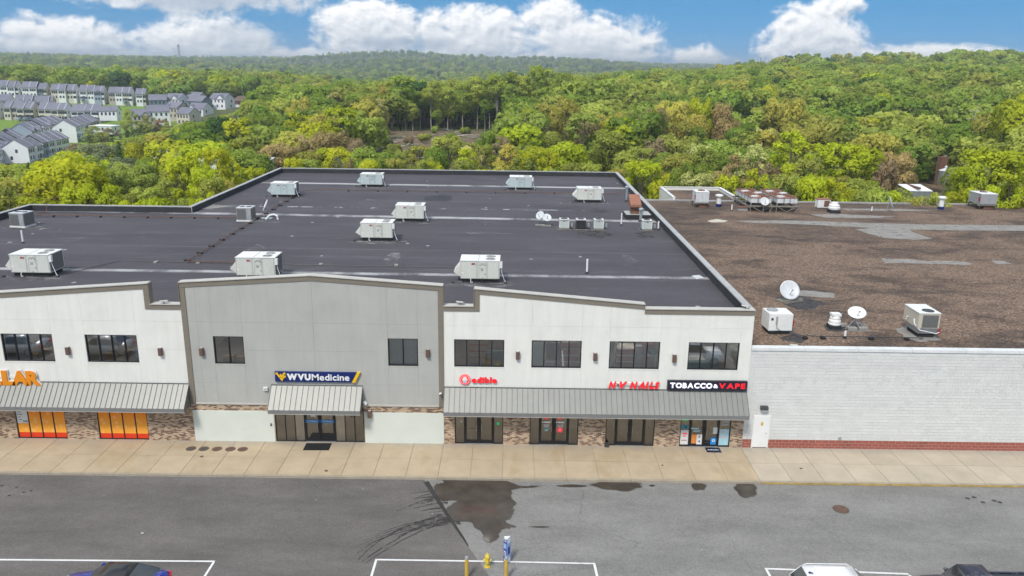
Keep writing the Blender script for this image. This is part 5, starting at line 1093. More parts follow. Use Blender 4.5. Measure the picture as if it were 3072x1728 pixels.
# ------------------------------------------------------------------ rooftop plant
def rtu(label, x, y, cab='unit_cream', hood=True):
    t = thing('rooftop_unit', label, 'rooftop unit', (x, y, ZR), 0, 'rooftop units on the black roof'); W, Dp, C, H = 2.63, 1.75, .28, 1.22; z0, z1 = C, C+H
    MB().box(.12, W-.12, .1, Dp-.1, 0, C).build('curb', 'curb_black', t)
    MB().box(0, W, 0, Dp, z0, z1).build('cabinet', cab, t, bevel=.012)
    tp = MB().box(-.025, W+.025, -.025, Dp+.025, z1+.001, z1+.05).build('lid', 'unit_top', t, bevel=.01)
    MB().box(1.20, 1.215, -.02, Dp+.02, z1+.0501, z1+.062).build('seam', 'unit_line', tp)
    for fx, fy in ((2.02,.48),(2.02,1.24)):
        f = MB().lathe([(.33,z1+.051),(.33,z1+.075)], (fx,fy,0), 20).build('fan', 'unit_grey', t); g = MB()
        for r in (.10,.19,.28): g.lathe([(r,z1+.0755),(r,z1+.084),(r-.02,z1+.084),(r-.02,z1+.0755)], (fx,fy,0), 16)
        g.build('fan_guard', 'unit_top', f)
    for px_ in (.03, 1.07, 1.13, 1.245, 1.73, 1.80, 2.56): MB().box(px_, px_+.014, -.006, -.0005, z0+.05, z1-.02).build('panel_joint', 'unit_line', t)
    MB().box(.0, W, -.012, -.0008, z0, z0+.045).build('base_rail', 'unit_line', t)
    MB().box(.75, 1.0, -.012, -.0008, z1-.24, z1-.12).build('badge', 'badge_red', t); MB().box(.88, .97, -.016, -.0125, z1-.19, z1-.17).build('badge_print', 'letter_white', t)
    cp = MB().box(1.26, 1.70, -.020, -.001, z1-.46, z1-.03).build('control_panel', cab, t)
    for kx, kz in ((1.33,.25),(1.42,.16),(1.51,.22),(1.60,.16),(1.68,.25)): MB().lathe([(.030,-.045),(.030,-.0205)], (kx,0,z1-kz), 10, 'y').build('port', 'ink_dark', cp)
    MB().box(1.38, 1.54, -.008, -.001, z1-.66, z1-.51).build('data_plate', 'ink_grey', t); MB().box(1.62, 1.72, -.008, -.001, z1-.92, z1-.83).build('vent_plate', 'ink_grey', t); MB().box(.08, .20, -.008, -.001, z1-.84, z1-.75).build('data_plate', 'letter_white', t)
    MB().box(W+.0005, W+.012, .12, Dp-.08, z0+.06, z1-.03).build('coil', 'coil_fin', t)
    MB().box(W+.001, W+.18, -.01, .18, z1-.45, z1-.03).build('disconnect_box', 'unit_top', t); MB().tube([(W+.1,.1,z1-.45),(W+.14,.12,z1-.75),(W+.30,.1,.25),(W+.42,.05,.05)], .022, 6).build('conduit', 'pvc_white', t)
    MB().tube([(.70,-.02,C+.02),(.70,-.10,C),(.71,-.12,.06),(.80,-.12,.05),(.82,-.12,.13)], .028, 6).build('drain_trap', 'pvc_white', t); MB().tube([(1.50,-.02,C+.12),(1.47,-.08,C+.05),(1.47,-.09,.04)], .02, 5).build('gas_stub', 'steel_dark', t)
    if hood:
        h = MB().prism([(-.001,.15,z1-.22),(-.001,.15,z0+.12),(-.46,.15,z0+.42)], (0,Dp-.35,0)).build('intake_hood', cab, t, fix=True)
    for sx, sy in ((W+.42,.05),(-.5,-.1)): MB().prism([(sx-.12,sy-.08,0),(sx+.12,sy-.08,0),(sx+.07,sy-.05,.09),(sx-.07,sy-.05,.09)], (0,.14,0)).build('pipe_block', 'rubber_black', t, fix=True)
    return t
for lb, x, y, c in (('cream rooftop unit at the front left corner of the black roof',-33.64,7.55,'unit_cream'),('cream rooftop unit just behind the left end of the grey gable',-18.5,7.56,'unit_cream'),('cream rooftop unit just behind the right notch of the front parapet',-3.42,7.45,'unit_cream'),
   ('cream rooftop unit in mid roof, the nearer of the close pair',-12.5,20.2,'unit_cream'),('cream rooftop unit in mid roof, the farther of the close pair',-10.86,28.9,'unit_cream'),('pale aqua rooftop unit at the back, nearest the rear parapet on the left',-18.2,50.5,'unit_aqua'),
   ('pale aqua rooftop unit near the left roof edge beside the rusty gas pipe',-26.4,42.0,'unit_aqua'),('pale aqua rooftop unit at the back centre right before the rear parapet',-.33,49.7,'unit_aqua'),('cream rooftop unit at the right rear near the parapet',7.05,41.15,'unit_cream')): rtu(lb, x, y, c)
def condenser(label, x, y, rz=0):
    t = thing('condenser_unit', label, 'condenser', (x, y, ZR), rz, 'grey condensers'); W, H = 1.35, 1.22
    MB().box(-.05, W+.05, -.05, W+.05, 0, .12).build('base_rail', 'unit_top', t); MB().box(0, W, 0, W, .121, H).build('cabinet', 'unit_grey', t, bevel=.02)
    for a, b in ((.05,.88),): MB().box(a, b, -.014, -.0005, .18, H-.08).build('coil', 'coil_fin', t)
    MB().box(W+.0005, W+.014, .06, W-.06, .18, H-.08).build('coil', 'coil_fin', t); MB().box(.9, W-.02, -.016, -.0005, .18, H-.06).build('access_panel', 'unit_grey', t)
    lid = MB().box(-.02, W+.02, -.02, W+.02, H+.001, H+.05).build('lid', 'dish_grey', t)
    for fx in (.36,.98):
        MB().lathe([(.26,H+.051),(.26,H+.07)], (fx,.7,0), 18).build('fan', 'fan_dark', t)
    for k in range(4): MB().box(1.0+.07*k, 1.03+.08*k, -.022, -.0165, .5+.13*k, .54+.13*k).build('data_plate', 'letter_white', t)
    return t
condenser('grey square condenser with two fans at the left back corner of the roof', -43.85, 24.0, -.12); condenser('grey square condenser with two fans beside the small dish on the roof', -25.4, 28.0)
def mini(label, x, y, mat, fin):
    t = thing('air_conditioner', label, 'air conditioner', (x, y, ZR), 0, 'small condensers in a row on the roof'); W, H = .93, .92
    MB().box(-.22, W+.12, -.14, -.04, 0, .07).build('sleeper', 'wood_grey', t); MB().box(-.22, W+.12, .85, .95, 0, .07).build('sleeper', 'wood_grey', t)
    MB().box(.03, W-.03, .03, W-.03, .10, H-.08).build('coil', fin, t, bevel=.06); MB().box(0, W, 0, W, .071, .14).build('base_pan', mat, t, bevel=.05); MB().box(-.01, W+.01, -.01, W+.01, H-.08, H).build('lid', mat if mat != 'fan_dark' else 'unit_top', t, bevel=.04)
    MB().lathe([(.33,H+.001),(.30,H+.03)], (W/2,W/2,0), 18).build('fan_guard', 'fan_dark', t)
    for cx in (.03, W-.09): MB().box(cx, cx+.06, -.004, .028, .141, H-.081).build('corner_post', mat, t)
    if mat != 'fan_dark':
        for k in range(8): MB().box(.11+.092*k, .155+.092*k, -.003, .022, .16, H-.10).build('slat', 'unit_cream', t)
    else: 
        for k in range(9): MB().box(.05, W-.05, -.001, .022, .18+.075*k, .20+.075*k).build('slat', 'steel_dark', t)
    MB().box(W*.4, W*.6, -.008, -.0035, H-.17, H-.13).build('badge', 'ink_dark', t); MB().box(W+.16, W+.30, .2, .38, .25, .55).build('disconnect_box', 'unit_grey', t); MB().tube([(W+.23,.3,.25),(W+.2,.32,.03),(W,.4,.12)], .02, 5).build('conduit', 'steel_dark', t)
for lb, x, m_, f_ in (('white louvred condenser, leftmost of the row beside the twin dishes',4.25,'unit_top','unit_aqua'),('black condenser standing between two white ones on the roof',5.76,'fan_dark','fan_dark'),('white louvred condenser just right of the black one',7.36,'unit_top','unit_aqua'),('white louvred condenser standing alone by the right parapet',11.72,'unit_top','unit_aqua')): mini(lb, x, 26.1, m_, f_)
def dishmesh(r, d, n=24, sq=(1,1)):
    m_ = MB(); m_.smooth = True; pr = [(r*k/6, d*(k/6)**2) for k in range(7)]; b = 0; m_.V.append((0,0,0))
    for s_, off in ((1,0),(-1,-.03)):
        c = len(m_.V)-(1 if s_ == 1 else 0)
        if s_ == -1: m_.V.append((0,0,off))
        for rr_, h in pr[1:]: m_.V += [(rr_*math.cos(2*math.pi*k/n)*sq[0], rr_*math.sin(2*math.pi*k/n)*sq[1], h+off) for k in range(n)]
        for k in range(n): m_.face((c, c+1+k, c+1+(k+1) % n) if s_ == 1 else (c, c+1+(k+1) % n, c+1+k))
        for i in range(5):
            for k in range(n): l = (k+1) % n; q = [c+1+i*n+k, c+1+(i+1)*n+k, c+1+(i+1)*n+l, c+1+i*n+l]; m_.face(q if s_ == 1 else q[::-1])
    e0, e1 = 1+5*n, 1+6*n+1+5*n
    for k in range(n): l = (k+1) % n; m_.face((e0+k, e1+k, e1+l, e0+l))
    return m_
def dish(label, x, y, z, r, h, az=180, el=40, sq=(1,1), mat='dish_grey', base=None, arm=True, grp='satellite dishes'):
    """az: compass facing measured from +Y clockwise; h: height of the dish centre"""
    t = thing('satellite_dish', label, 'satellite dish', (x, y, z), 0, grp); a, e = math.radians(az), math.radians(el)
    f = Vector((math.sin(a)*math.cos(e), math.cos(a)*math.cos(e), math.sin(e))); q = f.to_track_quat('Z', 'Y'); M_ = Matrix.Translation((0,0,h)) @ q.to_matrix().to_4x4()
    dishmesh(r, r*.22, 28, sq).xf(M_).build('reflector', mat, t)
    bk = Vector((0,0,h))-f*.10
    MB().tube([tuple(bk), (bk.x-f.x*.12, bk.y-f.y*.12, h-.25), (bk.x-f.x*.12, bk.y-f.y*.12, 0)], .04, 8).build('mast', 'galv', t)
    if arm:
        lo = Vector((0,0,h))+q @ Vector((0,-r*.9*sq[1],r*.18)) if abs(q.to_matrix()[2][1]) < 2 else None
        tip = Vector((0,0,h))+f*r*.95+Vector((0,0,-r*.25)); bot = Vector((0,0,h))-Vector((0,0,r*.75*sq[1]))
        MB().tube([tuple(bot), tuple(tip)], .018, 6).build('feed_arm', 'steel_dark', t); MB().lathe([(.05,-.05),(.06,.05)], tuple(tip), 10).build('feed_horn', 'ink_grey', t)
    return t
t = dish('small white dish leaning beside the left grey condenser on the roof', -23.1, 29.6, ZR, .55, 1.25, 250, 25, (.8,1), 'unit_top'); MB().box(-.7,.5,-.4,.35,.0,.05).build('base_frame', 'galv', t)
t = dish('left dish of the twin dishes beside the row of condensers', 2.6, 28.1, ZR, .41, .9, 215, 35); t2 = dish('right dish of the twin dishes beside the row of condensers', 3.2, 27.8, ZR, .41, .74, 170, 45)
for q_ in (t, t2):
    for k in range(4): MB().box(-.45+.22*k,-.26+.22*k,-.35,-.1,0,.12).build('ballast_block', 'concrete_block', q_)
t = dish('large round grey dish on a timber base in the gravel roof', 19.95, 10.75, LZ, .72, .80, 176, 32); MB().box(-.75,1.0,-.55,.55,.0,.10).xf(Matrix.Rotation(.5,4,'Z')).build('timber_base', 'wood_grey', t); MB().box(-.75,1.0,-.45,-.25,.101,.2).xf(Matrix.Rotation(.5,4,'Z')).build('timber_base', 'wood_grey', t)
t = dish('oval white dish on a ballasted tripod frame on the gravel roof', 22.25, 4.75, LZ, .60, 1.0, 180, 42, (1,.72), 'unit_top')
for dx_, dy_ in ((-.7,.25),(-.35,-.45),(.35,-.45),(.55,.3)): MB().box(dx_-.28,dx_+.28,dy_-.14,dy_+.14,.02,.20).build('ballast_block', 'concrete_block', t)
for dx_, dy_ in ((-.75,-.35),(.1,-.65),(.6,-.3)): MB().tube([(0,.0,.62),(dx_,dy_,.04)], .025, 6).build('strut', 'galv', t)
MB().box(-.9,.75,-.68,-.64,.0,.03).build('base_frame', 'galv', t)
t = dish('round dish standing in front of the rusty condenser racks', 29.35, 47.4, LZ, .52, 1.3, 178, 35); dish('weathered mesh dish towards the back of the gravel roof', 44.9, 49.3, LZ, .85, 1.0, 110, 20, (.62,1))
# pipes and vents on the black roof
def vent(label, x, y, z, r, h, mat='pvc_white', cap=False, base=False, name='vent_pipe'):
    t = thing(name, label, 'vent pipe', (x, y, z)); MB().lathe([(r,0),(r,h)], n=14).build('pipe', mat, t); MB().lathe([(r*2.2,0),(r*1.3,.06),(r*1.05,.14)], n=14).build('boot', 'curb_black', t)
    if cap: MB().lathe([(r*1.05,h-.02),(r*1.75,h+.02),(r*1.75,h+.16),(r*1.2,h+.24)], n=16).build('cap', mat, t)
    return t
vent('thin white pipe standing before the left corner condenser', -38.97, 17.7, ZR, .07, 1.05); vent('thin white pipe standing alone right of the front rooftop unit', 5.36, 10.4, ZR, .07, 1.05)
vent('galvanised capped flue by the right rear parapet', 12.55, 42.4, ZR, .14, 1.45, 'galv', True); vent('thin white pipe left of the rust-coloured exhaust box', 10.15, 28.4, ZR, .06, 1.15); vent('galvanised capped flue before the rust-coloured exhaust box', 12.3, 30.6, ZR, .14, 1.05, 'galv', True); vent('short white pipe between the lone condenser and the parapet', 13.25, 26.5, ZR, .07, .8)
t = thing('exhaust_hood', 'rust-coloured sloping exhaust box on a raised black curb', 'exhaust hood', (11.0, 31.6, ZR))
MB().box(0, 2.5, 0, 2.1, 0, .42).build('curb', 'curb_black', t); MB().box(.05, 2.45, .05, 2.05, .421, .45).build('curb_top', 'coping_metal', t); MB().box(.55, 1.35, .5, 1.3, .451, 1.15).build('duct', 'rust', t); MB().prism([(.45,.2,1.15),(.45,1.9,1.15),(.45,1.9,2.15),(.45,.2,1.40)], (1.05,0,0)).build('hood', 'rust_box', t, fix=True)
# rusty gas line on sleepers
t = thing('gas_pipe', 'long rusty gas pipe running back across the left of the black roof', 'pipe'); zq = ZR+.16
for nm, pts in (('main',[(-18.6,11.8,zq),(-23.55,11.8,zq),(-23.9,29.1,zq),(-24.15,45.6,zq),(-22.3,47.3,zq),(12.5,47.0,zq)]),('branch',[(-23.95,29.1,zq),(-44.6,29.1,zq),(-44.9,31.4,zq),(-44.9,31.7,9.35),(-44.2,32.4,9.4)])): MB().tube(pts, .034, 7).build(nm, 'rust', t)
for k in range(14): MB().box(-23.9-.15,-23.6+.0,12.5+2.4*k,12.62+2.4*k,ZR+.001,ZR+.11).build('pipe_block', 'rubber_black', t)
for k in range(9): MB().box(-43+2.2*k,-42.88+2.2*k,28.95,29.25,ZR+.001,ZR+.11).build('pipe_block', 'rubber_black', t)
for k in range(9): MB().box(-19+3.4*k,-18.88+3.4*k,46.85,47.2,ZR+.001,ZR+.11).build('pipe_block', 'rubber_black', t)
t = thing('roof_cable', 'thin dark conduit crossing the front of the black roof', 'cable'); MB().tube([(-30.4,8.3,ZR+.06),(-28.6,12.1,ZR+.06),(-19.0,12.0,ZR+.06),(-15.5,11.7,ZR+.06),(-3.0,11.4,ZR+.06)], .022, 5).build('conduit', 'steel_dark', t)
for x in (-26,-22.9,-14.0,-8.5): MB().box(x,x+.25,11.75,12.15,ZR+.001,ZR+.09).build('pipe_block', 'concrete_block', t)
t = tag(MB().tube([(-22.9,28.6,ZR+.1),(-22.6,28.7,ZR+.45),(-22.2,28.8,ZR+.55),(-21.9,28.8,ZR+.4),(-21.85,28.8,ZR+.05)], .09, 8).build('goose_neck', 'pvc_white'), 'white bent goose-neck pipe beside the left grey condenser', 'vent pipe')
pt_ = [G(x,y,ZR+.006) for x,y in ((2075,828),(2098,826),(2113,835),(2090,838))]; tag(MB().prism([(a,b,ZR+.006) for a,b in pt_], (0,0,.03)).build('loose_board', 'dish_grey', fix=True), 'pale loose board lying on the roof by the right parapet', 'board')
for k, (x, y) in enumerate(((-33.64,7.55),(-18.5,7.56),(-3.42,7.45),(-12.5,20.2),(-10.86,28.9),(-18.2,50.5),(-26.4,42.0),(-.33,49.7),(7.05,41.15),(-43.5,24),(-25,28))):
    patch(blob(x+1.4, y-.1, 2.3, .95, 300+k, 30, .3), 'roof_stain', 'pale_stain', shop, ZR+.003)
for k, (x, y, rx, ry) in enumerate(((-30.5,33.5,1.6,2.2),(-20,15,.9,3.0),(-9,14.5,.5,2.2),(-28,36,1.2,1.0),(3,36,3.0,.5),(-2,24,2.4,.35),(9,15,.5,1.4),(-14,41,2.6,.4),(6,46,2.0,.5),(-36,20,.6,1.5))): patch(blob(x, y, rx, ry, 340+k, 30, .35), 'roof_stain', 'pale_stain', shop, ZR+.0025)
for nm, mt, pts in (('roof_patch','tar_patch',[(1730,700),(1790,690),(1850,705),(1800,716)]),('roof_patch','membrane_wall',[(1270,590),(1340,584),(1360,592),(1345,604),(1275,602)]),('roof_patch','bare_patch',[(585,612),(640,602),(660,590),(668,596),(640,614),(700,618),(630,626),(578,628)]),('roof_patch','tar_patch',[(1905,700),(1950,695),(1965,712),(1925,716)]),('roof_patch','tar_patch',[(1780,625),(1840,632),(1800,640),(1770,634)])):
    patch(jitter([G(x,y,ZR+.004) for x,y in pts], .12, 4, int(pts[0][0])), nm, mt, shop, ZR+.004)
# ------------------------------------------------------------------ gravel roof plant
t = thing('rooftop_unit', 'white boxy rooftop unit with one fan at the front of the gravel roof', 'rooftop unit', (16.15, 3.15, LZ), .04)
MB().box(.12,1.38,.08,1.25,0,.26).build('curb', 'curb_black', t); MB().box(0,1.5,0,1.35,.261,1.36).build('cabinet', 'unit_top', t, bevel=.02); MB().lathe([(.34,1.361),(.34,1.43),(.30,1.43)], (.45,.85,0), 20).build('fan', 'unit_grey', t); MB().box(.42,.54,-.03,-.0005,.7,1.2).build('louvre', 'ink_grey', t); MB().box(1.501,1.62,.05,.22,.55,.95).build('disconnect_box', 'badge_red', t); MB().box(.12,.26,-.02,-.0005,.95,1.1).build('data_plate', 'ink_dark', t); MB().tube([(.48,-.03,.7),(.5,-.1,.45),(.75,-.08,.3)], .02, 5).build('conduit', 'steel_dark', t); MB().box(-.01,1.51,-.012,-.0005,.262,.32).build('base_rail', 'unit_aqua', t)
t = thing('rooftop_unit', 'tan rooftop unit with dark fan on a flared metal curb at the gravel roof front', 'rooftop unit', (25.35, 2.9, LZ), -.02)
MB().box(.15,1.15,.2,1.6,0,.26).build('curb', 'curb_black', t); MB().prism([(.1,.12,.261),(1.2,.12,.261),(1.32,-.02,.62),(-.05,-.02,.62)], (0,1.7,0)).build('curb_adapter', 'galv', t, fix=True); MB().box(-.05,1.28,-.02,1.95,.63,1.60).build('cabinet', 'unit_tan', t, bevel=.02)
MB().box(-.07,1.30,-.04,1.97,1.601,1.64).build('lid', 'unit_top', t); MB().lathe([(.36,1.641),(.36,1.67)], (.72,.5,0), 20).build('fan', 'fan_dark', t); MB().box(.20,1.18,-.035,-.0205,.70,1.50).build('coil', 'coil_fin', t); MB().box(1.281,1.42,.0,.15,.25,.62).build('disconnect_box', 'badge_red', t); MB().tube([(-.06,.5,1.1),(-.12,.3,.85),(.1,-.1,.55),(1.1,-.12,.35),(1.35,-.02,.4)], .03, 6).build('conduit', 'pvc_white', t); MB().tube([(-.06,1.3,1.0),(-.16,1.3,1.0),(-.16,1.3,.85)], .04, 6).build('drain_trap', 'pvc_white', t)
def turbine(label, x, y, s, mat='galv', name='roof_ventilator'):
    t = thing(name, label, 'ventilator', (x, y, LZ)); MB().box(-.42*s,.42*s,-.42*s,.42*s,0,.25*s).build('curb', 'curb_black', t); MB().lathe([(.40*s,.251*s),(.46*s,.33*s),(.46*s,.42*s),(.40*s,.45*s),(.44*s,.52*s),(.42*s,.66*s),(.36*s,.70*s),(.38*s,.85*s),(.34*s,.95*s),(.30*s,1.0*s)], n=20).build('drum', mat, t); MB().box(-.34*s,.34*s,-.3*s,.3*s,1.0*s,1.18*s).build('head', mat, t); return t
turbine('white ribbed exhaust ventilator left of the oval dish', 20.9, 4.7, .85, 'unit_top')
t = thing('roof_ventilator', 'white mushroom ventilator at the back of the gravel roof', 'ventilator', (37.85, 48.2, LZ)); MB().box(-.6,.6,-.6,.6,0,.3).build('curb', 'curb_black', t); MB().lathe([(.5,.301),(.66,.42),(.70,.62),(.60,.70),(.62,.90),(.42,1.02),(.4,1.2),(.16,1.28)], n=22).build('drum', 'unit_top', t)
def rvent(label, x, y, h): 
    t = thing('vent_pipe', label, 'vent pipe', (x, y, LZ)); MB().lathe([(.34,0),(.34,.35)], n=16).build('boot', 'sign_blue', t); MB().lathe([(.28,.351),(.28,h)], n=16).build('pipe', 'unit_top', t); MB().lathe([(.30,h-.05),(.48,h+.02),(.48,h+.16),(.3,h+.24)], n=18).build('cap', 'unit_top', t)
rvent('white capped stack before the raised rear roof corner', 25.1, 51.4, 1.25); rvent('white capped stack far back right on the gravel roof', 52.2, 51.5, 1.35)
for lb, x, y, h in (('thin white pipe stub before the left of the condenser racks',25.9,48.4,.75),('thin white pipe stub between the front units on the gravel roof',20.8,2.7,.45),('thin white pipe stub by the mesh dish',42.5,48.6,.7)): vent(lb, x, y, LZ, .07, h)
t = thing('air_conditioner', 'small white condenser with rusty grille at the back of the gravel roof', 'air conditioner', (37.0, 51.0, LZ)); MB().box(0,1.5,0,1.0,.06,1.05).build('cabinet', 'unit_top', t, bevel=.03); MB().box(.75,1.4,-.02,-.0005,.2,.95).build('grille', 'rust', t); MB().box(-.03,1.53,-.03,1.03,1.051,1.12).build('lid', 'rust_box', t); MB().box(.1,.2,-.02,.9,0,.059).build('foot', 'steel_dark', t)
t = thing('roof_hatch', 'low rust-topped hatch box beside the condenser racks', 'hatch', (26.75, 48.6, LZ)); MB().box(0,1.1,0,.8,0,.32).build('curb', 'unit_grey', t); MB().box(-.06,1.16,-.06,.86,.321,.42).build('lid', 'rust', t)
def stand_unit(label, x, y, w_, d_, rust=True):
    t = thing('rooftop_unit', label, 'rooftop unit', (x, y, LZ), .0)
    for px_, py_ in ((.0,.1),(w_-.1,.1),(.0,d_-.2),(w_-.1,d_-.2)): MB().box(px_,px_+.1,py_,py_+.1,0,.45).build('leg', 'steel_dark', t)
    for yy in (.08,d_-.22): MB().box(-.2,w_+.1,yy,yy+.14,.451,.62).build('beam', 'wood_grey', t)
    MB().box(w_*.35,w_*.95,.25,.7,.0,.38).build('duct_box', 'rust', t); MB().box(0,w_,0,d_,.621,1.85).build('cabinet', 'unit_grey' if not rust else 'dish_grey', t, bevel=.02); MB().box(-.03,w_+.03,-.03,d_+.03,1.851,1.92).build('lid', 'unit_top', t); MB().lathe([(.42,1.921),(.42,2.0)], (w_*.55,d_*.6,0), 20).build('fan', 'rust', t)
    MB().box(w_*.5,w_*.51,-.008,-.0005,.66,1.82).build('panel_joint', 'unit_line', t); MB().box(-.07,-.0005,.1,.35,1.0,1.5).build('disconnect_box', 'badge_red', t)
stand_unit('grey cabinet unit on a timber stand at the rear left of the gravel roof', 22.0, 50.3, 1.6, 1.9); stand_unit('white cabinet unit on legs at the far right back of the gravel roof', 57.0, 51.7, 2.0, 2.6, False)
for k, (x0, lb) in enumerate(((27.95,'left long condenser rack with rusty fans at the back of the gravel roof'),(31.0,'right long condenser rack with rusty fans at the back of the gravel roof'))):
    t = thing('condenser_rack', lb, 'condenser rack', (x0, 48.0, LZ), 0, 'condenser racks on the gravel roof'); W, L = 2.45, 7.0
    for yy in (.05,2.3,4.6,6.8):
        for xx in (.0,W-.12): MB().box(xx,xx+.12,yy,yy+.12,0,1.05).build('leg', 'wood_grey', t)
    for xx in (-.1,W-.05): MB().box(xx,xx+.16,-.1,L+.1,.42,.60).build('beam', 'wood_grey', t)
    for yy in (-.15,L): MB().box(-.3,W+.3,yy,yy+.16,.60,.76).build('beam', 'wood_grey', t)
    for sx in (.2,W-.2): MB().tube([(sx,-.07,.6),(W/2,-.07,.05)], .045, 5).build('brace', 'wood_grey', t)
    MB().box(.05,W-.05,.05,L-.05,1.051,1.62).build('cabinet', 'dish_grey', t); MB().box(0,W,0,L,1.621,1.68).build('top_sheet', 'rust_box', t)
    for i in range(5):
        for j in range(2): MB().lathe([(.46,1.681),(.46,1.80),(.40,1.80)], (.62+1.2*j,.75+1.37*i,0), 18).build('fan', 'rust' if (i+j) % 3 else 'dish_grey', t)
    for i in range(1,5): MB().box(-.003,.048,L*i/5-.02,L*i/5+.02,1.06,1.61).build('panel_joint', 'unit_line', t)
    for i in (.33,.62): MB().box(W*i,W*i+.05,-.01,.048,.75,1.61).build('post', 'steel_dark', t)
t = thing('pipe_run', 'dark gas pipe on blocks along the front of the gravel roof', 'pipe'); MB().tube([(17.6,3.0,LZ+.2),(18.2,2.6,LZ+.15),(25.6,2.5,LZ+.15)], .03, 6).build('pipe', 'steel_dark', t)
for x in (18.1,19.2,22.2,24.4): MB().box(x,x+.28,2.35,2.6,LZ+.001,LZ+.12).build('pipe_block', 'rubber_black', t)
# ------------------------------------------------------------------ parapet flood lights, wall lights, cameras
def flood(label, x, y, z, rz=0):
    t = thing('flood_light', label, 'flood light', (x, y, z), rz); MB().tube([(0,0,0),(0,0,.16)], .03, 6).build('bracket', 'steel_dark', t)
    MB().box(-.22,.22,-.16,.12,.13,.20).xf(Matrix.Rotation(-.35,4,'X')).build('housing', 'trim_light', t); MB().box(-.18,.18,-.14,.10,.112,.1295).xf(Matrix.Rotation(-.35,4,'X')).build('lens', 'lamp_clear', t)
flood('pale flood light on the parapet notch left of the grey gable', -20.1, -.05, 8.71, .3); flood('pale flood light on the parapet notch right of the grey gable', -2.95, .1, 8.83, -.3); flood('pale flood light at the right front corner of the parapet', 13.65, .15, 8.80, -.5); flood('yellowed flood light on the low gravel roof front edge', 16.85, .55, LZ+.1, -.3)
for k, ((x, z), lb) in enumerate(zip(((-26.05,5.76),(-20.6,5.78),(-18.17,5.81),(-4.86,5.90),(.44,5.83),(5.0,5.81),(9.67,5.77)), ('between the two left windows','right of the second left window','left end of the grey bay','right end of the grey bay','between the first and second right-bay windows','between the second and third right-bay windows','between the third and fourth right-bay windows'))):
    t = thing('wall_sconce', 'brown up-down wall light, '+lb, 'wall light', (x, -.03, z), 0, 'brown wall lights'); MB().box(-.11,.11,-.20,-.001,-.24,.24).build('housing', 'sconce_brown', t, bevel=.015); MB().box(-.08,.08,-.17,-.03,.2401,.246).build('top_lens', 'trim_light', t)
t = thing('wall_sconce', 'brown wall light low on the wall right of the clinic door', 'wall light', (-8.42,-.0275,1.98)); MB().box(-.11,.11,-.22,-.001,-.26,.2).build('housing', 'sconce_brown', t, bevel=.015); MB().box(-.08,.08,-.19,-.03,.2001,.21).build('top_lens', 'trim_light', t)
x_, z_ = FX(2291, 1223); t = thing('wall_light', 'dark wall pack light above the white steel door', 'wall light', (x_, -.003, z_)); MB().prism([(-.22,-.001,-.12),(-.22,-.26,-.04),(-.22,-.22,.12),(-.22,-.001,.14)], (.44,0,0)).build('housing', 'steel_dark', t, fix=True); MB().box(-.16,.16,-.24,-.06,-.13,-.105).build('lens', 'lamp_clear', t)
x_, z_ = FX(3071, 1095); t = thing('wall_light', 'dark wall light high on the block wall at the right edge', 'wall light', (x_+.25, -.003, z_)); MB().prism([(-.22,-.001,-.12),(-.22,-.26,-.04),(-.22,-.22,.12),(-.22,-.001,.14)], (.44,0,0)).build('housing', 'steel_dark', t, fix=True); MB().box(-.16,.16,-.24,-.06,-.13,-.105).build('lens', 'lamp_clear', t)
x_, z_ = FX(1322, 1179, -.12); t = thing('security_camera', 'white ball camera on the right grey pilaster', 'camera', (x_, -.078, z_)); MB().lathe([(.05,-.1),(.05,0)], (0,-.05,0), 10, 'y').build('arm', 'white_paint', t); MB().lathe([(.02,-.08),(.07,-.05),(.09,0),(.07,.05),(.02,.08)], (0,-.16,0), 14).build('body', 'white_paint', t); MB().lathe([(.035,-.10),(.035,-.08)], (0,-.16,-.01), 10, 'y').build('lens', 'ink_dark', t)
x_, z_ = FX(798, 1165); t = thing('wall_box', 'small white equipment box left of the clinic awning', 'box', (x_, -.03, z_)); MB().box(-.13,.13,-.12,-.001,-.10,.10).build('housing', 'white_paint', t); MB().box(-.10,.10,-.125,-.1205,-.07,.07).build('cover', 'trim_light', t)
x_, z_ = FX(1094, 1208, -.2); t = thing('wall_light', 'white twin flood light at the right end of the clinic awning', 'wall light', (x_, -.03, z_)); MB().box(-.06,.06,-.10,-.001,-.06,.06).build('bracket', 'white_paint', t); MB().lathe([(.05,-.1),(.10,.04)], (-.04,-.2,.02), 12, 'y').build('lamp_head', 'white_paint', t); MB().lathe([(.05,-.1),(.10,.04)], (.06,-.2,-.06), 12, 'y').build('lamp_head', 'white_paint', t)
x_, z_ = FX(814, 1273); t = thing('door_intercom', 'small black intercom on the white wall left of the clinic door', 'intercom', (x_, -.031, z_)); MB().box(-.05,.05,-.04,-.001,-.08,.08).build('housing', 'ink_dark', t); MB().box(-.03,.03,-.044,-.0405,.01,.06).build('screen', 'ink_grey', t)
x_, z_ = FX(1820, 1333, -.15); t = thing('standpipe_box', 'small dark box at the left foot of the nail salon door', 'box', (x_, -.15, 0)); MB().box(-.13,.13,-.1,.1,.0015,.22).build('housing', 'steel_dark', t, bevel=.02); MB().box(-.05,.05,-.03,.03,.221,.30).build('knob', 'steel_dark', t)
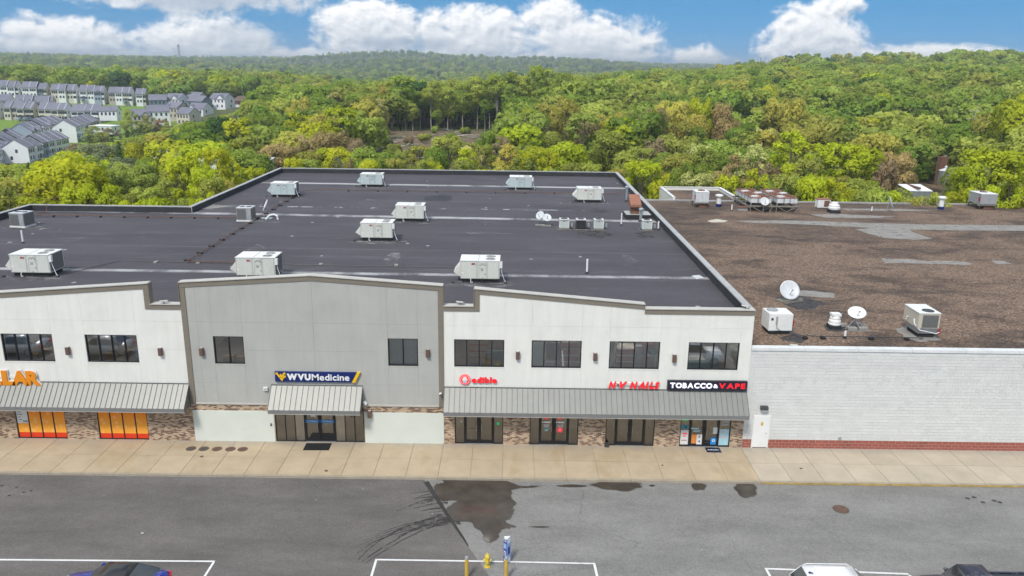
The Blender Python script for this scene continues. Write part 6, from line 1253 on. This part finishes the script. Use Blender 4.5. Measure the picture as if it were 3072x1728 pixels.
# ------------------------------------------------------------------ signs
t = thing('shop_sign', 'orange raised LLAR letters with white edges standing above the left awning', 'sign', (0,-.10,0))
lx = [(-31.25,-30.22,'L'),(-30.16,-29.42,'L'),(-29.60,-28.60,'A'),(-28.72,-27.90,'R')]
for a, b, ch in lx:
    letters(ch, a-.0, b-.0, 3.56, .92, -.05, .07, ['orange_letter'], t, .06); letters(ch, a-.03, b+.05, 3.55, .96, .03, .075, ['letter_white'], t, .08, name='letter_back')
MB().box(-31.6,-28.2,.031,.065,3.98,4.14).build('raceway', 'white_paint', t)
t = thing('shop_sign', 'dark blue WVUMedicine board with gold emblem above the clinic awning', 'sign', (0,-.03,0))
MB().prism([(-13.95,-.12,3.99),(-9.42,-.12,3.99),(-9.10,-.12,4.62),(-13.95,-.12,4.62)], (0,.119,0)).build('board', 'sign_blue', t, fix=True)
MB().prism([(-9.40,-.15,3.985),(-9.20,-.15,3.985),(-8.88,-.15,4.625),(-9.08,-.15,4.625)], (0,.149,0)).build('slash', 'sign_gold', t, fix=True)
letters('WVU', -13.23, -11.82, 4.11, .40, -.121, .035, ['letter_white'], t, .065, .04); letters('Medicine', -11.76, -9.53, 4.11, .40, -.121, .035, ['letter_white'], t, .018, .07)
e = lambda pts: [(-13.90+x*.60/2.6, -.155, 4.03+y*.55/2.2) for x, y in pts]     # interlocked letter emblem
MB().prism(e([(0,2.15),(.62,2.15),(.62,1.95),(.98,1.45),(1.30,2.02),(1.62,1.45),(1.95,1.98),(1.95,2.15),(2.55,2.15),(2.55,1.72),(2.28,1.72),(1.62,.80),(1.30,1.12),(.95,.80),(.30,1.72),(0,1.72)]), (0,.033,0)).build('emblem', 'sign_gold', t, fix=True)
MB().prism(e([(.98,.70),(1.30,1.00),(1.62,.70),(2.05,1.25),(2.05,1.42),(2.62,1.42),(2.62,1.0),(2.32,1.0),(2.32,.86),(2.1,.86),(1.62,0)]), (0,.034,0)).build('emblem', 'sign_gold', t, fix=True)
t = thing('shop_sign', 'red edible letters and round red badge with white basket above the right awning', 'sign', (0,-.03,0))
cx, cz, r = -2.68, 4.25, .30
MB().lathe([(r+.05,-.06),(r+.05,-.001)], (cx,0,cz), 32, 'y').build('halo', 'halo_pink', t); MB().lathe([(r,-.11),(r,-.061)], (cx,0,cz), 32, 'y').build('badge', 'neon_red', t)
rg = MB(); n = 32
for k in range(n):
    a, b = 2*math.pi*k/n, 2*math.pi*(k+1)/n; rg.prism([(cx+.265*math.cos(a),-.114,cz+.265*math.sin(a)),(cx+.245*math.cos(a),-.114,cz+.245*math.sin(a)),(cx+.245*math.cos(b),-.114,cz+.245*math.sin(b)),(cx+.265*math.cos(b),-.114,cz+.265*math.sin(b))], (0,.0035,0))
rg.build('badge_ring', 'letter_white', t, fix=True)
MB().prism([(cx-.09,-.122,cz-.18),(cx+.09,-.122,cz-.18),(cx+.13,-.122,cz-.03),(cx-.13,-.122,cz-.03)], (0,.0115,0)).build('basket', 'poster_aqua', t, fix=True)
for k, (dx_, dz_, rr_) in enumerate(((-.10,.02,.06),(0,.03,.07),(.10,.02,.06),(-.06,.10,.06),(.06,.10,.06),(0,.16,.05))): MB().lathe([(rr_,-.1225-.002*k),(rr_,-.1105)], (cx+dx_,0,cz+dz_), 12, 'y').build('fruit', 'letter_white', t)
letters('edible', -2.30, -.76, 4.03, .38, -.001, .05, ['halo_pink'], t, .085, .03, name='letter_halo'); letters('edible', -2.27, -.79, 4.06, .37, -.055, .06, ['neon_red','letter_side'], t, .032, .075)
t = thing('shop_sign', 'slanted red N V NAILS letters on a white raceway above the right awning', 'sign', (0,-.03,0))
MB().box(5.92,8.86,-.09,-.001,4.02,4.17).build('raceway', 'wall_white', t)
for tx, a, b in (('N',5.86,6.32),('V',6.52,6.98),('NAILS',7.12,8.90)): letters(tx, a, b, 3.84, .43, -.092, .07, ['letter_red','letter_side'], t, .048, .055, .30)
MB().lathe([(.055,-.22),(.055,-.092)], (6.43,0,4.08), 12, 'y').build('dot', 'letter_side', t)
t = thing('shop_sign', 'navy TOBACCO & VAPE box sign with white and red letters above the right awning', 'sign', (0,-.03,0))
MB().box(9.40,14.06,-.16,-.001,3.83,4.36).build('cabinet', 'sign_navy', t); 
for bx in ((9.36,14.10,-.17,-.001,3.79,3.829),(9.36,14.10,-.17,-.001,4.361,4.39),(9.36,9.399,-.17,-.001,3.8295,4.3605),(14.061,14.10,-.17,-.001,3.8295,4.3605)): MB().box(*bx).build('cabinet_edge', 'ink_dark', t)
letters('TOBACCO', 9.52, 12.02, 3.93, .33, -.161, .03, ['neon_white'], t, .035, .09); letters('&', 12.09, 12.36, 3.96, .24, -.161, .03, ['neon_white'], t, .03); letters('VAPE', 12.42, 13.98, 3.93, .33, -.161, .03, ['neon_red'], t, .035, .13)
# ------------------------------------------------------------------ goods seen through the upper windows
def crate(name, label, cat, x, y, w_, d_, h, mat, rz=0, z=4.702):
    t = thing(name, label, cat, (x, y, z), rz); MB().box(-w_/2,w_/2,-d_/2,d_/2,0,h).build('body', mat, t, bevel=.01); MB().box(-w_/2+.02,w_/2-.02,-.03,.03,h+.0005,h+.004).build('tape', 'trim_light', t); return t
wins = ['first left window','second left window','left grey-bay window','right grey-bay window','first right-bay window','second right-bay window','third right-bay window','fourth right-bay window']
ri = random.Random(21)
for wi, spec in {0:[(-28.6,.9,.6,.5,.5,'cardboard'),(-28.0,1.0,.6,.5,.75,'cardboard'),(-27.5,.8,.7,.5,.45,'cardboard'),(-29.4,1.6,.9,.8,1.6,'dish_grey')],1:[(-24.2,.9,.5,.5,.6,'cardboard'),(-22.85,.8,.55,.45,.85,'cardboard'),(-22.3,.8,.4,.4,.85,'blue_plastic'),(-24.6,1.6,.8,.8,1.3,'dish_grey')],2:[(-16.9,.8,.6,.5,.55,'cardboard'),(-16.2,.8,.5,.45,.5,'cardboard')]}.items():
    for k, (x, y, w_, d_, h, m_) in enumerate(spec): crate('storage_box', '%s box, %s from the left inside the %s' % ({'cardboard':'brown cardboard','dish_grey':'tall pale grey','blue_plastic':'blue plastic'}[m_], ORD(sorted(q[0] for q in spec).index(x)+1), wins[wi]), 'box', x, y, w_, d_, h, m_, ri.uniform(-.2,.2))
def pallet(label, x, y, w_, h, m1='carton_red', m2='carton_white'):
    t = thing('pallet_stack', label, 'pallet', (x, y, 4.702)); MB().box(-w_/2,w_/2,-.5,.5,0,.13).build('pallet', 'wood_grey', t); n = int(h/.2)
    for k in range(n): MB().box(-w_/2+.02,w_/2-.02,-.48,.48,.131+.2*k,.131+.2*k+.13).build('carton_layer', m1, t); MB().box(-w_/2+.02,w_/2-.02,-.47,.47,.131+.2*k+.1301,.131+.2*k+.199).build('carton_band', m2 if k % 2 else m1, t)
pallet('stack of red cartons inside the first right-bay window', -1.9, 1.6, 1.2, 1.7, 'cardboard', 'carton_red'); pallet('stack of red and white cartons inside the second right-bay window', 3.6, 1.1, 1.1, 1.6); pallet('stack of red and white cartons inside the third right-bay window', 6.95, 1.2, 1.1, 1.4)
crate('wrapped_pallet', 'green wrapped goods on a crate inside the first right-bay window', 'pallet', -.95, 1.0, 1.0, .8, 1.0, 'green_wrap'); crate('storage_box', 'pale wooden crate in front of the green wrapped goods', 'box', -1.05, .62, .95, .3, .55, 'cardboard')
t = thing('leaning_board', 'white board leaning inside the second right-bay window', 'board', (1.65,.55,4.702)); MB().box(-.33,.33,-.02,.02,0,1.75).build('sheet', 'blind_white', t); MB().box(-.33,.33,-.03,-.0205,0,.06).build('edge', 'cardboard', t)
crate('storage_box', 'dark wrapped load inside the second right-bay window', 'box', 2.65, 1.5, .9, .8, 1.5, 'steel_dark'); crate('storage_box', 'low grey box inside the second right-bay window', 'box', 2.45, .8, .6, .5, .5, 'unit_grey')
t = thing('metal_poles', 'pale poles leaning inside the third right-bay window', 'pole', (6.15,.8,4.702)); 
for k in range(4): MB().tube([(-.2+.05*k,0,0),(.25+.03*k,.1,1.95)], .025, 5).build('pole', 'blind_white', t)
crate('storage_box', 'dark cabinet inside the third right-bay window', 'box', 8.35, 1.2, .7, .6, 1.6, 'house_brick'); crate('storage_box', 'grey cabinet inside the third right-bay window', 'box', 7.85, 1.4, .55, .5, 1.3, 'unit_grey')
t = thing('folding_table', 'white shelf with bags inside the third right-bay window', 'table', (8.45,.62,4.702)); MB().box(-.3,.3,-.2,.2,1.0,1.04).build('top', 'blind_white', t); MB().box(-.1,.2,-.15,.15,1.041,1.3).build('bag', 'teal_panel', t); MB().box(.2,.26,-.15,.15,0,.999).build('leg', 'blind_white', t)
crate('storage_box', 'pale green bundle inside the fourth right-bay window', 'box', 11.1, .9, 1.2, .8, .75, 'painted_brick'); crate('storage_box', 'pale grey case inside the fourth right-bay window', 'box', 12.2, 1.3, .9, .8, 1.2, 'dish_grey')
t = thing('window_blind', 'closed pale blinds filling the right grey-bay window', 'blinds', (-6.325,.24,5.10))
for k in range(30): MB().box(-.82,.82,-.012,.012,.055*k,.055*k+.05).build('slat', 'blind_white', t)
pm('lamp_lit', (.9,.9,.9), .5, em=((1,.96,.9), 14.0))
lamp_at = [(-28.4,'first left window'),(-23.4,'second left window'),(-16.6,'left grey-bay window'),(-1.8,'first right-bay window'),(2.7,'second right-bay window'),(7.3,'third right-bay window'),(12.0,'fourth right-bay window')]
tube_m = MB().box(-.7,.7,-.05,.05,-.035,.035).mesh('tube', 'lamp_lit'); hous_m = MB().box(-.75,.75,-.09,.09,.036,.08).mesh('housing', 'white_paint')
for x, wn in lamp_at:
    t = thing('ceiling_lamp', 'lit strip lamp inside the '+wn, 'lamp', (x,1.7,7.55), 0, 'strip lamps in the store rooms'); link('tube', tube_m, t); link('housing', hous_m, t)
# ------------------------------------------------------------------ pavement and car park furniture
for k, x in enumerate((-18.98,-18.22,-17.43,-16.63,-15.90)):
    t = thing('utility_cover', 'round iron cover, %s from the left in the row of five' % ORD(k+1), 'cover', (x,-1.06,0), 0, 'row of five round covers'); MB().lathe([(.30,.0005),(.30,.006)], n=24).build('ring', 'iron_rusty', t); MB().lathe([(.26,.0061),(.26,.011)], n=24).build('lid', 'iron_cover' if k < 2 else 'iron_rusty', t)
    if k: MB().box(-.10,.10,-.04,.04,.0111,.014).build('hatch', 'ink_dark', t)
for x, y, r, lb in ((-17.97,-2.03,.11,'small rusty cover below the row of five'),(-10.35,-3.53,.10,'small iron cover near the kerb left of the seam'),(8.92,-2.38,.07,'tiny iron cover on the pavement before the vape shop'),(16.93,-2.55,.08,'tiny iron cover on the pavement before the block wall')):
    t = thing('utility_cover', lb, 'cover', (x,y,0)); MB().lathe([(r,.0005),(r,.006)], n=18).build('ring', 'iron_rusty', t); MB().lathe([(r*.8,.0061),(r*.8,.009)], n=18).build('lid', 'iron_cover', t)
t = thing('manhole_cover', 'large reddish manhole cover in the pale asphalt', 'cover', (17.59,-6.71,ZL)); MB().lathe([(.42,-.003),(.42,.004)], n=26).build('ring', 'iron_cover', t); MB().lathe([(.37,.0041),(.37,.009)], n=26).build('lid', 'iron_rusty', t)
t = thing('door_mat', 'black rubber mat before the clinic door', 'mat', (-11.54,-.62,0), .02); MB().box(-.77,.77,-.46,.46,.0006,.014).build('pad', 'mat_black', t); MB().box(-.72,.72,-.41,.41,.0141,.018).build('pile', 'rubber_black', t)
t = thing('door_mat', 'dark mat with pale lettering before the vape shop', 'mat', (12.36,-.40,0)); MB().box(-.44,.44,-.31,.31,.0006,.014).build('pad', 'sign_navy', t)
for k in range(9): MB().box(-.33+.075*k,-.28+.075*k,-.06+.02*(k % 2),.07-.015*(k % 3),.0141,.017).build('print', 'letter_white', t)
def bollard(label, x, y):
    t = thing('bollard', label, 'bollard', (x,y,ZL), 0, 'bollards by the hydrant'); MB().lathe([(.085,-.02),(.085,1.05)], n=18).build('post', 'yellow_paint', t); MB().lathe([(.089,1.04),(.089,1.10),(.07,1.15),(.03,1.17)], n=18).build('cap', 'unit_grey', t)
bx1 = G(1400,1672,.98); bx2 = G(1519,1673,.98); bollard('yellow bollard with grey cap left of the hydrant', *bx1); bollard('yellow bollard with grey cap right of the hydrant', *bx2)
hx, hy = G(1462,1700,ZL); t = thing('fire_hydrant', 'yellow fire hydrant between the two bollards', 'hydrant', (hx,hy,ZL)); t.scale = (.85,.85,.95)
MB().lathe([(.17,.0),(.17,.04),(.115,.05),(.115,.46),(.15,.47),(.15,.51)], n=20).build('barrel', 'yellow_hydrant', t); MB().lathe([(.155,.511),(.155,.54),(.14,.60),(.09,.67),(.05,.70),(.045,.76),(.02,.77)], n=20).build('bonnet', 'yellow_hydrant', t)
for sx in (-1,1): MB().tube([(sx*.09,0,.36),(sx*.22,0,.36)], .055, 12).build('nozzle', 'yellow_hydrant', t)
MB().tube([(0,-.09,.33),(0,-.20,.33)], .075, 12).build('pumper_nozzle', 'yellow_hydrant', t); MB().tube([(.22,0,.36),(.25,-.05,.2),(.24,-.03,.1)], .008, 5).build('chain', 'steel_dark', t)
# three-sided advertising tower
ax, ay = G(1520,1690,ZL); t = thing('advert_tower', 'blue and white three-sided advertising tower behind the right bollard', 'advert', (ax,ay,ZL), .0)
A, B, C_ = (-.19,-.14), (.20,.22), (-.02,.38); A, B, C_ = (-.15,.10), (.0,-.16), (.17,.13); H = 1.36
def panel(p, q, mat, nm, h=H): d_ = Vector((q[0]-p[0], q[1]-p[1], 0)); nn = Vector((d_.y,-d_.x,0)).normalized()*.008; MB().prism([(p[0],p[1],.01),(q[0],q[1],.01),(q[0],q[1],h),(p[0],p[1],h)], (nn.x,nn.y,0)).build(nm, mat, t, fix=True)
panel(A, B, 'banner_blue', 'panel'); panel(B, C_, 'banner_light', 'panel'); panel(C_, A, 'banner_blue', 'panel')
MB().prism([(A[0],A[1],H+.001),(B[0],B[1],H+.001),(C_[0],C_[1],H+.001)], (0,0,.006)).build('top', 'letter_white', t, fix=True)
def onface(p, q, u0, u1, z0, z1, mat, off=.012, nm='print', sh=0):
    d_ = Vector((q[0]-p[0], q[1]-p[1], 0)); nn = Vector((d_.y,-d_.x,0)).normalized(); f = lambda u: (p[0]+d_.x*u+nn.x*off, p[1]+d_.y*u+nn.y*off)
    a, b = f(u0), f(u1); MB().prism([(*a,z0),(*b,z0+sh),(*b,z1+sh),(*a,z1)], (nn.x*.003,nn.y*.003,0)).build(nm, mat, t, fix=True)
onface(A,B,.12,.88,1.16,1.36,'letter_white',sh=.04); onface(A,B,.25,.75,1.2,1.26,'banner_blue',.016,sh=.04); onface(A,B,.1,.9,.78,1.05,'banner_light',sh=.05); onface(A,B,.2,.8,.40,.66,'letter_white',sh=.04); onface(A,B,.38,.62,.42,.62,'banner_blue',.016,sh=.04); onface(A,B,.2,.8,.12,.22,'letter_white',sh=.03)
onface(B,C_,.1,.9,1.1,1.4,'letter_white'); onface(B,C_,.2,.8,.5,.9,'banner_blue'); onface(B,C_,.15,.85,.1,.3,'letter_white')
# ------------------------------------------------------------------ cars
def loft(secs, mat, name, parent, smooth=True, closed=True):
    m_ = MB(); m_.smooth = smooth; n = len(secs[0])
    for s_ in secs: m_.V += s_
    for i in range(len(secs)-1):
        for k in range(n if closed else n-1): l = (k+1) % n; m_.face((i*n+k, i*n+l, (i+1)*n+l, (i+1)*n+k))
    m_.face(list(range(n))); m_.face([(len(secs)-1)*n+k for k in reversed(range(n))])
    return m_.build(name, mat, parent, fix=True)
def bodysec(x, w_, zb, zt_, r=.16):
    """closed section across the car, seen from the nose"""
    return [(x,-w_*.90,zb),(x,-w_,zb+.14),(x,-w_*1.02,zb+(zt_-zb)*.55),(x,-w_*.985,zt_-r*.7),(x,-w_+r*.9,zt_-.02),(x,-w_*.45,zt_+.03),(x,0,zt_+.045),(x,w_*.45,zt_+.03),(x,w_-r*.9,zt_-.02),(x,w_*.985,zt_-r*.7),(x,w_*1.02,zb+(zt_-zb)*.55),(x,w_,zb+.14),(x,w_*.90,zb)]
def wheels(t, xs, w_, r):
    for x in xs:
        for s_ in (-1,1):
            wh = MB().lathe([(r,-.11),(r,.11)], (x,s_*(w_-.10),r), 22, 'y').build('wheel', 'tyre', t); MB().lathe([(r*.62,s_*.112 if s_ > 0 else -.125),(r*.62,.125 if s_ > 0 else -.112)], (x,s_*(w_-.10),r), 16, 'y').build('rim', 'rim', wh)
            MB().lathe([(r*1.16,-.02),(r*1.16,.02)], (x,s_*(w_+.012),r+.02), 22, 'y').build('wheel_arch', 'tyre', t) if False else None
def car(name, label, x, y, rz, prof_, cab, w_, paint, roofm, wx, r=.33, sky_=False, rails=False, kind='car'):
    """prof_: (x, bottom, top, width factor) along the car, nose first; cab: windscreen base, roof front, roof rear, back glass base + heights"""
    t = thing(name, label, kind, (x,y,ZL), rz)
    loft([bodysec(px_, w_*wf, zb, zt_) for px_, zb, zt_, wf in prof_], paint, 'body', t)
    wb, rf_, rr_, bb, belt0, belt1, zr = cab; wt = w_*.74
    def q(px_, z, ww): return [(px_,-ww,z),(px_,ww,z)]
    gl_ = MB(); gl_.smooth = False
    V = [(wb,-w_*.90,belt0),(wb,w_*.90,belt0),(rf_,-wt,zr-.04),(rf_,wt,zr-.04),(rr_,-wt,zr-.05),(rr_,wt,zr-.05),(bb,-w_*.90,belt1),(bb,w_*.90,belt1)]
    gl_.V += V
    MB_ = lambda idx, nm, mat: (lambda m_: (m_.V.extend(V), m_.face(idx), m_.build(nm, mat, t))[-1])(MB())
    cx_ = sum(v[0] for v in V)/8; inner = MB(); inner.V += [(cx_+(v[0]-cx_)*.96, v[1]*.96, v[2]-.03) for v in V]
    def quad(idx, nm, mat, grow=0):
        m_ = MB(); P4 = [Vector(V[i]) for i in idx]; c = sum(P4, Vector())/4; nn = (P4[1]-P4[0]).cross(P4[3]-P4[0]).normalized()
        if nn.dot(c-Vector((cx_,0,zr-.4))) < 0: nn = -nn
        P4 = [p+(c-p).normalized()*.045 for p in P4]; m_.prism([tuple(p+nn*.004) for p in P4], tuple(-nn*.02)); m_.build(nm, mat, t, fix=True)
    shell = MB(); shell.V += V
    for f in ((0,1,3,2),(4,5,7,6),(0,2,4,6),(1,7,5,3),(2,3,5,4),(0,6,7,1)): shell.face(f)
    shell.build('cabin', paint if roofm != 'car_black' else 'car_black', t, fix=True)
    quad((0,1,3,2), 'windscreen', 'car_glass'); quad((4,5,7,6), 'rear_window', 'car_glass'); quad((0,2,4,6), 'side_window', 'car_glass'); quad((1,3,5,7), 'side_window', 'car_glass')
    roof = [[(px_,-wt*k_,zr-.055),(px_,-wt*k_*.93,zr-.01),(px_,-wt*k_*.5,zr+.035+e_),(px_,0,zr+.045+e_),(px_,wt*k_*.5,zr+.035+e_),(px_,wt*k_*.93,zr-.01),(px_,wt*k_,zr-.055)] for px_, k_, e_ in ((rf_-.04,.985,-.04),(rf_+.25*(rr_-rf_),1.0,.005),(rf_+.6*(rr_-rf_),1.0,.005),(rr_+.04,.985,-.04))]
    ro = loft(roof, roofm, 'roof', t)
    if rails:
        for s_ in (-1,1): MB().tube([(rf_+.1,s_*wt*.90,zr+.02),(rf_+.2,s_*wt*.90,zr+.07),(rr_-.2,s_*wt*.90,zr+.07),(rr_-.05,s_*wt*.90,zr+.02)], .018, 6).build('roof_rail', paint, t)
        for k in range(5): MB().box(rf_+.35, rr_-.4, -wt*.62+k*wt*.30, -wt*.62+k*wt*.30+.05, zr+.03, zr+.052).build('roof_rib', paint, ro)
        MB().prism([(rr_-.25,-.03,zr+.04),(rr_-.05,-.03,zr+.04),(rr_-.08,-.03,zr+.11)], (0,.06,0)).build('antenna_fin', 'sign_blue', ro, fix=True)
    x0_, x1_ = prof_[0][0], prof_[-1][0]
    for s_ in (-1,1):
        MB().box(x0_-.01, x0_+.20, s_*w_*.62-.16, s_*w_*.62+.16, prof_[0][2]-.16, prof_[0][2]-.03).build('headlight', 'lamp_clear', t, bevel=.02); MB().box(x1_-.16, x1_+.012, s_*w_*.74-.13, s_*w_*.74+.13, prof_[-1][2]-.28, prof_[-1][2]-.05).build('tail_light', 'tail_red', t, bevel=.02)
        mr = MB().box(wb+.25, wb+.42, s_*w_*1.02-.02, s_*w_*1.02+.02, belt0-.02, belt0+.02).build('mirror', paint, t); MB().box(wb+.22, wb+.38, s_*(w_*1.02+.10)-.09, s_*(w_*1.02+.10)+.09, belt0+.0, belt0+.15).build('mirror_shell', paint, mr, bevel=.03)
        for hx_ in (wb+1.15, wb+2.1): MB().box(hx_, hx_+.2, s_*w_*1.012-.012, s_*w_*1.012+.012, belt0-.16, belt0-.13).build('door_handle', paint, t)
    MB().box(x0_-.03, x0_+.06, -w_*.8, w_*.8, .28, .50).build('bumper', paint, t, bevel=.02); MB().box(x1_-.06, x1_+.03, -w_*.82, w_*.82, .30, .56).build('bumper', paint, t, bevel=.02)
    wheels(t, wx, w_, r); return t
# blue saloon with black roof, nose to the left
car('car', 'dark blue saloon with black roof parked at the bottom left', -19.30, -14.72, 0, [(0,.30,.62,.80),(.12,.24,.72,.92),(.55,.20,.82,.99),(1.35,.19,.92,1),(2.0,.19,.95,1),(3.2,.19,.97,1),(3.9,.20,1.00,.99),(4.35,.24,1.02,.95),(4.6,.30,.96,.84)],
    (1.25,2.05,3.25,4.15,.90,1.02,1.43), .90, 'car_blue', 'car_black', (.85,3.65))
# white estate, nose to the right
car('car', 'white sport utility car with roof rails parked at the bottom right', 16.75, -14.72, math.pi, [(0,.34,.74,.82),(.15,.26,.90,.93),(.7,.24,1.00,.99),(1.3,.22,1.07,1),(2.4,.22,1.10,1),(3.6,.22,1.12,1),(4.25,.24,1.12,.98),(4.5,.30,1.05,.90)],
    (1.15,1.9,4.0,4.42,1.05,1.08,1.70), .93, 'car_white', 'car_white', (.85,3.55), .36, rails=True)
# dark pickup with peeling paint, nose to the left
tp = car('pickup_truck', 'dark navy pickup with peeling paint parked at the bottom right edge', 17.62, -14.58, 0, [(0,.42,.92,.86),(.15,.34,1.02,.95),(.8,.32,1.08,.99),(1.6,.30,1.12,1),(2.6,.30,1.14,1),(3.25,.30,1.14,1),(3.30,.30,1.12,1),(5.3,.32,1.12,1),(5.45,.36,1.08,.97)],
    (1.45,1.95,2.95,3.30,1.10,1.12,1.74), .95, 'car_navy', 'car_navy', (.95,4.35), .38, kind='pickup truck')
MB().box(3.42, 5.30, -.78, .78, 1.151, 1.165).build('bed_cover', 'car_black', tp)
for s_ in (-1,1): MB().box(3.36, 5.40, s_*.86-.05, s_*.86+.05, 1.13, 1.20).build('bed_rail', 'car_navy', tp)
# two cars further along the row, seen in the photograph only as reflections in the left windows
for nm_, lb_, xx in (('car','silver crossover mirrored in the first upper window from the left',-41.3),('car','silver saloon mirrored in the second upper window from the left',-34.6)):
    car(nm_, lb_, xx, -14.9, 0, [(0,.32,.68,.80),(.12,.26,.80,.92),(.55,.22,.90,.99),(1.35,.21,1.00,1),(2.0,.21,1.02,1),(3.2,.21,1.04,1),(3.9,.22,1.06,.99),(4.3,.26,1.04,.95),(4.5,.32,.96,.84)], (1.2,1.95,3.45,4.2,.98,1.04,1.58), .91, 'car_silver', 'car_silver', (.85,3.6))
# litter
for k, (x, y, lb) in enumerate(((455,1600,'white scrap of litter on the dark asphalt'),)):
    cx, cyy = g2(x-28, y); tag(MB().prism([(cx-.06,cyy-.03,ZT+.001),(cx+.06,cyy-.02,ZT+.001),(cx+.05,cyy+.03,ZT+.001),(cx-.05,cyy+.02,ZT+.001)], (0,0,.012)).build('litter', 'letter_white', fix=True), lb, 'litter')
